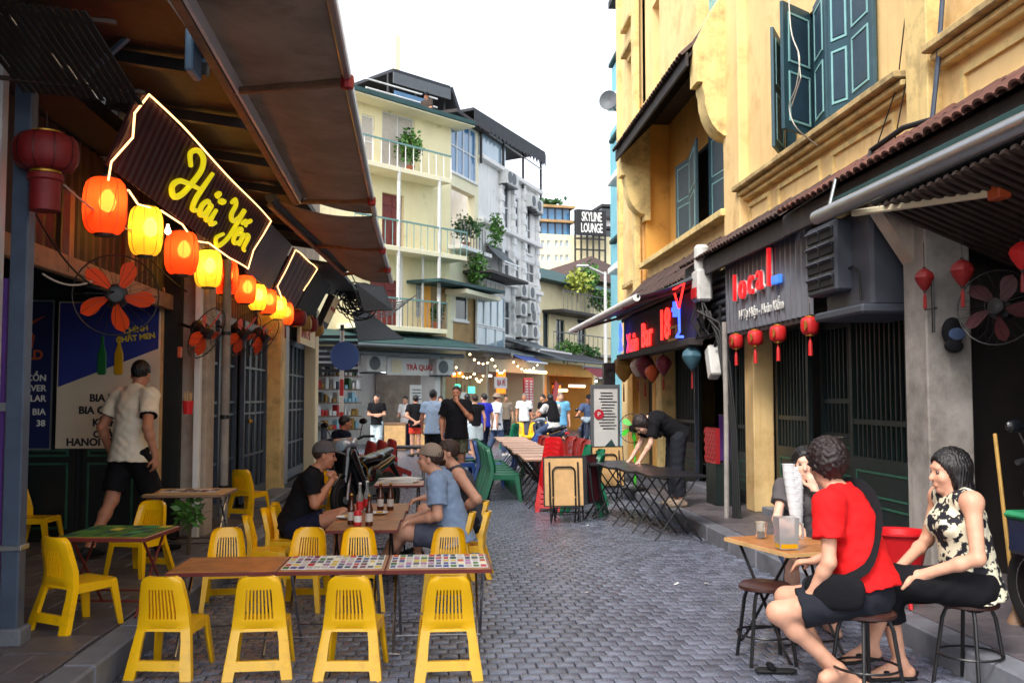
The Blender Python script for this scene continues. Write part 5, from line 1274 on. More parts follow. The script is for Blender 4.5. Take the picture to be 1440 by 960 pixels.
for k, (pts, lab) in enumerate(((((1278,-20),(1262,120),(1225,230)), 'thin black wire crossing the yellow wall above the pent roof'), (((1298,-20),(1285,60),(1255,215)), 'second thin wire down the yellow wall beside the first'))):
    tag(MB().tube([at(x, y, X=3.9) for x, y in pts], .006, 5).build('wall_wire', 'cable_black'), lab, 'wire')
# things along the foot of the wall
p = at(1006, 690, Z=PV); t = thing('padded_bench_back', 'red tufted leather board leaning on a dark box by the bar door', 'bench back', (3.72, 12.75, PV))
MB().box((.0,0,.28), (.3,.5,.56), .015).build('box', 'door_green', t); 
bx_ = MB()
nu = 9; MB().grid([i/24 for i in range(25)], [i/24 for i in range(25)], lambda i, j: True, lambda u, w, q: (-.1-q*(1+.0)-.02*abs(math.sin(u*PI*4+w*PI*4))*abs(math.sin(u*PI*4-w*PI*4))*(1 if q > .02 else 0), -.26+.52*u, .55+.46*w), 0, .05).build('tufted_pad', 'crimson_leather', t, smooth=60)
t = thing('purple_curtain', 'purple curtain panel in the doorway of the bar', 'curtain', (4.0, 13.6, PV)); MB().grid([i/20 for i in range(21)], [0,1], lambda i, j: True, lambda u, w, q: (.02*math.sin(u*26)+q, -.22+.44*u, .15+1.0*w), 0, .01).build('cloth', 'purple_cloth', t, smooth=60); MB().tube([(0,-.25,1.16),(0,.25,1.16)], .012, 6).build('rod', 'black_steel', t)
# information board, speaker, fan, folded boards by the bar
t = thing('notice_board', 'tall grey notice board with a red round no-parking sign and fine print', 'notice board', (2.78, 16.4, 0), rad(6))
MB().box((0,0,1.0), (.46,.05,1.5), .01).build('board', 'ac_white', t); MB().grid([-.25,-.21,.21,.25], [.0,.05,1.72,1.78], lambda i, j: not (i == 1 and j == 1), lambda u, w, q: (u, q, w), -.035, .035).build('frame', 'grille_grey', t)
r_ = random.Random(4)
for k in range(13): MB().box((.03+r_.uniform(-.03,.03),-.028,1.64-k*.05), (r_.uniform(.2,.3),.004,.018)).build('print_line', 'ink', t)
MB().lathe([(0,0),(.085,0),(.085,.01),(0,.01)], 20, (-.12,-.03,1.28), Euler((PI/2,0,0)).to_matrix()).build('round_sign', 'menu_red', t); text('P', .11, 'print_white', t, (-.15,-.045,1.245), FACE_CAM)
MB().prism([(-.16,.42),(-.04,.42),(-.04,.5),(-.1,.56),(-.16,.5)], .004, (0,-.032,0)).build('house_mark', 'ink', t); MB().prism([(.02,.62),(.16,.62),(.18,.72),(.1,.86),(-.02,.74)], .004, (0,-.032,0)).build('stripe_print', 'awning_teal', t)
t = thing('loudspeaker', 'black loudspeaker on a thin pole behind the notice board', 'speaker', (3.0, 17.3, PV)); MB().box((0,0,1.72), (.2,.22,.62), .015).build('cabinet', 'fan_dark', t); MB().tube([(0,0,0),(0,0,1.45)], .018, 8).build('pole', 'black_steel', t)
for z in (1.58, 1.85): MB().lathe([(0,0),(.075,0),(.08,.012),(.06,.006),(0,.0)], 16, (0,-.112,z), Euler((PI/2,0,0)).to_matrix()).build('driver', 'rubber', t)
fan('green stand fan with its head turned to the bar wall', at(889,602,Y=14.6), (-.55,-.8,0), .22, bm='fan_green', group='stand fans', stand=.92)
# ------------------------------------------------------------------ motorbikes
def wheel(parent, c, r, w=.09, ax=(1,0,0), name='wheel'):
    q = Vector(ax).to_track_quat('Z', 'Y').to_matrix()
    prof = [(r-.09,-w*.3),(r-.06,-w*.5),(r-.02,-w*.45),(r,-w*.2),(r,w*.2),(r-.02,w*.45),(r-.06,w*.5),(r-.09,w*.3),(r-.09,-w*.3)]
    o = MB().lathe(prof, 28, c, q).build(name, 'rubber', parent)
    MB().lathe([(r-.115,-w*.25),(r-.085,-w*.32),(r-.085,w*.32),(r-.115,w*.25),(r-.115,-w*.25)], 24, c, q).build('rim', 'alu', o)
    for k in range(5):
        a = 2*PI*k/5; MB().bar(Vector(c), Vector(c)+q @ V((r-.1)*math.cos(a), (r-.1)*math.sin(a), 0), .03, .02).build('spoke', 'grille_grey', o)
    MB().lathe([(0,-w*.6),(.05,-w*.6),(.05,w*.6),(0,w*.6)], 14, c, q).build('hub', 'grille_grey', o)
    return o
def motorbike(label, loc, rz, body='moto_black', trim='moto_silver', seat='moto_black', stripe='gold_trim', vox=.012, name='motorbike', lean=0.0):
    """underbone motorbike, front = +Y"""
    t = thing(name, label, 'motorbike', loc, rz, None); t.rotation_euler = (0, lean, rz)
    wheel(t, (0,.62,.28), .28, .08); wheel(t, (0,-.62,.28), .28, .09)
    s = SDF(); s.cap((0,.44,.92), (0,.56,.5), .10, .05, .05, ((1,0,0),.75)).cap((0,.40,.88), (0,.2,.42), .085, .10, .06, ((1,0,0),.8)).cap((0,.2,.42), (0,-.25,.5), .10, .11, .06).cap((0,-.1,.58), (0,-.75,.72), .11, .07, .05)
    put('body_shell', s.mesh(vox, 'body_shell', body), t)
    for sg in (-1,1):
        s = SDF(); s.cap((sg*.13,.5,.84), (sg*.17,.36,.5), .075, .05, .04, ((1,0,0),2.4)).cap((sg*.17,.36,.5), (sg*.13,.2,.36), .05, .04, .03, ((1,0,0),2.2)); put('leg_shield', s.mesh(vox, 'leg_shield', body), t)
        MB().tube([(sg*.205,.45,.74),(sg*.225,.36,.66),(sg*.21,.3,.5)], .008, 5).build('stripe', stripe, t)
        MB().tube([(sg*.13,-.15,.62),(sg*.14,-.4,.68),(sg*.1,-.72,.76)], .008, 5).build('stripe', stripe, t)
    s = SDF(); s.cap((0,.02,.74), (0,-.3,.76), .11, .115, .05, ((0,0,1),1.8)).cap((0,-.3,.77), (0,-.72,.84), .115, .08, .05, ((0,0,1),1.8)); put('seat', s.mesh(vox, 'seat', seat), t)
    s = SDF(); s.cap((-.12,.46,.99), (.12,.46,.99), .065, None, .04).ell((0,.53,.97), (.09,.07,.075), None, .04); put('handlebar_cowl', s.mesh(vox, 'handlebar_cowl', trim), t)
    MB().lathe([(0,.03),(.06,.02),(.075,0),(.07,-.04),(0,-.04)], 16, (0,.585,.96), Euler((-PI/2,0,0)).to_matrix()).build('headlight', 'glass_pale', t)
    for sg in (-1,1):
        MB().tube([(sg*.1,.44,1.0),(sg*.24,.4,1.05),(sg*.36,.33,1.04)], .017, 8).build('grip', 'rubber', t)
        MB().tube([(sg*.2,.42,1.05),(sg*.26,.44,1.2)], .006, 6).build('mirror_stem', 'black_steel', t); m = SDF(); m.ell((sg*.28,.45,1.24), (.06,.02,.04)); put('mirror', m.mesh(.01, 'mirror', 'moto_black'), t)
        MB().tube([(sg*.06,.5,.62),(sg*.06,.62,.28)], .02, 8).build('fork', 'alu', t); MB().bar((sg*.07,-.2,.34), (sg*.07,-.62,.28), .03, .05).build('swingarm', 'black_steel', t)
        MB().tube([(sg*.1,.02,.28),(sg*.27,.02,.28)], .014, 6).build('footrest', 'rubber', t)
    s = SDF(); s.cap((0,.40,.52), (0,.66,.60), .06, .045, .03, ((0,0,1),2)).cap((0,.66,.6), (0,.85,.48), .045, .035, .03, ((0,0,1),1.6)); put('mudguard', s.mesh(vox, 'mudguard', body), t)
    s = SDF(); s.cap((0,-.75,.66), (0,-.95,.46), .05, .03, .03, ((0,1,0),2)); put('rear_mudguard', s.mesh(vox, 'rear_mudguard', 'rubber'), t)
    MB().tube([(.1,.1,.24),(.13,-.2,.22),(.15,-.3,.26),(.15,-.85,.36)], [.02,.02,.045,.05], 10).build('exhaust', 'grille_grey', t)
    MB().box((0,.05,.32), (.2,.3,.2), .03).build('engine', 'grille_grey', t); MB().bar((-.05,-.1,.3), (-.2,-.05,.01), .02, .02).build('side_stand', 'black_steel', t)
    MB().box((0,-.86,.7), (.12,.03,.06), .01).build('tail_light', 'paint_red', t)
    return t
motorbike('black and silver motorbike with gold stripes parked behind the seated men', (-.93, 12.9, 0), rad(156), lean=rad(6))
mb2 = motorbike('scooter at the photo edge with a green crate lid and blue body', (3.63, 5.0, PV), rad(6), body='moto_blue', trim='moto_black', name='motor_scooter')
MB().box((0,.62,.70), (.30,.28,.05), .02).build('crate_lid', 'green_crate', mb2); MB().box((0,.62,.58), (.27,.24,.22), .02).build('crate', 'moto_blue', mb2); MB().box((0,.49,.62), (.26,.02,.05), .006).build('reflector', 'paint_red', mb2)
MB().tube([(.17,.55,.9),(.17,.58,1.35),(-.1,.58,1.4)], .008, 6).build('rack_bar', 'rail_green', mb2)
a, b = at(1399,610,Y=6.3), at(1421,800,Y=6.0)
t = thing('broom', 'bamboo broom stick leaning beside the woman in the patterned blouse', 'broom', b); MB().tube([a-b, V(0,0,0), (b-a).normalized()*.25], .013, 8).build('stick', 'lantern_ochre', t); MB().lathe([(.02,0),(.05,-.06),(.09,-.3),(0,-.3)], 12, (b-a).normalized()*.3+V(0,0,.05)).build('bristles', 'raw_wood', t)
# ------------------------------------------------------------------ buildings beyond the junction
class Fac:
    """a wall plane through P running along d (both XY), outward normal towards the street"""
    def __init__(s, root, P, Q):
        s.root = root; s.P = Vector((P[0],P[1],0)); D = Vector((Q[0]-P[0],Q[1]-P[1],0)); s.L = D.length; s.d = D/s.L; s.n = V(s.d.y,-s.d.x,0)
        s.M = Matrix((s.d, s.n, V(0,0,1))).transposed()
    def pt(s, a, z, o=0): return s.P+s.d*a+V(0,0,z)+s.n*o-Vector(s.root.location)
    def px(s, x, y):
        r = _fw+_rt*((x-720)/FPX)-_up*((y-480)/FPX); t = (s.P-V(0,0,EYE)).dot(s.n)/r.dot(s.n); p = V(0,0,EYE)+r*t
        return (p-s.P).dot(s.d), p.z
    def box(s, name, mat, a0, a1, z0, z1, o0, o1, parent=None, bev=.01):
        return MB().box(s.pt((a0+a1)/2, (z0+z1)/2, (o0+o1)/2), (abs(a1-a0), abs(o1-o0), abs(z1-z0)), bev, s.M).build(name, mat, parent or s.root)
    def pbox(s, name, mat, x0, y0, x1, y1, o0, o1, parent=None, bev=.01):
        a0, z0 = s.px(x0, y1); a1, z1 = s.px(x1, y0); return s.box(name, mat, a0, a1, z0, z1, o0, o1, parent, bev)
    def wall(s, name, mat, a0, a1, z0, z1, holes=(), th=.3):
        us = sorted({a0, a1, *[h[0] for h in holes], *[h[1] for h in holes]}); ws = sorted({z0, z1, *[h[2] for h in holes], *[h[3] for h in holes]})
        mk = lambda i, j: not any(h[0] < (us[i]+us[i+1])/2 < h[1] and h[2] < (ws[j]+ws[j+1])/2 < h[3] for h in holes)
        return MB().grid(us, ws, mk, lambda u, w, t: s.pt(u, w, t), -th, 0).build(name, mat, s.root)
    def window(s, h, frame='white_paint', glass='glass_dark', nx=2, nz=2, deep=.12, sill=True):
        a0, a1, z0, z1 = h; f = .05
        o = MB().grid([a0,a0+f,a1-f,a1], [z0,z0+f,z1-f,z1], lambda i, j: not (i == 1 and j == 1), lambda u, w, t: s.pt(u, w, t), -deep, -deep+.07).build('window', frame, s.root)
        s.box('pane', glass, a0+.02, a1-.02, z0+.02, z1-.02, -deep+.01, -deep+.03, o, 0)
        for k in range(1, nx): a = a0+(a1-a0)*k/nx; s.box('mullion', frame, a-.02, a+.02, z0+f, z1-f, -deep, -deep+.065, o, 0)
        for k in range(1, nz): z = z0+(z1-z0)*k/nz; s.box('transom', frame, a0+f, a1-f, z-.02, z+.02, -deep, -deep+.06, o, 0)
        if sill: s.box('sill', 'white_wall', a0-.06, a1+.06, z0-.08, z0, -.05, .07, o)
        return o
    def hole(s, x0, y0, x1, y1):
        a0, z0 = s.px(x0, (y1)); a1, z1 = s.px(x1, y0); return (a0, a1, z0, z1)
    def railing(s, a0, a1, z, h, o, mat, n, base='white_wall', bal='white_wall', th=.15):
        s.box('balcony_floor', base, a0, a1, z-th, z, 0, o); 
        r = MB().bar(s.pt(a0,z+h,o-.03), s.pt(a1,z+h,o-.03), .05, .05).build('railing', mat, s.root)
        for k in range(n+1): a = a0+(a1-a0)*k/n; MB().bar(s.pt(a,z,o-.03), s.pt(a,z+h,o-.03), .025, .025).build('baluster', bal, r)
def ac_unit(f, a, z, label, o=.35, w=.75, h=.52):
    t = thing('air_conditioner', label, 'air conditioner', f.pt(a, z, 0)+Vector(f.root.location)); t.rotation_euler = (0,0,math.atan2(f.d.y, f.d.x))
    MB().box((0,-o/2-.05,h/2), (w, o-.06, h), .02).build('case', 'ac_white', t)
    MB().lathe([(0,0),(h*.4,0),(h*.4,.015),(0,.015)], 18, (-w*.12,-o-.02,h/2), Euler((PI/2,0,0)).to_matrix()).build('fan_grille', 'grille_grey', t)
    MB().box((0,-o/2,-.03), (w*.9, o, .04)).build('bracket', 'black_steel', t)
    return t
def leaf_mass(name, mat, parent, c, r, n, size=.09, seed=1, droop=0.0):
    rg = random.Random(seed); m = MB()
    for _ in range(n):
        while True:
            p = V(rg.uniform(-1,1), rg.uniform(-1,1), rg.uniform(-1,1))
            if p.length < 1: break
        k = .75+.25*math.sin(p.x*5+seed)*math.sin(p.y*6+p.z*4); q = V(p.x*r[0], p.y*r[1], p.z*r[2])*k+Vector(c)
        d = V(rg.gauss(0,1), rg.gauss(0,1), rg.gauss(-droop,.8)).normalized(); u = d.orthogonal().normalized(); u = (u*math.cos(rg.random()*6)+d.cross(u)*math.sin(rg.random()*6)); L = size*rg.uniform(.7,1.5)
        w = L*.28; m.add([q, q+d*L*.5+u*w, q+d*L, q+d*L*.5-u*w], [(0,1,2,3)])
    o = m.build(name, mat, parent, fix=False, smooth=0); return o
def plant(label, loc, r, n, mat='leaf', seed=1, pot=True, size=.09, name='potted_plant', droop=0.0):
    t = thing(name, label, 'plant', loc)
    if pot: MB().lathe([(.1,0),(.15,.22),(.16,.24),(.13,.24),(0,.2)], 14).build('pot', 'terracotta', t)
    MB().tube([(0,0,.2 if pot else 0),(0.02,0,.2+r[2]),(.0,.02,.2+r[2]*1.6)], [.02,.014,.006], 6).build('stem', 'stem', t)
    for k in range(4): a = k*1.6; MB().tube([(0,0,.2+r[2]*.6), (r[0]*.5*math.cos(a), r[1]*.5*math.sin(a), .25+r[2]*1.2)], [.01,.004], 5).build('branch', 'stem', t)
    leaf_mass('foliage', mat, t, (0,0,.22+r[2]), r, n, size, seed, droop)['kind'] = 'stuff'
    return t

# --- pale yellow apartment house with balconies, turned 45 degrees at the junction
ya = thing('apartment_house', 'pale yellow apartment house with three balconies facing the junction', 'building', (-1.5, 31, 0))
P1 = (.28, 32.8); A = Fac(ya, (P1[0]-.72*6.2, P1[1]-.69*6.2), P1); AL = A.L
_, zr = A.px(570, 160); _, zb3 = A.px(560, 246); _, zb2 = A.px(570, 355); _, zb1 = A.px(565, 462)
hD3 = A.hole(537,168,583,234); hW3 = A.hole(508,165,527,232); hD2 = A.hole(537,276,568,346); hD1 = A.hole(520,395,563,458); hG1 = A.hole(585,398,605,446)
A.wall('wall', 'pale_yellow', 0, AL, 2.95, zr, [hD3, hW3, hD2, hD1, hG1])
A.window(hD3, 'white_paint', 'lantern_pale', 2, 2, sill=False); A.window(hW3, 'white_paint', 'lantern_pale', 1, 2, sill=False)
for h in (hD2, hD1):
    o = A.box('door', 'red_brown_door', h[0], h[1], h[2], h[3], -.2, -.12)
    for k in range(2):
        a0 = h[0]+(h[1]-h[0])*(.08+.48*k); a1 = a0+(h[1]-h[0])*.36
        for z0, z1 in ((.08,.42),(.5,.72),(.78,.94)): A.box('door_panel', 'red_brown_door', a0, a1, h[2]+(h[3]-h[2])*z0, h[2]+(h[3]-h[2])*z1, -.13, -.09, o, .008)
A.window(hG1, 'white_paint', 'glass_pale', 5, 4, sill=False)
A.box('roof_slab', 'awning_teal', -.3, AL+.5, zr, zr+.14, -.5, .75); A.box('eave_board', 'pale_cream', -.3, AL+.5, zr-.05, zr, -.4, .7)
A.box('back_wall', 'pale_yellow', 0, AL, 0, zr, -6, -5.8)
s0, _ = A.px(512, 240); s1, _ = A.px(610, 240)
A.railing(s0-1, s1, zb3, .75, .85, 'rail_green', 12, 'pale_cream'); s1, _ = A.px(632, 355)
A.railing(s0-1, s1, zb2, .8, .85, 'rail_green', 16, 'pale_cream', 'rail_green'); s1, _ = A.px(604, 460)
A.railing(s0-1, s1, zb1, .85, .85, 'rail_green', 18, 'pale_cream', 'grille_grey')
for xx in (537, 594):
    a, _ = A.px(xx, 300); MB().tube([A.pt(a, zb2-2.5, .8), A.pt(a, zb3, .8)], .06, 8).build('balcony_post', 'ac_white', ya)
for xx, y0, y1 in ((550,350,460), (580,350,470)): a, z1 = A.px(xx, y0); _, z0 = A.px(xx, y1); MB().tube([A.pt(a,z0,.5), A.pt(a,z1,.5)], .04, 8).build('drain_pipe', 'ac_white', ya)
p = A.pt(A.px(565,205)[0], zb3, .4)+Vector(ya.location); plant('leafy shrub in a pot on the top balcony of the yellow house', p, (.55,.5,.65), 700, 'leaf', 2, size=.13)
p = A.pt(A.px(610,445)[0]-.3, zb1, .5)+Vector(ya.location); plant('small potted plant behind the lowest balcony railing', p, (.3,.3,.4), 260, 'leaf_dark', 3, size=.1)
# bay on the corner
P2 = (1.33, 35.0); Bf = Fac(ya, P1, P2); BL_ = Bf.L
zt = Bf.px(650, 172)[1]
hb = Bf.hole(634,186,670,240); hl = Bf.hole(634,276,668,345); hm = Bf.hole(636,392,664,470)
Bf.wall('bay_wall', 'pale_cream', 0, BL_, 3.0, zt, [hb, hl]); Bf.window(hb, 'white_paint', 'glass_blue', 4, 2, deep=.08)
Bf.box('loggia_back', 'tan_wall', 0, BL_, hl[2]-.3, hl[3]+.3, -1.5, -1.4); Bf.box('roof_edge', 'fascia_dark', -.2, BL_+.3, zt, zt+.12, -.4, .35)
Bf.box('loggia_floor', 'white_wall', -.1, BL_+.1, hl[2]-.14, hl[2], -1.5, .5); 
for k in range(9): MB().bar(Bf.pt(hl[0]+(hl[1]-hl[0])*k/8, hl[2], .4), Bf.pt(hl[0]+(hl[1]-hl[0])*k/8, hl[2]+.8, .4), .03, .03).build('baluster', 'grille_grey', ya)
plant('green trailing plant on the corner loggia', Bf.pt(BL_*.45, hl[2], .1)+Vector(ya.location), (.7,.35,.55), 520, 'leaf_dark', 5, size=.12)
plant('bushy creeper hanging from the ledge below the loggia', Bf.pt(BL_*.5, hl[2]-1.6, .5)+Vector(ya.location), (.5,.4,.75), 700, 'leaf', 6, pot=False, size=.12, droop=.8)
Bf.box('ledge', 'pale_cream', -.4, BL_+.2, hl[2]-1.7, hl[2]-1.55, 0, .8)
# tan lean-to with teal roof on the lower floor
tn = thing('tan_annex', 'tan first-floor annex with small window under a teal tin roof', 'annex', (.4, 32.2, 0)); 
Tf = Fac(tn, (-.35, 31.9), (1.15, 34.2)); a0 = 0; ztn = Tf.px(640, 408)[1]; zbn = Tf.px(640, 492)[1]
hw = Tf.hole(637,415,657,449); Tf.wall('wall', 'tan_wall', 0, Tf.L, zbn, ztn, [hw], .2); Tf.window(hw, 'white_paint', 'glass_dark', 1, 1, deep=.06)
Sf = Fac(tn, (-1.6, 32.4), (-.35, 31.9)); Sf.wall('side_wall', 'ochre_wall', 0, Sf.L, zbn, ztn, (), .1)
MB().prism([(-.6,0),(3.6,0),(3.6,.1),(-.6,.1)], 1.5, Tf.pt(-.2, ztn+.02, .9), Tf.d, V(0,0,1), -Tf.n).build('tin_roof', 'awning_teal', tn)
# glazed lean-to beside it
gl = thing('glazed_annex', 'tall white-framed glazed bay beside the tan annex', 'annex', (1.4, 34.2, 0)); Gf = Fac(gl, (1.2, 34.1), (2.35, 36.7))
z0, z1 = Gf.px(680, 494)[1], Gf.px(680, 392)[1]
Gf.window((0, Gf.L, z0, z0+.9), 'white_paint', 'glass_pale', 3, 1, deep=0, sill=False); Gf.window((0, Gf.L, z0+.92, z1-.5), 'white_paint', 'glass_pale', 4, 1, deep=0, sill=False); Gf.window((0, Gf.L, z1-.48, z1), 'white_paint', 'lantern_pale', 6, 1, deep=0, sill=False)
Gf.box('roof', 'fascia_dark', -.5, Gf.L+.6, z1+.05, z1+.16, -1, .8); Gf.box('floor_slab', 'plaster_grey', -.2, Gf.L+.2, z0-.2, z0-.01, -1, .4); Gf.box('back', 'plaster_grey', 0, Gf.L, z0, z1, -.9, -.8)
# --- rooftop terrace of the yellow house
rt_ = thing('roof_terrace', 'dark corrugated terrace canopy on posts above the yellow house roof', 'canopy', (-.5, 34, zr)); Rf = Fac(rt_, (-2.6, 32.0), (1.0, 35.2))
zt0, zt1 = Rf.px(580, 158)[1], Rf.px(580, 112)[1]
for xx in (546, 585, 625): MB().tube([Rf.pt(Rf.px(xx,110)[0], zr-.2, 0), Rf.pt(Rf.px(xx,110)[0], zt1, 0)], .05, 8).build('post', 'black_steel', rt_)
ra, rb_, rc_ = Rf.px(545,105)[0], Rf.px(626,105)[0], Rf.px(650,160)[0]
Rf.box('canopy', 'awning_dark', ra, rb_, zt1-.06, zt1+.06, -2.4, .3); Rf.box('valance', 'grille_grey', ra, rb_, zt1-.45, zt1-.06, .28, .32); Rf.box('rear_screen', 'awning_dark', ra, rb_+.3, zr-.3, zt1-.1, -2.4, -2.2)
MB().add([Rf.pt(rb_,zt1,.3), Rf.pt(rc_,zr+.1,.3), Rf.pt(rc_,zr+.1,-2.4), Rf.pt(rb_,zt1,-2.4), Rf.pt(rb_+.1,zt1+.06,.3), Rf.pt(rc_+.1,zr+.16,.3), Rf.pt(rc_+.1,zr+.16,-2.4), Rf.pt(rb_+.1,zt1+.06,-2.4)], [(0,1,2,3),(4,5,6,7),(0,1,5,4),(1,2,6,5),(2,3,7,6),(3,0,4,7)]).build('side_screen', 'awning_dark', rt_)
for z in (.35, .7, 1.0): MB().tube([Rf.pt(-.2,zr+.2+z,.4), Rf.pt(rb_*.8,zr+.2+z,.4)], .03, 6).build('railing', 'white_paint', rt_)
Rf.box('glass_screen', 'glass_blue', ra, rb_*.75, zr+.3, zr+1.1, .34, .36)
Rf.box('chimney', 'pale_cream', ra+.35, ra+.55, zt1, zt1+1.4, -.2, 0)
# --- white tall house with air conditioners
wh = thing('white_house', 'tall narrow white house with many air conditioners and louvred bands', 'building', (2.6, 38, 0)); Wf = Fac(wh, (1.33, 35.0), (4.15, 41.2)); WL = Wf.L
Wc = Fac(wh, (.2, 35.6), (1.33, 35.0)); zw = Wf.px(700, 235)[1]; 
hs_ = [Wf.hole(705,265,716,318), Wf.hole(722,280,730,328), Wf.hole(738,292,747,355), Wf.hole(704,352,717,390), Wf.hole(722,365,731,392), Wf.hole(738,372,752,395), Wf.hole(704,424,718,470)]
Wf.wall('wall', 'white_wall', 0, WL, 3.0, zw, hs_); 
for h in hs_: Wf.window(h, 'white_paint', 'glass_dark', 2, 2, deep=.1)
Wc.wall('corner_wall', 'white_wall', 0, Wc.L, 3.0, Wc.px(680, 205)[1], ()); Wf.box('back_wall', 'white_wall', 0, WL, 0, zw, -5, -4.8)
for xx in (703, 720, 735, 754):
    a, _ = Wf.px(xx, 400); o = Wf.box('pilaster', 'white_wall', a-.1, a+.1, 3, zw, 0, .12)
    for k in range(int((zw-3)/.5)): Wf.box('quoin', 'white_paint', a-.13, a+.13, 3.1+k*.5, 3.35+k*.5, .02, .16, o)
for yy in (258, 338, 408): 
    z = Wf.px(730, yy)[1]; Wf.box('cornice', 'white_wall', 0, WL, z, z+.16, 0, .22)
acs = [(706,252),(712,255),(740,285),(748,292),(726,410),(738,413),(725,436),(738,434),(740,446),(726,466),(742,468)]
names = ['left of two units under the terrace of the white house','right of two units under the terrace of the white house','upper unit near the far corner of the white house','lower unit at the far corner of the white house','topmost left unit of the white house cluster','topmost right unit of the white house cluster','second left unit of the white house cluster','second right unit of the white house cluster','third right unit of the white house cluster','lowest left unit of the white house cluster','lowest right unit of the white house cluster']
for (xx, yy), nm in zip(acs, names): a, z = Wf.px(xx, yy); ac_unit(Wf, a, z-.25, 'white outdoor air conditioner, '+nm, w=.8, h=.55)
wt = thing('roof_terrace', 'white house terrace with dark scalloped awning and steel posts', 'canopy', (2.6, 38, zw)); Tf2 = Fac(wt, (1.33, 35.0), (4.15, 41.2))
zA = Tf2.px(672, 168)[1]; zB = Tf2.px(752, 214)[1]; wa = Tf2.px(655,168)[0]
for k in range(4): MB().tube([Tf2.pt(k*WL/3, zw-.3, .1), Tf2.pt(k*WL/3, zA+(zB-zA)*k/3, .1)], .05, 8).build('post', 'black_steel', wt)
cn = [Tf2.pt(wa,zA,.3), Tf2.pt(WL,zB,.3), Tf2.pt(WL,zB-.2,-2.5), Tf2.pt(wa,zA-.2,-2.5)]
MB().add(cn+[p+V(0,0,.1) for p in cn], [(0,1,2,3),(4,5,6,7),(0,1,5,4),(1,2,6,5),(2,3,7,6),(3,0,4,7)]).build('canopy', 'awning_dark', wt)
n = 40; MB().grid([i/n for i in range(n+1)], [0,1], lambda i, j: True, lambda u, w, q: Tf2.pt(wa+(WL-wa)*u, zA+(zB-zA)*u-(.5+.1*math.sin(u*120) if w == 0 else 0), .32+q), 0, .01).build('scalloped_valance', 'awning_dark', wt)
Tf2.box('rear_screen', 'awning_dark', wa, WL*.5, zw, zA-.3, -2.5, -2.4)
Tf2.box('glass_screen', 'glass_pale', 0, WL*.4, zw, zw+.9, .0, .03); MB().tube([Tf2.pt(0,zw+1,.1), Tf2.pt(WL,zw+1,.1)], .03, 6).build('railing', 'white_paint', wt)
Ck = Fac(wt, (.0, 35.0), (1.33, 34.9)); Ck.box('screen_wall', 'awning_dark', 0, Ck.L, Ck.px(680, 232)[1], zA-.1, -.5, -.4)
awning('small grey tin canopy over a window of the white house', Wf.pt(.5, Wf.px(700,355)[1]+.1, .1)+Vector(wh.location), Wf.pt(2.2, Wf.px(700,355)[1]+.1, .1)+Vector(wh.location), Wf.pt(.5, Wf.px(700,372)[1]-.1, .8)+Vector(wh.location), Wf.pt(2.2, Wf.px(700,372)[1]-.1, .8)+Vector(wh.location), 'awning_grey', None)
tag(leaf_mass('hanging_creeper', 'leaf', None, Wf.pt(.2, Wf.px(690,330)[1], .6)+Vector(wh.location), (.35,.35,.8), 420, .12, 9, .8), 'green creeper hanging at the corner of the white house', 'plant')
# --- lower shops in front of these houses
def shopfront(label, P, Q, z1, parts, wallm='plaster_grey', dark='dark_void'):
    t = thing('shopfront', label, 'shop', (P[0], P[1], 0)); f = Fac(t, P, Q)
    f.box('back_wall', wallm, 0, f.L, 0, z1, -2.6, -2.5); f.box('lintel', wallm, 0, f.L, z1-.55, z1, -.2, 0)
    for a in (0, f.L): f.box('jamb', wallm, a-.12, a+.12, 0, z1, -2.5, 0)
    f.box('ceiling', dark, 0, f.L, z1-.1, z1-.02, -2.5, -.2)
    return t, f
g, Gs = shopfront('general store with shelves of goods under the pale yellow house', (-4.2,28.3), (-.1,32.1), 3.1, None, 'white_wall')
r_ = random.Random(8); cols = ['print_red','sofa_gold','lantern_pale','grille_grey','leaf_dark','brown_wood','white_paint','sky_goods','plaster_dirty','lantern_ochre','steel_blue_paint','white_paint']
M('sky_goods', C(150,200,220), .4, .1)
for row in range(5):
    sh = Gs.box('shelf', 'raw_wood', .8, 3.4, .55+row*.42, .58+row*.42, -1.6, -1.2)
    for k in range(17):
        w = r_.uniform(.07,.14); a = .88+k*.148; h = r_.uniform(.1,.36); Gs.box('goods', r_.choice(cols), a, a+w, .585+row*.42, .585+row*.42+h, -1.55, -1.3, sh, .01)
t = thing('shop_sign', 'white shop sign with red lettering over the general store', 'sign', Gs.pt(Gs.px(569,525)[0],2.3,.1)+Vector(g.location)); t.rotation_euler = (0,0,math.atan2(Gs.d.y,Gs.d.x))
MB().box((0,-.05,.25), (1.75,.08,.55), .01).build('board', 'sign_white', t); text('TRÀ QUÁN', .24, 'print_red', t, (-.1,-.1,.15), FACE_CAM, bold=.006, ext=.003); MB().box((-.5,-.1,.25), (.4,.01,.4)).build('cream_patch', 'pale_cream', t)
a_, z_ = Gs.px(518, 525); ac_unit(Gs, a_, 2.35, 'outdoor air conditioner beside the white shop sign', o=.4); a_, z_ = Gs.px(614, 528); ac_unit(Gs, a_, 2.3, 'outdoor air conditioner at the right end of the white shop sign', o=.4)
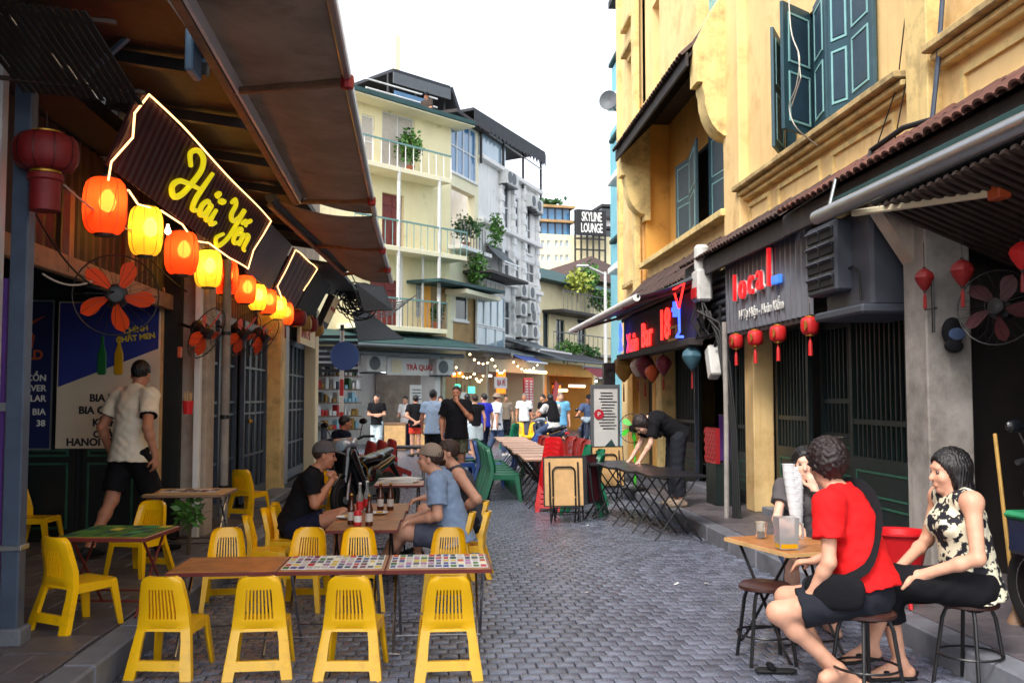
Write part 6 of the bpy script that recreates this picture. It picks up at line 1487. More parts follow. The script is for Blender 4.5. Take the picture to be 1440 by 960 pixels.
def slab_roof(label, f, a0, a1, z, o, mat, drop=.35, name='tin_roof', over=.5):
    t = thing(name, label, 'roof', f.pt((a0+a1)/2, z, 0)+Vector(f.root.location)); L = Vector(t.location)-Vector(f.root.location)
    pts = [f.pt(a0,z,-over), f.pt(a1,z,-over), f.pt(a1,z-drop,o), f.pt(a0,z-drop,o)]; pts = [p-L for p in pts]; m = MB().add(pts+[p+V(0,0,.06) for p in pts], [(0,1,2,3),(7,6,5,4),(0,1,5,4),(1,2,6,5),(2,3,7,6),(3,0,4,7)]); m.build('sheet', mat, t)
    t['kind'] = 'thing'
    MB().tube([pts[3]+V(0,0,-.02), pts[2]+V(0,0,-.02)], .05, 8).build('gutter', 'awning_grey', t)
    return t
slab_roof('long grey-green tin roof over the general store', Gs, -.5, Gs.L+.3, 3.55, 1.6, 'awning_teal', .45, over=.1); slab_roof('dark green lower canopy edge above the store sign', Gs, .3, Gs.L+.1, 3.0, 1.1, 'awning_dark', .1)
t = thing('price_board', 'white board with small dark writing hung by the store', 'notice', Gs.pt(Gs.px(580,590)[0],.9,.15)+Vector(g.location)); t.rotation_euler = (0,0,math.atan2(Gs.d.y,Gs.d.x)); MB().box((0,0,.6), (.5,.03,.95), .005).build('board', 'sign_white', t)
for k in range(8): MB().box((r_.uniform(-.04,.04),-.02,.22+k*.1), (r_.uniform(.25,.4),.006,.03)).build('print_line', 'ink', t)
# row of stalls along the bend
st, Ss = shopfront('dark street-food stall with hanging bulbs and green light signs', (.1,32.3), (1.7,35.6), 3.0, None, 'plaster_dirty')
s2, S2 = shopfront('restaurant front lit orange with a red menu board', (1.7,35.6), (4.4,41.6), 3.1, None, 'pale_cream')
s3, S3 = shopfront('far eatery under a rusty roof with orange lamps', (4.5,41.8), (7.4,47.2), 3.1, None, 'ochre_wall')
s4, S4 = shopfront('last eatery at the end of the street with yellow columns', (7.5,47.4), (12,54), 3.1, None, 'pale_yellow')
for f, lab in ((Ss,'dark tin roof over the food stall'), (S2,'grey tin roof over the orange restaurant'), (S3,'rusty tin roof over the far eatery')): slab_roof(lab, f, -.2, f.L+.2, 3.6, .9, 'awning_grey' if f is not S3 else 'awning_dark', .4)
# awnings and signs on them
def hang_sign(label, f, px, py, w, h, board, txt, tm, size, o=.2, name='hanging_sign', cat='sign'):
    a, z = f.px(px, py); t = thing(name, label, cat, f.pt(a, z, o)+Vector(f.root.location)); t.rotation_euler = (0,0,math.atan2(f.d.y,f.d.x)); MB().box((0,0,0), (w,.06,h), .01).build('board', board, t); MB().tube([(-w*.3,0,h/2),(-w*.3,0,h/2+.4)], .01, 5).build('hanger', 'black_steel', t)
    if txt: text(txt, size, tm, t, (0,-.035,-size*.35), FACE_CAM, align='CENTER', ext=.003, bold=.004)
    return t
hang_sign('white sign with red letters over the food stall', S2, 686, 538, 1.2, .42, 'sign_white', 'BIA ĐÊ', 'print_red', .3, o=.5)
mb = hang_sign('tall red menu board covered in white print', S2, 726, 558, 1.1, 1.5, 'menu_red', None, None, .1, o=.5, name='menu_board')
for k in range(12): 
    for c_ in (-.26,.26): MB().box((c_+r_.uniform(-.03,.03),-.035,.62-k*.105), (r_.uniform(.25,.42),.006,.05)).build('print_line', 'print_white', mb)
for k, (px, py, m, w) in enumerate(((632,545,'neon_green',.3),(640,556,'print_white',.5),(652,548,'neon_green',.45),(644,562,'neon_green',.3))):
    hang_sign(['small green light sign left of the food stall','white box sign in the food stall','larger green light sign of the food stall','lowest green light sign of the food stall'][k], Ss, px, py, w, .22, m, None, None, .1, o=.3, name='light_sign')
hang_sign('slanted red banner beside the far eatery', S3, 765, 553, .5, 1.0, 'paint_red', None, None, .1, o=.5).rotation_euler = (0, rad(28), math.atan2(S3.d.y, S3.d.x))
# lamps: tubes and string bulbs
def tube_lamp(label, f, px, py, w, o=.3):
    a, z = f.px(px, py); t = thing('tube_lamp', label, 'lamp', f.pt(a, z, o)+Vector(f.root.location)); t.rotation_euler = (0,0,math.atan2(f.d.y,f.d.x)); MB().tube([(-w/2,0,0),(w/2,0,0)], .05, 8).build('tube', 'tube_warm', t); MB().box((0,0,.07), (w*1.05,.08,.05)).build('fixture', 'white_paint', t)
for f_, px_, py_, lab_ in ((Gs,560,548,'added white fill tube brightening the general store'), (Ss,648,540,'added white fill tube brightening the food stall counter'), (S2,700,548,'added white fill tube in the restaurant beside the menu'), (S4,845,552,'added white fill tube in the last eatery')):
    a, z = f_.px(px_, py_); t = thing('tube_lamp', lab_, 'lamp', f_.pt(a, 2.4, -.5)+Vector(f_.root.location)); t.rotation_euler = (0,0,math.atan2(f_.d.y,f_.d.x)); MB().tube([(-.6,0,0),(.6,0,0)], .03, 8).build('tube', 'fill_tube_white', t); MB().box((0,0,.06), (1.3,.08,.05)).build('fixture', 'white_paint', t)  # white tubes added as fill light for the dim far shops
tube_lamp('warm tube lamp over the red menu board', S2, 730, 523, 2.6, .7); tube_lamp('warm tube lamp in the far eatery, left', S3, 776, 549, 1.6, .4); tube_lamp('warm tube lamp in the far eatery, right', S3, 800, 543, 2.0, .4)
def bulb_string(label, pts, n, mat='bulb_soft', r=.04):
    t = thing('string_lights', label, 'string lights', pts[0]); 
    P = []
    for a, b in zip(pts, pts[1:]): P += sag(a, b, .25, 8)
    MB().tube([p-pts[0] for p in P], .012, 5).build('cable', 'cable_black', t)
    me = MB().lathe([(0,-r),(r*.8,-r*.6),(r,0),(r*.6,r*.8),(0,r)], 8).mesh('bulb', mat)
    for k in range(n): i = k*(len(P)-1)/(n-1); j = min(int(i), len(P)-2); p = P[j].lerp(P[j+1], i-j)-pts[0]; put('bulb', me, t, p-V(0,0,r))
F_ = lambda f, px, py, o: f.pt(f.px(px, py)[0], f.px(px, py)[1], o)+Vector(f.root.location)
bulb_string('string of warm bulbs over the food stall', [F_(Ss,630,497,.8), F_(Ss,655,503,1.0), F_(S2,672,520,1.0)], 12)
bulb_string('second string of warm bulbs deeper in the food stall', [F_(Ss,634,515,.2), F_(Ss,652,523,.4), F_(S2,668,527,.3)], 12)
bulb_string('white string bulbs along the blue awning', [F_(S2,690,508,.9), F_(S2,725,512,.9)], 7)
for f, px, py, lab in ((S2,722,535,'orange glowing panel behind the red menu board'), (S3,772,556,'orange glowing panel in the far eatery, left'), (S3,798,560,'orange glowing curtain in the far eatery, right'), (Ss,662,510,'orange glowing lamp shade in the food stall')):
    a, z = f.px(px, py); t = thing('glowing_panel', lab, 'lamp', f.pt(a, z, -.5)+Vector(f.root.location)); t.rotation_euler = (0,0,math.atan2(f.d.y,f.d.x)); MB().grid([i/12 for i in range(13)], [0,1], lambda i, j: True, lambda u, w, q: (-.5+u, q+.04*math.sin(u*20), -.5+w*1.1), 0, .02).build('shade', 'glow_orange', t); MB().box((0,0,.64), (1.1,.12,.08)).build('top_rail', 'dark_wood', t)
def small_awning(label, f, px0, px1, py0, py1, o, mat, over=.05):
    a0, z1 = f.px(px0, py0); a1, _ = f.px(px1, py0); _, z0 = f.px(px0, py1); L = Vector(f.root.location)
    awning(label, f.pt(a0,z1,over)+L, f.pt(a1,z1,over)+L, f.pt(a0,z0,o)+L, f.pt(a1,z0,o)+L, mat, None, sagd=.02)
small_awning('blue canvas awning over the food stall', S2, 668, 700, 499, 509, 1.95, 'awning_blue', 1.4); small_awning('grey striped awning below the white house', S2, 703, 752, 476, 492, 1.6, 'awning_grey', .1)
small_awning('maroon awning above the far eatery', S3, 778, 805, 516, 532, 2.1, 'awning_maroon', 1.4)
# --- far houses at the bend
fy = thing('yellow_far_house', 'old yellow house with teal tiled roof at the bend of the street', 'building', (6.5, 50, 0)); Ff = Fac(fy, (4.6,47), (11.5,57)); zf = Ff.px(790, 402)[1]
hh = [Ff.hole(782,450,794,492), Ff.hole(812,450,824,488), Ff.hole(764,440,772,490)]
Ff.wall('wall', 'pale_yellow', -1.0, Ff.L, 0, zf, hh); [Ff.window(h, 'shutter_teal', 'glass_dark', 2, 1, deep=.15) for h in hh]
Fc = Fac(fy, (4.0, 47.6), (4.6, 47)); 
zp = Ff.px(793, 370)[1]
rr_ = [Ff.pt(-1.5,zf,.8), Ff.pt(Ff.L+.5,zf,.8), Ff.pt(Ff.L*.75,zp+.6,-4), Ff.pt(Ff.L*.25,zp+.6,-4), Ff.pt(-1.5,zf,-8), Ff.pt(Ff.L+.5,zf,-8)]
MB().add(rr_, [(0,1,2,3),(0,3,4),(1,5,2),(3,2,5,4),(0,4,5,1)]).build('roof', 'awning_teal', fy, smooth=0)
Ff.railing(0, Ff.L*.9, Ff.px(790,496)[1], .9, 1.0, 'grille_grey', 20, 'plaster_grey', 'grille_grey')
Ff.railing(Ff.L*.05, Ff.L*.6, Ff.px(790,440)[1], .9, 1.2, 'grille_grey', 14, 'dark_wood', 'grille_grey')
for px, py, lab, m, rr in ((775,500,'bushy green plants on the low balcony of the far yellow house','leaf',(.9,.6,.6)), (800,500,'second clump of plants on the low far balcony','leaf_dark',(1.0,.6,.5)), (790,410,'yellowing creeper spilling over the far house eaves','leaf_yellow',(1.0,.7,.8)), (806,404,'tall green plant on the far roof edge','leaf',(.7,.5,.9)), (822,432,'greenery beside the far yellow gable','leaf',(.8,.5,.7))):
    a, z = Ff.px(px, py); plant(lab, Ff.pt(a, z-.6, .9)+Vector(fy.location), rr, 420, m, int(px), pot=False, size=.2, name='balcony_plant')
f2 = thing('cream_far_house', 'second cream house behind the far yellow one with white balconies', 'building', (12, 62, 0)); F2 = Fac(f2, (8.0,56), (14.0,63)); z2 = F2.px(840, 400)[1]
h2 = [F2.hole(826,455,836,490), F2.hole(842,420,852,450), F2.hole(842,460,852,492)]; F2.wall('wall', 'pale_yellow', 0, F2.L, 0, z2, h2); [F2.window(h, 'shutter_teal', 'glass_dark', 2, 2) for h in h2]
MB().add([F2.pt(-.5,z2,1), F2.pt(F2.L+1,z2,1), F2.pt(F2.L*.5,z2+2.2,-2), F2.pt(-.5,z2,-6), F2.pt(F2.L+1,z2,-6)], [(0,1,2),(0,2,3),(1,4,2),(3,2,4),(0,3,4,1)]).build('roof', 'roof_tile', f2, smooth=0)
# --- hotel tower with rooftop sign
ht = thing('cream_hotel', 'tall cream hotel block behind the street with glazed rooftop floors', 'building', (12, 96, 0)); Hf = Fac(ht, (8.0,96), (17.5,98)); zh = Hf.px(790, 330)[1]
zh0 = zh
hh = [Hf.hole(x0, y0, x0+5, y0+9) for x0 in (761,769,780,787,795) for y0 in (338,358)]
Hf.wall('wall', 'hotel_wall', 0, Hf.L, 0, zh, hh); [Hf.window(h, 'white_paint', 'glass_pale', 2, 1, deep=.2, sill=False) for h in hh]
za, zb = Hf.px(780, 327)[1], Hf.px(780, 292)[1]; wb_, _ = Hf.px(803, 300)
for k, (z0, z1) in enumerate(((zh, zh+(zb-zh)*.45), (zh+(zb-zh)*.5, zb))):
    o = Hf.box('glazed_floor', 'glass_blue', .4, wb_, z0, z1, -3, -.3); Hf.box('slab_edge', 'tan_wall', .1, wb_+.4, z1, z1+.25, -3, .2)
    for q in range(7): Hf.box('mullion', 'fascia_dark', .4+q*(wb_-.5)/6, .5+q*(wb_-.5)/6, z0, z1, -.32, -.2, o)
leaf_mass('roof_garden', 'leaf_dark', ht, Hf.pt(wb_*.5, zb+.6, -1), (wb_*.5,.8,.6), 260, .5, 3)['kind'] = 'stuff'
h2t = thing('white_hotel', 'white hotel tower with dark top floors and small square windows', 'building', (18, 98, 0)); H2 = Fac(h2t, (14.6,98.5), (24,100)); z3 = H2.px(860, 300)[1]; zg = H2.px(845, 340)[1]
hh = [H2.hole(x0, y0, x0+5, y0+7) for x0 in (846,858) for y0 in (342,362,382,398)]
H2.wall('wall', 'white_wall', H2.px(838,350)[0], H2.L, 0, zg, hh); [H2.window(h, 'grille_grey', 'glass_dark', 1, 1, deep=.2, sill=False) for h in hh]
for y0, y1, m in ((292,305,'glass_dark'),(308,318,'white_wall'),(322,336,'glass_dark')): H2.pbox('top_floor', m, 847, y0, 880, y1, -3, -.2)
for yy in (289, 306, 320, 337): H2.pbox('slab_edge', 'fascia_dark', 845, yy, 885, yy+2, -3, .3)
sk = thing('rooftop_sign', 'black rooftop sign with white letters SKYLINE LOUNGE', 'sign', Hf.pt(Hf.px(826,315)[0], Hf.px(826,334)[1], 1.2)+Vector(ht.location)); sk.rotation_euler = (0,0,math.atan2(Hf.d.y,Hf.d.x))
wS = (Hf.px(846,315)[0]-Hf.px(804,315)[0]); hS = Hf.px(826,298)[1]-Hf.px(826,334)[1]
MB().box((0,.1,hS/2), (wS,.2,hS), .05).build('board', 'fan_dark', sk)
for s_, z in (('SKYLINE', hS*.55), ('LOUNGE', hS*.12)): text(s_, hS*.5, 'print_white', sk, (0,-.06,z), FACE_CAM, align='CENTER', bold=.02, ext=.03, sx=wS/(hS*2.25)*.80)
for k in range(6): MB().tube([(-wS/2+k*wS/5,.4,-3.2),(-wS/2+k*wS/5,.4,hS)], .1, 6).build('strut', 'black_steel', sk)
for z in (-2.6,-1.4,-.3): MB().box((0,.3,z), (wS,.15,.15)).build('beam', 'black_steel', sk)
# --- pale blue bays beyond the yellow building, with satellite dish
cy = thing('blue_bay_house', 'pale blue house with stacked bay windows just beyond the yellow building', 'building', (5.2, 28, 0)); Cf = Fac(cy, (5.0, 29.8), (4.95, 27.0))
cy2 = MB().box(V(6.95,28.6,5.0)-Vector(cy.location), (3.2,3.6,10.0), .02).build('wall', 'cyan_wall', cy)
for y0, y1 in ((86,136),(195,245),(340,372)):
    za, zb = at(868,y1,Y=27.5).z, at(868,y0,Y=27.5).z
    o = MB().box(V(5.28,27.6,(za+zb)/2)-Vector(cy.location), (.5,1.2,zb-za), .03).build('bay', 'cyan_wall', cy); MB().box(V(5.24,27.6,za-.1)-Vector(cy.location), (.7,1.4,.2), .03).build('bay_floor', 'white_wall', o); MB().box(V(5.25,27.6,zb+.1)-Vector(cy.location), (.62,1.35,.12), .02).build('bay_roof', 'awning_teal', o)
    for k in range(3): MB().box(V(5.08+k*.16,26.985,(za+zb)/2)-Vector(cy.location), (.1,.03,(zb-za)*.6)).build('pane', 'glass_dark', o)
p = at(857,142,Y=26.2); t = thing('satellite_dish', 'grey satellite dish on the blue house', 'satellite dish', p); q = Euler((PI/2,0,rad(-30))).to_matrix()
MB().lathe([(0,0),(.12,.012),(.22,.05),(.27,.09),(.26,.1),(.2,.06),(0,.015)], 20, (0,0,0), q).build('dish', 'grille_grey', t); MB().tube([(0,.05,0),(.5,.9,-.2)], .02, 6).build('arm', 'black_steel', t)
# --- lamp post far
p = at(852,560,Y=40); t = thing('street_lamp', 'thin grey street lamp pole at the far bend', 'street lamp', (p.x, 40, 0)); MB().tube([(0,0,0),(0,0,6.8)], [.09,.06], 10).build('pole', 'ac_white', t); MB().tube([(0,0,6.7),(-.8,-.3,7.0)], .04, 8).build('arm', 'ac_white', t); MB().box((-1.0,-.35,7.0), (.5,.2,.1), .03).build('lamp_head', 'ac_white', t)
# --- street furniture at the end of the bar house
p = at(484, 690, Z=0); t = thing('sign_pole', 'red and white banded pole carrying a blue round traffic sign', 'traffic sign', (-1.95, 19.4, 0))
for k in range(9): MB().lathe([(.042,k*.32),(.042,k*.32+.32)], 12).build('band', 'paint_red' if k % 2 else 'sign_white', t)
MB().tube([(0,0,0),(0,0,3.0)], .04, 12).build('pole', 'grille_grey', t)
q = Euler((PI/2,0,rad(12))).to_matrix(); MB().lathe([(0,0),(.28,0),(.285,.01),(.28,.02),(0,.02)], 28, (.06,-.07,2.38), q).build('disc', 'blue_sign', t)
# hanging cable mass + dark tarpaulins
t = thing('cable_coil', 'tangled mass of black street cables hanging at the end of the bar', 'cables', at(500,420,Y=18.8)); r_ = random.Random(21)
for k in range(34):
    a = r_.uniform(0,6.28); R_ = r_.uniform(.12,.34); c_ = V(r_.uniform(-.2,.2), r_.uniform(-.2,.2), r_.uniform(-.15,.15)); tl = r_.uniform(-.7,.7)
    MB().tube([c_+V(R_*math.cos(b)*(1+.1*math.sin(3*b)), R_*math.sin(b)*tl, R_*.8*math.sin(b)) for b in [2*PI*i/14 for i in range(14)]], .012, 5, closed=True).build('cable_loop', 'cable_black', t)
for k in range(6): MB().tube(sag((-.3,-1.2,.35+.03*k), (.5+.1*k,6,.3+.08*k), .4), .014, 5).build('cable_run', 'cable_black', t)
def tarp(label, pts, mat='tarp_black'):
    c = sum(pts, V(0,0,0))/len(pts); t = thing('tarpaulin', label, 'tarpaulin', c); n = len(pts)
    m = MB().add([p-c for p in pts]+[p-c+V(0,0,.02) for p in pts], [tuple(range(n)), tuple(range(2*n-1,n-1,-1))]+[(i,(i+1) % n,n+(i+1) % n,n+i) for i in range(n)]); m.build('sheet', mat, t)
    for p in pts[:2]: MB().tube([p-c, p-c+V(-.3,.5,.6)], .01, 5).build('rope', 'cable_black', t)
tarp('dark tarpaulin sail with pointed tip beside the blue sign', [at(495,440,Y=21), at(505,480,Y=19.6), at(568,477,Y=21.5), at(512,435,Y=22)])
tarp('black fabric hood under the second awning end', [at(500,398,Y=17.2), at(512,438,Y=16.8), at(552,436,Y=17.2), at(540,404,Y=18.4)])
awn_l = thing('strip_canopy', 'dark slatted canopy edge with white dots behind the blue sign', 'canopy', at(490,500,Y=21.0))
for k in range(7): MB().box((-.3,0,.4-.12*k), (1.0,.06,.07)).build('slat', 'awning_dark', awn_l)
# ------------------------------------------------------------------ chairs and tables in the street
YC = make_chair('low', 'yellow_plastic', 'x', 'low yellow plastic chairs'); used = [0]
def yellow(label, loc, rz):
    if not used[0]: used[0] = 1; YC.location = loc; YC.rotation_euler = (0,0,rz); YC['label'] = label; return YC
    return copy_tree(YC, loc, rz, label, 'low yellow plastic chairs')
for px, lab, dr in ((227,'low yellow chair nearest the camera, first from the kerb, back to the viewer',-3), (357,'low yellow chair second from the kerb in the nearest row',2), (492,'low yellow chair third from the kerb in the nearest row',-2), (629,'low yellow chair at the street end of the nearest row',1)):
    p = at(px, 958, Z=0); yellow(lab, (p.x, p.y+.215, 0), rad(dr*2.2))
for px, lab, dr in ((326,'low yellow chair tucked behind the wooden end of the front tables, facing the camera',4), (432,'low yellow chair behind the front tables, second from the kerb, facing the camera',-3), (509,'low yellow chair behind the front tables, before the beer bottles',3), (629,'low yellow chair behind the front tables, in front of the man in blue',-2)):
    p = at(px, 741, Z=.565); yellow(lab, (p.x, p.y-.185, 0), PI+rad(dr*2.5))
p = at(100, 885, Z=PV); yellow('low yellow chair alone on the pavement by the steel post', (p.x, p.y+.1, PV), rad(-34))
p = at(205, 704, Z=PV+.565); yellow('low yellow chair behind the green-topped table, facing the camera', (p.x, p.y-.15, PV), rad(160))
p = at(52, 684, Z=PV+.565); yellow('low yellow chair half hidden behind the steel post', (p.x, p.y, PV), rad(-95))
p = at(142, 667, Z=PV+.565); yellow("low yellow chair beside the waiter's legs", (p.x, p.y, PV), rad(-80))
p = at(346, 660, Z=PV+.565); yellow('low yellow chair by the steel door, further up the pavement', (p.x, p.y+.2, PV), rad(-24))
for (px, py, lab) in ((351,724,'low yellow chair side-on at the left end, behind the front tables'), (376,714,'low yellow chair side-on just behind the man in black'), (391,706,'third low yellow chair side-on, close to the pavement kerb')):
    p = at(px, py, Z=.565); yellow(lab, (p.x+.15, p.y, 0), rad(-88))
p = at(684, 716, Z=.565); yellow('low yellow chair standing free to the right of the man in blue', (p.x-.17, p.y-.1, 0), rad(84))
yellow('low yellow chair under the man in the black shirt', (-1.35, 9.15, 0), rad(-90)); yellow('low yellow chair under the man in the blue shirt', (.10, 8.55, 0), rad(86)); yellow('low yellow chair under the man in the grey tank top', (.26, 9.45, 0), rad(90))
p = at(468, 640, Z=.565); yellow('low yellow chair at the kerb beyond the motorbike', (-1.45, 13.4, 0), rad(-120))
# tables
GT = 'front row of folding tables'
M('mauve_ink', C(170,120,160), .5, .2)
cm = ['poster_blue','print_red','leaf','print_gold','lantern_maroon','awning_teal','print_orange']
for i, (x, lab) in enumerate(((-1.30,'folding table with bare wooden top at the kerb end of the front row'), (-.655,'middle folding table of the front row, covered with a picture menu'), (-.01,'folding table at the street end of the front row, with a bright menu print'))):
    t = make_table('folding_table', lab, 'table', .636, .56, .52, 'wood_top', 'edge_red', 'chrome', GT); t.location = (x, 6.26, 0)
    if i: menu_print(t, .6, .5, .522, cm+['lantern_pale','mauve_ink','pale_cream','lantern_pale','grille_grey'], i, 'print_white', (13,5))
for x, y, lab in ((-.62,8.1,"near table of the seated men, with the beer bottles"), (-.60,8.75,'middle table of the seated men'), (-.58,9.4,'far table of the seated men')):
    t = make_table('folding_table', lab, 'table', .56, .62, .52, 'wood_top', 'edge_red', 'black_steel', "men's tables"); t.location = (x, y, 0)
t = make_table('folding_table', 'small table with stacked papers behind the seated men', 'table', .56, .6, .56, 'pink_wood', 'edge_red', 'black_steel'); t.location = (-.48, 11.6, 0)
for k in range(4): MB().box((.02*k-.05,.02*k,.57+.012*k), (.42,.3,.01), .002, Euler((0,0,.2*k)).to_matrix()).build('paper', 'print_white', t)
t = make_table('folding_table', 'small table with a green picture menu on the pavement', 'table', .58, .58, .52, 'wood_top', 'edge_red', 'edge_red'); t.location = (-2.12, 6.7, PV); t.rotation_euler = (0,0,rad(-6)); menu_print(t, .54, .54, .522, ['leaf','leaf_dark','awning_teal','leaf','print_gold','green_crate'], 7, 'leaf', (6,4))
t = make_table('folding_table', 'wooden table with a faded menu by the plaster pier', 'table', .7, .6, .55, 'pale_wood', 'raw_wood', 'chrome'); t.location = (-2.28, 9.2, PV); menu_print(t, .5, .3, .552, ['lantern_maroon','mauve_print','print_white'] if False else ['lantern_maroon','print_white','grille_grey'], 9, 'lantern_pale', (6,3))
plant('limp leafy greens in a bag under the wooden table', (-2.25, 9.0, PV), (.14,.12,.16), 120, 'leaf', 31, pot=False, size=.09, name='bag_of_greens')
BT = 'black folding tables by the kerb'
for x, y, lab in ((2.56,10.75,'black folding table nearest the camera in the kerbside row'), (2.44,11.4,'second black folding table in the kerbside row'), (2.33,12.05,'third black folding table, under the hands of the bending woman'), (2.2,12.7,'black folding table at the far end of the kerbside row')):
    t = make_table('folding_table', lab, 'table', .64, .62, .72, 'black_top', 'black_steel', 'black_steel', BT); t.location = (x, y, 0); t.rotation_euler = (0,0,rad(92))
WT = 'row of wooden tables down the street'
nth = ['nearest','second','third','fourth','fifth','sixth','seventh','eighth','ninth','farthest']
for i in range(10):
    t = make_table('folding_table', nth[i]+' wooden table in the long row down the street', 'table', .62, .66, .70, 'pink_wood', 'raw_wood', 'black_steel', WT); t.location = (1.50+.02*math.sin(i*2.3), 13.9+i*.82, 0); t.rotation_euler = (0,0,rad(90)+.03*math.sin(i*3))
GC = make_chair('tall', 'green_plastic', 'green plastic chair at the near end of the long table row, left side', 'green plastic chairs'); GC.location = (.97, 14.9, 0); GC.rotation_euler = (0,0,rad(-98))
for i, (x, y, r, lab) in enumerate(((.96,15.4,-96,'second green plastic chair along the left of the long row'), (.94,15.95,-95,'third green plastic chair along the left of the long row'), (.93,16.5,-97,'fourth green plastic chair along the left of the long row'), (.45,18.4,-60,'green plastic chair beside the blue ones near the man smoking'), (2.12,14.3,92,'green plastic chair behind the red stack, nearest on the right side'), (2.18,15.0,88,'second green plastic chair on the right of the long row'), (2.14,15.7,94,'third green plastic chair on the right of the long row'), (1.85,19.2,80,'green plastic chair among the blue ones on the far right side'), (1.9,13.0,70,'green plastic chair squeezed between the folded tables'), (2.1,29.5,40,'green plastic chair near the far yellow chairs'))):
    copy_tree(GC, (x, y, 0), rad(r), lab)
BC = make_chair('tall', 'blue_plastic', 'blue plastic chair at the left of the row, by the man smoking', 'blue plastic chairs'); BC.location = (.35, 17.6, 0); BC.rotation_euler = (0,0,rad(-80))
for x, y, r, lab in ((.42,19.2,-90,'blue plastic chair further left along the row'), (1.75,20.3,96,'blue plastic chair standing on the far right of the row'), (1.8,20.9,90,'last blue plastic chair on the far right of the row'), (.85,17.3,-95,'blue plastic chair pushed under the long row')): copy_tree(BC, (x, y, 0), rad(r), lab)
RC = make_chair('tall', 'brick_plastic', 'brick-red chair nearest on the right side of the street', 'brick-red chairs'); RC.location = (2.62, 17.2, 0); RC.rotation_euler = (0,0,rad(170))
for x, y, r, lab in ((2.1,17.6,175,'brick-red chair left of the nearest brick-red one'), (2.62,18.0,180,'second brick-red chair from the front, street side'), (2.05,18.5,176,'brick-red chair in the middle of the red cluster'), (2.6,19.0,182,'brick-red chair behind the others near the parked bicycle'), (2.1,19.5,178,'farthest brick-red chair of the cluster'), (-1.2,16.2,-60,'brick-red chair leaning by the motorbike, in front'), (-1.05,16.6,-60,'second brick-red chair leaning by the motorbike'), (-.9,17.0,-60,'third brick-red chair leaning by the motorbike')):
    c = copy_tree(RC, (x, y, 0), rad(r), lab)
    if x < 0: c.rotation_euler = (rad(-22), 0, rad(r))
RS = make_chair('low', 'red_plastic', 'lowest red plastic chair of the tall stack', 'stack of red plastic chairs'); RS.location = (1.52, 13.5, 0); RS.rotation_euler = (0,0,rad(-14))
ord_ = ['second','third','fourth','fifth','sixth','seventh','topmost']
for i in range(7): copy_tree(RS, (1.52+.012*i, 13.5+.012*(i+1), .065*(i+1)), rad(-14), ord_[i]+(' red plastic chair from the ground in the tall stack' if i < 6 else ' red plastic chair of the tall stack'))
FYC = make_chair('tall', 'yellow_plastic', 'tall yellow plastic chair far down the street, leftmost', 'far yellow chairs'); FYC.location = (2.35, 30, 0); FYC.rotation_euler = (0,0,rad(160))
for i, x in enumerate((2.8, 3.25, 3.7)): copy_tree(FYC, (x, 30.2+.3*i, 0), rad(150+20*i), ['second tall yellow chair far down the street','third tall yellow chair far down the street','rightmost tall yellow chair far down the street'][i])
# folded tables leaning
f = make_folded_table('folded pale wood table with black tube frame standing in the street', 'pale_wood', 'black_steel', 'folded tables'); f.location = (1.53, 12.05, 0); f.rotation_euler = (rad(-7), 0, rad(3))
for loc, r, lab, top in (((1.60,12.25,0), 3, 'dark folded table standing right behind the pale wood one', 'black_top'), ((2.03,12.6,0), 62, 'maroon folded table standing edge-on beside the black tables', 'lantern_maroon'), ((2.55,14.7,0), 10, 'folded pale wood table leaning by the green fan', 'pale_wood')):
    f = make_folded_table(lab, top, 'black_steel', 'folded tables'); f.location = loc; f.rotation_euler = (rad(-7), 0, rad(r))
for i, (x, y, r, lab) in enumerate(((.92,17.05,-96,'fifth green plastic chair along the left of the long row'), (.92,17.6,-94,'sixth green plastic chair along the left of the long row'), (.9,18.2,-97,'seventh green plastic chair along the left of the long row'))): copy_tree(GC, (x, y, 0), rad(r), lab)
lt = MB(); rl = random.Random(77)
for k in range(16):
    x, y = rl.uniform(-1.6,2.85), rl.uniform(5.2,14); a = rl.uniform(0,3.14); l, w_ = rl.uniform(.012,.035), rl.uniform(.006,.02); c_, s_ = math.cos(a), math.sin(a)
    lt.add([V(x+c_*l*i-s_*w_*j, y+s_*l*i+c_*w_*j, .011+.006*(i+j+2)*rl.random()) for i, j in ((-1,-1),(1,-1),(1,1),(-1,1))], [(0,1,2,3)])
lo_ = lt.build('litter', 'print_white', fix=False); lo_['kind'] = 'stuff'
t = make_table('folding_table', 'far table with crossed black legs beside the red chairs', 'table', .6, .6, .7, 'grille_grey', 'black_steel', 'black_steel'); t.location = (-.55, 17.6, 0)
t = thing('bollard', 'slim grey steel bollard at the kerb beside the motorbike', 'bollard', (-1.72, 14.6, 0)); MB().tube([(0,0,0),(0,0,1.15)], .045, 12).build('shaft', 'steel_blue_paint', t); MB().lathe([(0,1.2),(.04,1.18),(.05,1.15),(0,1.15)], 12).build('cap', 'steel_blue_paint', t)
for i, (x, y, lab) in enumerate(((-1.35,29.2,'plain wooden crate before the general store, left'), (-.55,29.8,'plain wooden crate before the general store, right'))):
    t = thing('wooden_crate', lab, 'crate', (x, y, 0)); MB().box((0,0,.42), (.62,.5,.8), .01).build('panel_box', 'pale_wood', t)
    for z in (.06,.8): MB().box((0,0,z), (.66,.54,.06), .006).build('batten', 'raw_wood', t)
t = make_round_stool('x', 'dark round stools', .46); t['label'] = 'empty dark round stool at the street side of the tea table'; t.location = (1.92, 5.72, 0)
PWX = at(1362,850,Y=5.18).x
copy_tree(t, (2.20, 4.98, 0), .3, 'dark round stool under the woman in red'); copy_tree(t, (PWX, 5.18, 0), .5, 'dark round stool under the woman in the patterned blouse'); copy_tree(t, (2.545, 6.75, 0), .9, 'dark round stool under the girl behind the tea table')
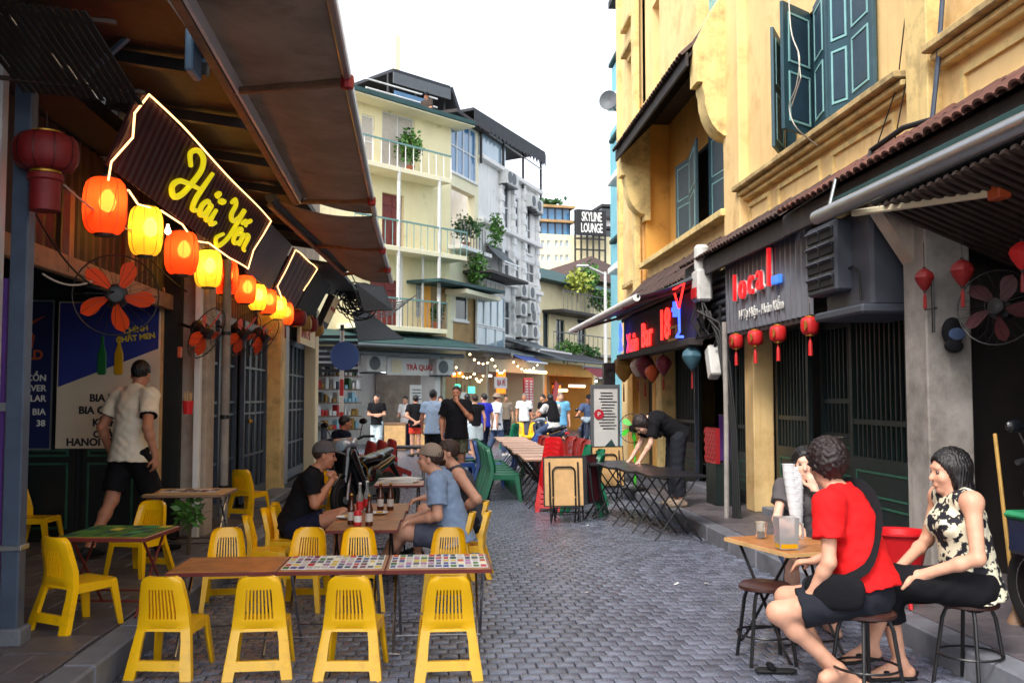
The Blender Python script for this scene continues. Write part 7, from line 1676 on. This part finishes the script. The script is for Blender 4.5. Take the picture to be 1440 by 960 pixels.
# tea table and what stands on it
t = make_table('tea_table', 'small folding tea table in front of the woman in red', 'table', .5, .7, .66, 'wood_top', 'pale_wood', 'black_steel'); t.location = (2.16, 5.95, 0); t.rotation_euler = (0,0,rad(14))
def cup(label, loc, r, h, fill, name='plastic_cup', cat='cup', mat='clear_plastic'):
    t = thing(name, label, cat, loc); MB().lathe([(0,0),(r*.75,0),(r,h),(r*1.05,h),(r*.97,h-.004),(r*.72,.004),(0,.004)], 18).build('wall', mat, t, smooth=60); MB().lathe([(0,.006),(r*.7,.006),(r*(.72+.25*fill),h*fill),(0,h*fill)], 18).build('tea', 'tea', t); return t
p = at(1070, 755, Z=.665); cup('clear plastic cup of pale tea on the tea table', (p.x, p.y, .663), .042, .1, .42)
p = at(1106, 770, Z=.665); t = thing('pitcher', 'square translucent pitcher half full of yellow tea', 'pitcher', (p.x, p.y, .663)); MB().grid([-.055,.055], [-.05,.05], lambda i, j: True, lambda u, w, q: (u*(1+q), w*(1+q), q*1.6), 0, .115).build('jug', 'frosted_plastic', t); MB().box((0,0,.035), (.112,.102,.07), .006).build('tea', 'tea', t); MB().tube([(.06,0,.05),(.1,0,.06),(.1,0,.14),(.06,0,.16)], .008, 6).build('handle', 'frosted_plastic', t)
p = at(1128, 745, Z=.665); t = thing('cup_stack', 'tall leaning stack of white plastic cups on the tea table', 'cups', (p.x, p.y+.1, .663))
for k in range(22): MB().lathe([(.034,0),(.045,.1),(.047,.1),(.047,.096),(.044,.094),(.036,.004)], 14, (.0015*k*(k % 3)-.002*k, .001*k, .016*k)).build('cup', 'white_cup', t)
t = thing('red_basin', 'red plastic basin on a low stand beside the patterned blouse', 'basin', (3.12, 6.5, PV)); MB().lathe([(0,.24),(.14,.24),(.19,.48),(.21,.485),(.21,.5),(.18,.49),(.13,.26),(0,.26)], 28).build('bowl', 'red_plastic', t)
for a in range(4): MB().tube([(.1*math.cos(a*PI/2),.1*math.sin(a*PI/2),.24),(.15*math.cos(a*PI/2),.15*math.sin(a*PI/2),0)], .015, 6).build('stand_leg', 'red_plastic', t)
# slippers
for px, py, r, lab in ((1092,945,80,'patterned black slipper on the cobbles below the woman in red'), (1262,945,60,'dark flip-flop lying near the patterned blouse woman')):
    p = at(px, py, Z=.01); t = thing('slipper', lab, 'slipper', (p.x, p.y, .008), rad(r)); s = SDF(); s.cap((0,-.08,.014),(0,.08,.014), .036, .043, .01, ((0,0,1),2.8)); put('sole', s.mesh(.008,'sole','rubber'), t); s = SDF(); s.cap((-.036,.02,.03),(.036,.02,.03), .014, None, .01).cap((-.03,.04,.04),(.03,.04,.04), .016, None, .02); put('strap', s.mesh(.008,'strap','cloth_black'), t)
# beer on the men's table
g = "bottles on the men's table"
for i, (px, py, kind, lab) in enumerate(((494,736,'b','brown beer bottle with pale label nearest the kerb side'), (519,738,'b','brown beer bottle nearest the camera on the street side'), (535,716,'b','brown beer bottle behind the others, left of the far pair'), (549,716,'b','brown beer bottle at the far right of the group'), (506,722,'c','clear bottle with white neck behind the first brown one'), (516,718,'c','taller clear bottle beside the other clear one'))):
    p = at(px, py, Z=.525); b = make_bottle('beer_bottle', lab, 'bottle_brown' if kind == 'b' else 'bottle_clear', 'lantern_pale' if kind == 'b' else 'print_red', g, h=.24 if kind == 'b' else .27, capm='gold_trim' if kind == 'b' else 'sign_white'); b.location = (p.x, p.y, .522)
for px, py, lab in ((503,738,'red and white drink can beside the bottles'),): 
    p = at(px, py, Z=.525); t = thing('drink_can', lab, 'can', (p.x, p.y, .522)); MB().lathe([(.026,0),(.032,.008),(.032,.11),(.026,.12),(0,.12)], 16).build('can_body', 'print_red', t); MB().lathe([(.0325,.03),(.0325,.08)], 16).build('white_band', 'print_white', t)
for px, py, lab in ((532,722,'white plate with food scraps on the far side of the bottles'), (488,728,'small white plate near the man in black')):
    p = at(px, py, Z=.525); t = thing('plate', lab, 'plate', (p.x, p.y, .523)); MB().lathe([(0,.004),(.06,.004),(.09,.014),(.092,.018),(.06,.01),(0,.009)], 20).build('dish', 'white_paint', t); MB().box((.01,0,.018), (.06,.03,.012), .004).build('scraps', 'tea', t)
# ------------------------------------------------------------------ people
def seated(sh=.29, lean=.12, knee=(.13,.42,.47), foot=(.15,.40), hd=None, twist=0):
    """facing +Y, hips above the origin"""
    J = {'pel': (0,-.02,sh+.10), 'che': (0,-.02+lean*.55,sh+.42), 'nek': (0,-.02+lean*.9,sh+.595), 'hd': (0,.02+lean*1.1,sh+.735), 'face': (0,1,-.05), 'tf': (0,1,-.0)}
    for sd, sg in (('L',-1),('R',1)):
        J['s'+sd] = (sg*.18, -.02+lean*.78, sh+.54); J['h'+sd] = (sg*.09, 0, sh+.075); J['k'+sd] = (sg*knee[0], knee[1], knee[2]); J['a'+sd] = (sg*foot[0], foot[1], .085); J['t'+sd] = (sg*(foot[0]+.03), foot[1]+.16, .03)
        J['e'+sd] = (sg*.24, .06, sh+.30); J['w'+sd] = (sg*.17, .28, sh+.24); J['g'+sd] = (-.1*sg, 1, -.2); J['n'+sd] = (0,0,-1); J['c'+sd] = (.5,0,0)
    return J
def setj(J, **k):
    for a, b in k.items(): J[a] = b
    return J
# man in black, elbows on knees, hands clasped
J = setj(seated(.29, .22), eL=(-.2,.20,.60), eR=(.2,.20,.60), wL=(-.035,.32,.79), wR=(.035,.33,.79), gL=(.45,.1,.8), gR=(-.45,.1,.8), nL=(.6,-.3,-.2), nR=(-.6,-.3,-.2), cL=(1.1,0,0), cR=(1.1,0,0), face=(-.12,1,-.12))
person('man in a black polo shirt and grey cap, seated with clasped hands', J, [('shirt','black',.62,.06,.022), ('pants','navy',.6,.02), ('hair','brown','crop'), ('cap','cap_grey'), ('shoes','rubber')], (-1.33,9.15,0), rad(-90), .008, 'skin_tan', 1.05)
# man in blue shirt, back half turned
J = setj(seated(.29, .16, (.14,.44,.42), (.15,.58)), eL=(-.26,.08,.56), wL=(-.17,.33,.50), eR=(.25,.1,.56), wR=(.15,.33,.52), face=(.08,1,.0), kL=(-.16,.42,.40), aL=(-.16,.62,.085), tL=(-.19,.78,.03))
person('man in a light blue shirt and taupe cap, seated with his back to the camera', J, [('shirt','blue_shirt',.7,.1,.03,.07), ('pants','grey_shorts',.72,.024), ('hair','brown','short'), ('cap','taupe'), ('shoes','rubber')], (.10,8.55,0), rad(80), .008, 'skin', 1.08)
# man in tank top
J = setj(seated(.29, .18, (.16,.44,.46), (.15,.50)), eL=(-.40,-.04,.62), wL=(-.2,.16,.46), gL=(.5,.9,-.3), eR=(.24,.22,.6), wR=(.17,.46,.58), gR=(-.2,1,-.25), face=(-.1,1,-.02))
person('bearded man in a grey tank top beside the man in blue', J, [('shirt','grey_tank',.5,.06,.014,.085,True), ('pants','charcoal',.6,.022), ('hair','brown','short',.004), ('beard','brown'), ('shoes','rubber')], (.28,9.45,0), rad(92), .008, 'skin', 1.12)
# waiter walking away
J = standing(1.74, 'down', .3, .0, .12); J['face'] = v3((-.45,1,-.4)); J['hd'] += v3((0,.03,-.01)); J['eL'] = v3((-.29,-.06,1.14)); J['wL'] = v3((-.30,.06,.90)); J['eR'] = v3((.29,-.10,1.14)); J['wR'] = v3((.33,-.04,.89))
w = person('waiter in a cream T-shirt with black cuffs walking away from the camera', J, [('shirt','cream',.62,.12,.03,.075), ('pants','black',.82,.024), ('hair','black','short'), ('shoes','rubber')], (at(182,700,Y=9.0).x,9.0,PV), rad(-28), .009, 'skin_tan', 1.06)
for sd in 'LR':
    S_, E = v3(J['s'+sd]), v3(J['e'+sd]); d = (E-S_).normalized(); e = S_.lerp(E, .62); s = SDF(); s.cap(e-d*.05, e+d*.0, .078, .079, 0, None, ((tuple(e-d*.05), tuple(-d)), (tuple(e+d*.005), tuple(d)))); put('cuff', s.mesh(.009, 'cuff', 'cloth_black'), w)
# woman bending over the tables (faces -X)
J = {'pel': (0,0,.95), 'che': (0,.24,1.12), 'nek': (0,.38,1.13), 'hd': (0,.47,1.06), 'face': (0,.55,-.85), 'hup': (0,.85,.55), 'tf': (0,.45,-.9)}
for sd, sg in (('L',-1),('R',1)):
    J.update({'s'+sd: (sg*.16,.34,1.08), 'e'+sd: (sg*.2,.42,.82), 'w'+sd: (sg*.19,.55,.62), 'g'+sd: (0,.6,-.6), 'n'+sd: (0,-.4,-.6), 'c'+sd: (.5,0,0), 'h'+sd: (sg*.09,0,.88), 'k'+sd: (sg*.1,.03,.47), 'a'+sd: (sg*.11,-.02,.085), 't'+sd: (sg*.13,.13,.03)})
person('long-haired woman in black bending over the black tables', J, [('shirt','black',.7,.1,.025), ('pants','charcoal',1.85,.03,.004,'trousers'), ('hair','hair' if False else 'dark','long'), ('shoes','cloth_taupe')], (3.06,12.55,PV), rad(96), .01, 'skin_light', .95, True)
# woman in red: faces left and away
J = seated(.46, .16, (.16,.43,.45), (.06,.34)); J.update(eL=(-.25,.08,.72), wL=(-.17,.26,.54), gL=(.3,.6,-.7), eR=(.25,.14,.74), wR=(.1,.32,.66), aL=(-.02,.14,.14), tL=(.08,.04,.06), aR=(.12,.16,.06), tR=(.16,-.0,.02), kL=(-.16,.42,.44), kR=(.2,.42,.45), face=(.75,1,-.02), tf=(.0,1,0), toes=(1,0,0))
J['qL'] = (-.05,.20,.10); J['qR'] = (.11,.22,.03); c_, s_ = math.cos(rad(20)), math.sin(rad(20))
for q in ('kL','kR','aL','aR','tL','tR','qL','qR','wL'): x, y, z = J[q]; J[q] = v3((x*c_-y*s_, x*s_+y*c_, z))
rw = person('woman in a red T-shirt with a black sling bag, seated on a stool', J, [('shirt','red',.6,.0,.03,.07), ('pants','charcoal',.72,.026,.004,'shorts',.06), ('hair','dark','curly')], (2.20,4.98,0), rad(44), .0075, 'skin', 1.02, True)
B_ = smooth3([(.10,.20,1.05),(.12,.11,1.105),(.10,.0,1.05),(.02,-.075,.94),(-.08,-.105,.82),(-.17,-.085,.70),(-.235,.02,.63)])
st_ = MB(); st_.grid([i/24 for i in range(25)], [-1,1], lambda i, j: True, lambda u, w, q: B_[min(len(B_)-1, int(round(u*(len(B_)-1))))]+v3((.012*w,-q,.020*w)), -.02, .012); st_.build('bag_strap', 'cloth_black', rw)
s = SDF(); s.cap((-.235,-.03,.60), (-.24,.14,.58), .07, .08, .03, ((1,0,0),2.3)).cap((-.235,-.03,.55), (-.24,.14,.53), .06, .06, .03, ((1,0,0),2.0)); put('sling_bag', s.mesh(.01, 'sling_bag', 'cloth_black'), rw)
# woman in patterned blouse: faces left
J = seated(.46, .10, (.10,.43,.52), (.1,.40)); J.update(eL=(-.27,.08,.72), wL=(-.10,.34,.60), gL=(.25,1,-.2), eR=(.26,.1,.74), wR=(.05,.36,.62), gR=(-.3,1,-.2), kL=(-.04,.44,.57), aL=(.06,.52,.20), tL=(.06,.66,.13), kR=(.1,.42,.50), aR=(.1,.34,.09), tR=(.1,.5,.03), face=(.0,1,-.08), hd=(0,.09,1.15), nek=(0,.06,1.025))
pw_ = person('woman in a sleeveless cream and black patterned blouse on a stool', J, [('shirt','floral',.5,.10,.02,.085,True), ('pants','black',1.45,.022,.003,'trousers'), ('hair','black','bob',.0015), ('shoes','rubber',True)], (PWX,5.18,0), rad(88), .0075, 'skin', 1.06, True)
# girl behind the tea table, chin on hand
J = seated(.46, .16, (.12,.40,.48), (.12,.36)); J.update(eL=(-.16,.26,.72), wL=(-.05,.26,.93), gL=(.2,-.2,1), nL=(0,-1,0), cL=(1.2,0,0), hd=(0,.16,1.10), nek=(0,.1,.98), che=(0,.07,.84), sL=(-.14,.08,.93), sR=(.14,.08,.93), eR=(.2,.22,.72), wR=(.08,.38,.70), face=(.1,1,-.05))
gl_ = person('girl resting her chin on her hand behind the woman in red', J, [('shirt','cap_grey',.5,.1,.02), ('pants','denim',.8,.02), ('hair','black','long')], (2.545,6.75,0), rad(166), .009, 'skin_light', .85, True, .94)
MB().tube([v3((-.05,.26,.915))+v3((.034*math.cos(a),.034*math.sin(a),0)) for a in [2*PI*i/14 for i in range(14)]], .009, 6, closed=True).build('wristwatch', 'rubber', gl_)
# people further down the street
def far(label, px, Y, h, arms, rz, outfit, skin='skin', fem=False, stride=.0, look=0, bulk=1.0, z=0, vox=.018):
    return person(label, standing(h, arms, stride, look), outfit, ((px-620)/1370*Y*1.0, Y, z), rad(rz), vox, skin, bulk, fem, 1.0, 'people down the street', fingers=vox < .016)
far('stout man in a black T-shirt and camouflage shorts smoking in the street', 642, 17.6, 1.77, 'smoke', 172, [('shirt','black',.7,.14,.035), ('pants','camo',.85,.03), ('hair','dark','crop'), ('beard','dark'), ('shoes','rubber')], 'skin_tan', bulk=1.22, vox=.012)
far('man in a light blue T-shirt and black shorts seen from behind', 609, 20.5, 1.72, 'down', -20, [('shirt','lightblue',.6,.13,.03), ('pants','black',.75), ('hair','black','short'), ('shoes','rubber')], 'skin_tan', vox=.014)
far('person in black with hands clasped behind the back and red shorts', 585, 26, 1.62, 'behind', 10, [('shirt','black',.6,.1,.03), ('pants','redshort',.6), ('hair','black','short'), ('shoes','rubber')])
far('man in a black T-shirt and pale jeans with crossed arms before the store', 531, 27.5, 1.66, 'crossed', 165, [('shirt','black',.6,.1,.03), ('pants','pale_skirt',1.9), ('hair','black','short'), ('shoes','rubber')])
far('woman in a black top and pale skirt walking away', 668, 24, 1.63, 'down', 15, [('shirt','black',.3,.02), ('pants','pale_skirt',.8,.06), ('hair','brown','short')], fem=True, stride=.1)
far('man in a cobalt blue T-shirt and dark trousers', 681, 25, 1.66, 'down', 40, [('shirt','cobalt',.6), ('pants','navy',1.9), ('hair','black','crop'), ('shoes','rubber')], stride=.12)
far('woman in a white top and straw hat walking to the right', 698, 26, 1.66, 'bag', -70, [('shirt','white',.8,.2,.04), ('pants','denim',1.9), ('hair','brown','short'), ('hat','taupe'), ('shoes','sign_white')], fem=True, stride=.2)
far('man in a white shirt and grey trousers facing the camera by the red menu', 737, 31, 1.7, 'down', 180, [('shirt','white',.6,.1,.03), ('pants','grey_shorts',1.9), ('hair','grey','crop'), ('shoes','rubber')], 'skin_tan')
far('elderly man in a sky blue shirt and white shorts pointing', 788, 26, 1.7, 'point', 190, [('shirt','sky_shirt',.6,.1,.03), ('pants','mauve',.85), ('hair','grey','crop'), ('shoes','rubber')], bulk=1.1)
far('person in white behind the man smoking', 657, 27, 1.66, 'down', 20, [('shirt','white',.6), ('pants','denim',1.9), ('hair','black','short')])
far('person in black standing before the far eatery', 764, 33, 1.66, 'front', 120, [('shirt','black',.6), ('pants','charcoal',1.9), ('hair','black','short')])
far('woman with tied hair in black near the food stall', 620, 30, 1.6, 'front', 170, [('shirt','brown',.6), ('pants','denim',1.9), ('hair','black','long')], fem=True)
far('person in a white shirt far left by the price board', 571, 30.2, 1.6, 'front', 150, [('shirt','white',.8), ('pants','navy',1.9), ('hair','black','short')])
far('person in a brown top deep in the crowd by the white sign', 711, 34, 1.65, 'down', 185, [('shirt','taupe',.8), ('pants','charcoal',1.9), ('hair','black','short')])
# riders
for px, Y, rz, lab, mlab, sh, cap_ in ((772, 24.5, 25, 'rider in a grey-striped shirt seen from behind on a motorbike', 'dark motorbike ridden by the person in the striped shirt', 'stripe', None), (829, 26.5, 165, 'rider in a denim blue shirt and dark cap coming up the street', 'motorbike under the rider in denim blue', 'denim', 'black')):
    X = (px-620)/1370*Y; motorbike(mlab, (X, Y, 0), rad(rz), vox=.022, body='moto_blue')
    J = seated(.76, .12, (.2,.36,.66), (.22,.14)); 
    for sd, sg_ in (('L',-1),('R',1)): J['a'+sd] = (sg_*.22,.1,.36); J['t'+sd] = (sg_*.24,.24,.31); J['e'+sd] = (sg_*.3,.2,1.08); J['w'+sd] = (sg_*.32,.42,1.02); J['g'+sd] = (0,1,-.1)
    q = v3((math.sin(rad(rz))*.2, -math.cos(rad(rz))*.2, 0))
    pr2 = person(lab, J, [('shirt',sh,.6,.1,.03), ('pants','denim',1.8), ('hair','black','short')]+([('cap',cap_)] if cap_ else []), (X+q.x, Y+q.y, .03), rad(rz), .018, 'skin_tan', 1.0, False, 1.0, 'people down the street', fingers=False)
    if sh == 'stripe':
        for k in range(7): s = SDF(); z = .98+k*.055; s.cap((0,.01+.02*k-.035,z),(0,.01+.02*k-.035,z+.02), .165, None, 0, ((0,1,0),1.12)); put('shirt_stripe', s.mesh(.018,'shirt_stripe','cloth_black'), pr2)
# person sitting behind the motorbike, and the one on the roof
J = seated(.42, .1); person('man in a dark blue jacket sitting at the kerb behind the motorbike', J, [('shirt','navy',1.8,.1,.03), ('pants','denim',1.8), ('hair','black','crop')], (-1.62,15.6,0), rad(-60), .014, 'skin_tan', 1.0)
p = A.px(604,150); q = A.pt(A.px(606,160)[0], zr+.14, -.2)+Vector(ya.location)
person('person in a hat standing on the roof of the yellow house', standing(1.6,'front'), [('shirt','brown',.8), ('pants','denim',1.9), ('hat','charcoal'), ('hair','black','short')], (q.x, q.y, q.z-.75), rad(140), .02, 'skin_tan', 1.0, fingers=False)
# ------------------------------------------------------------------ lettering becomes mesh
bpy.context.view_layer.update()
dg = bpy.context.evaluated_depsgraph_get()
fonts = [o for o in S.objects if o.type == 'FONT']
made = []
for o in fonts: made.append((o, bpy.data.meshes.new_from_object(o.evaluated_get(dg))))
for o, me in made:
    nm = o.name; me.name = 'lettering'; par, loc, rot, sc, nam = o.parent, o.location.copy(), o.rotation_euler.copy(), o.scale.copy(), nm.split('.')[0]
    bpy.data.objects.remove(o)
    q = bpy.data.objects.new(nam, me); COL.objects.link(q); q.parent = par; q.location = loc; q.rotation_euler = rot; q.scale = sc
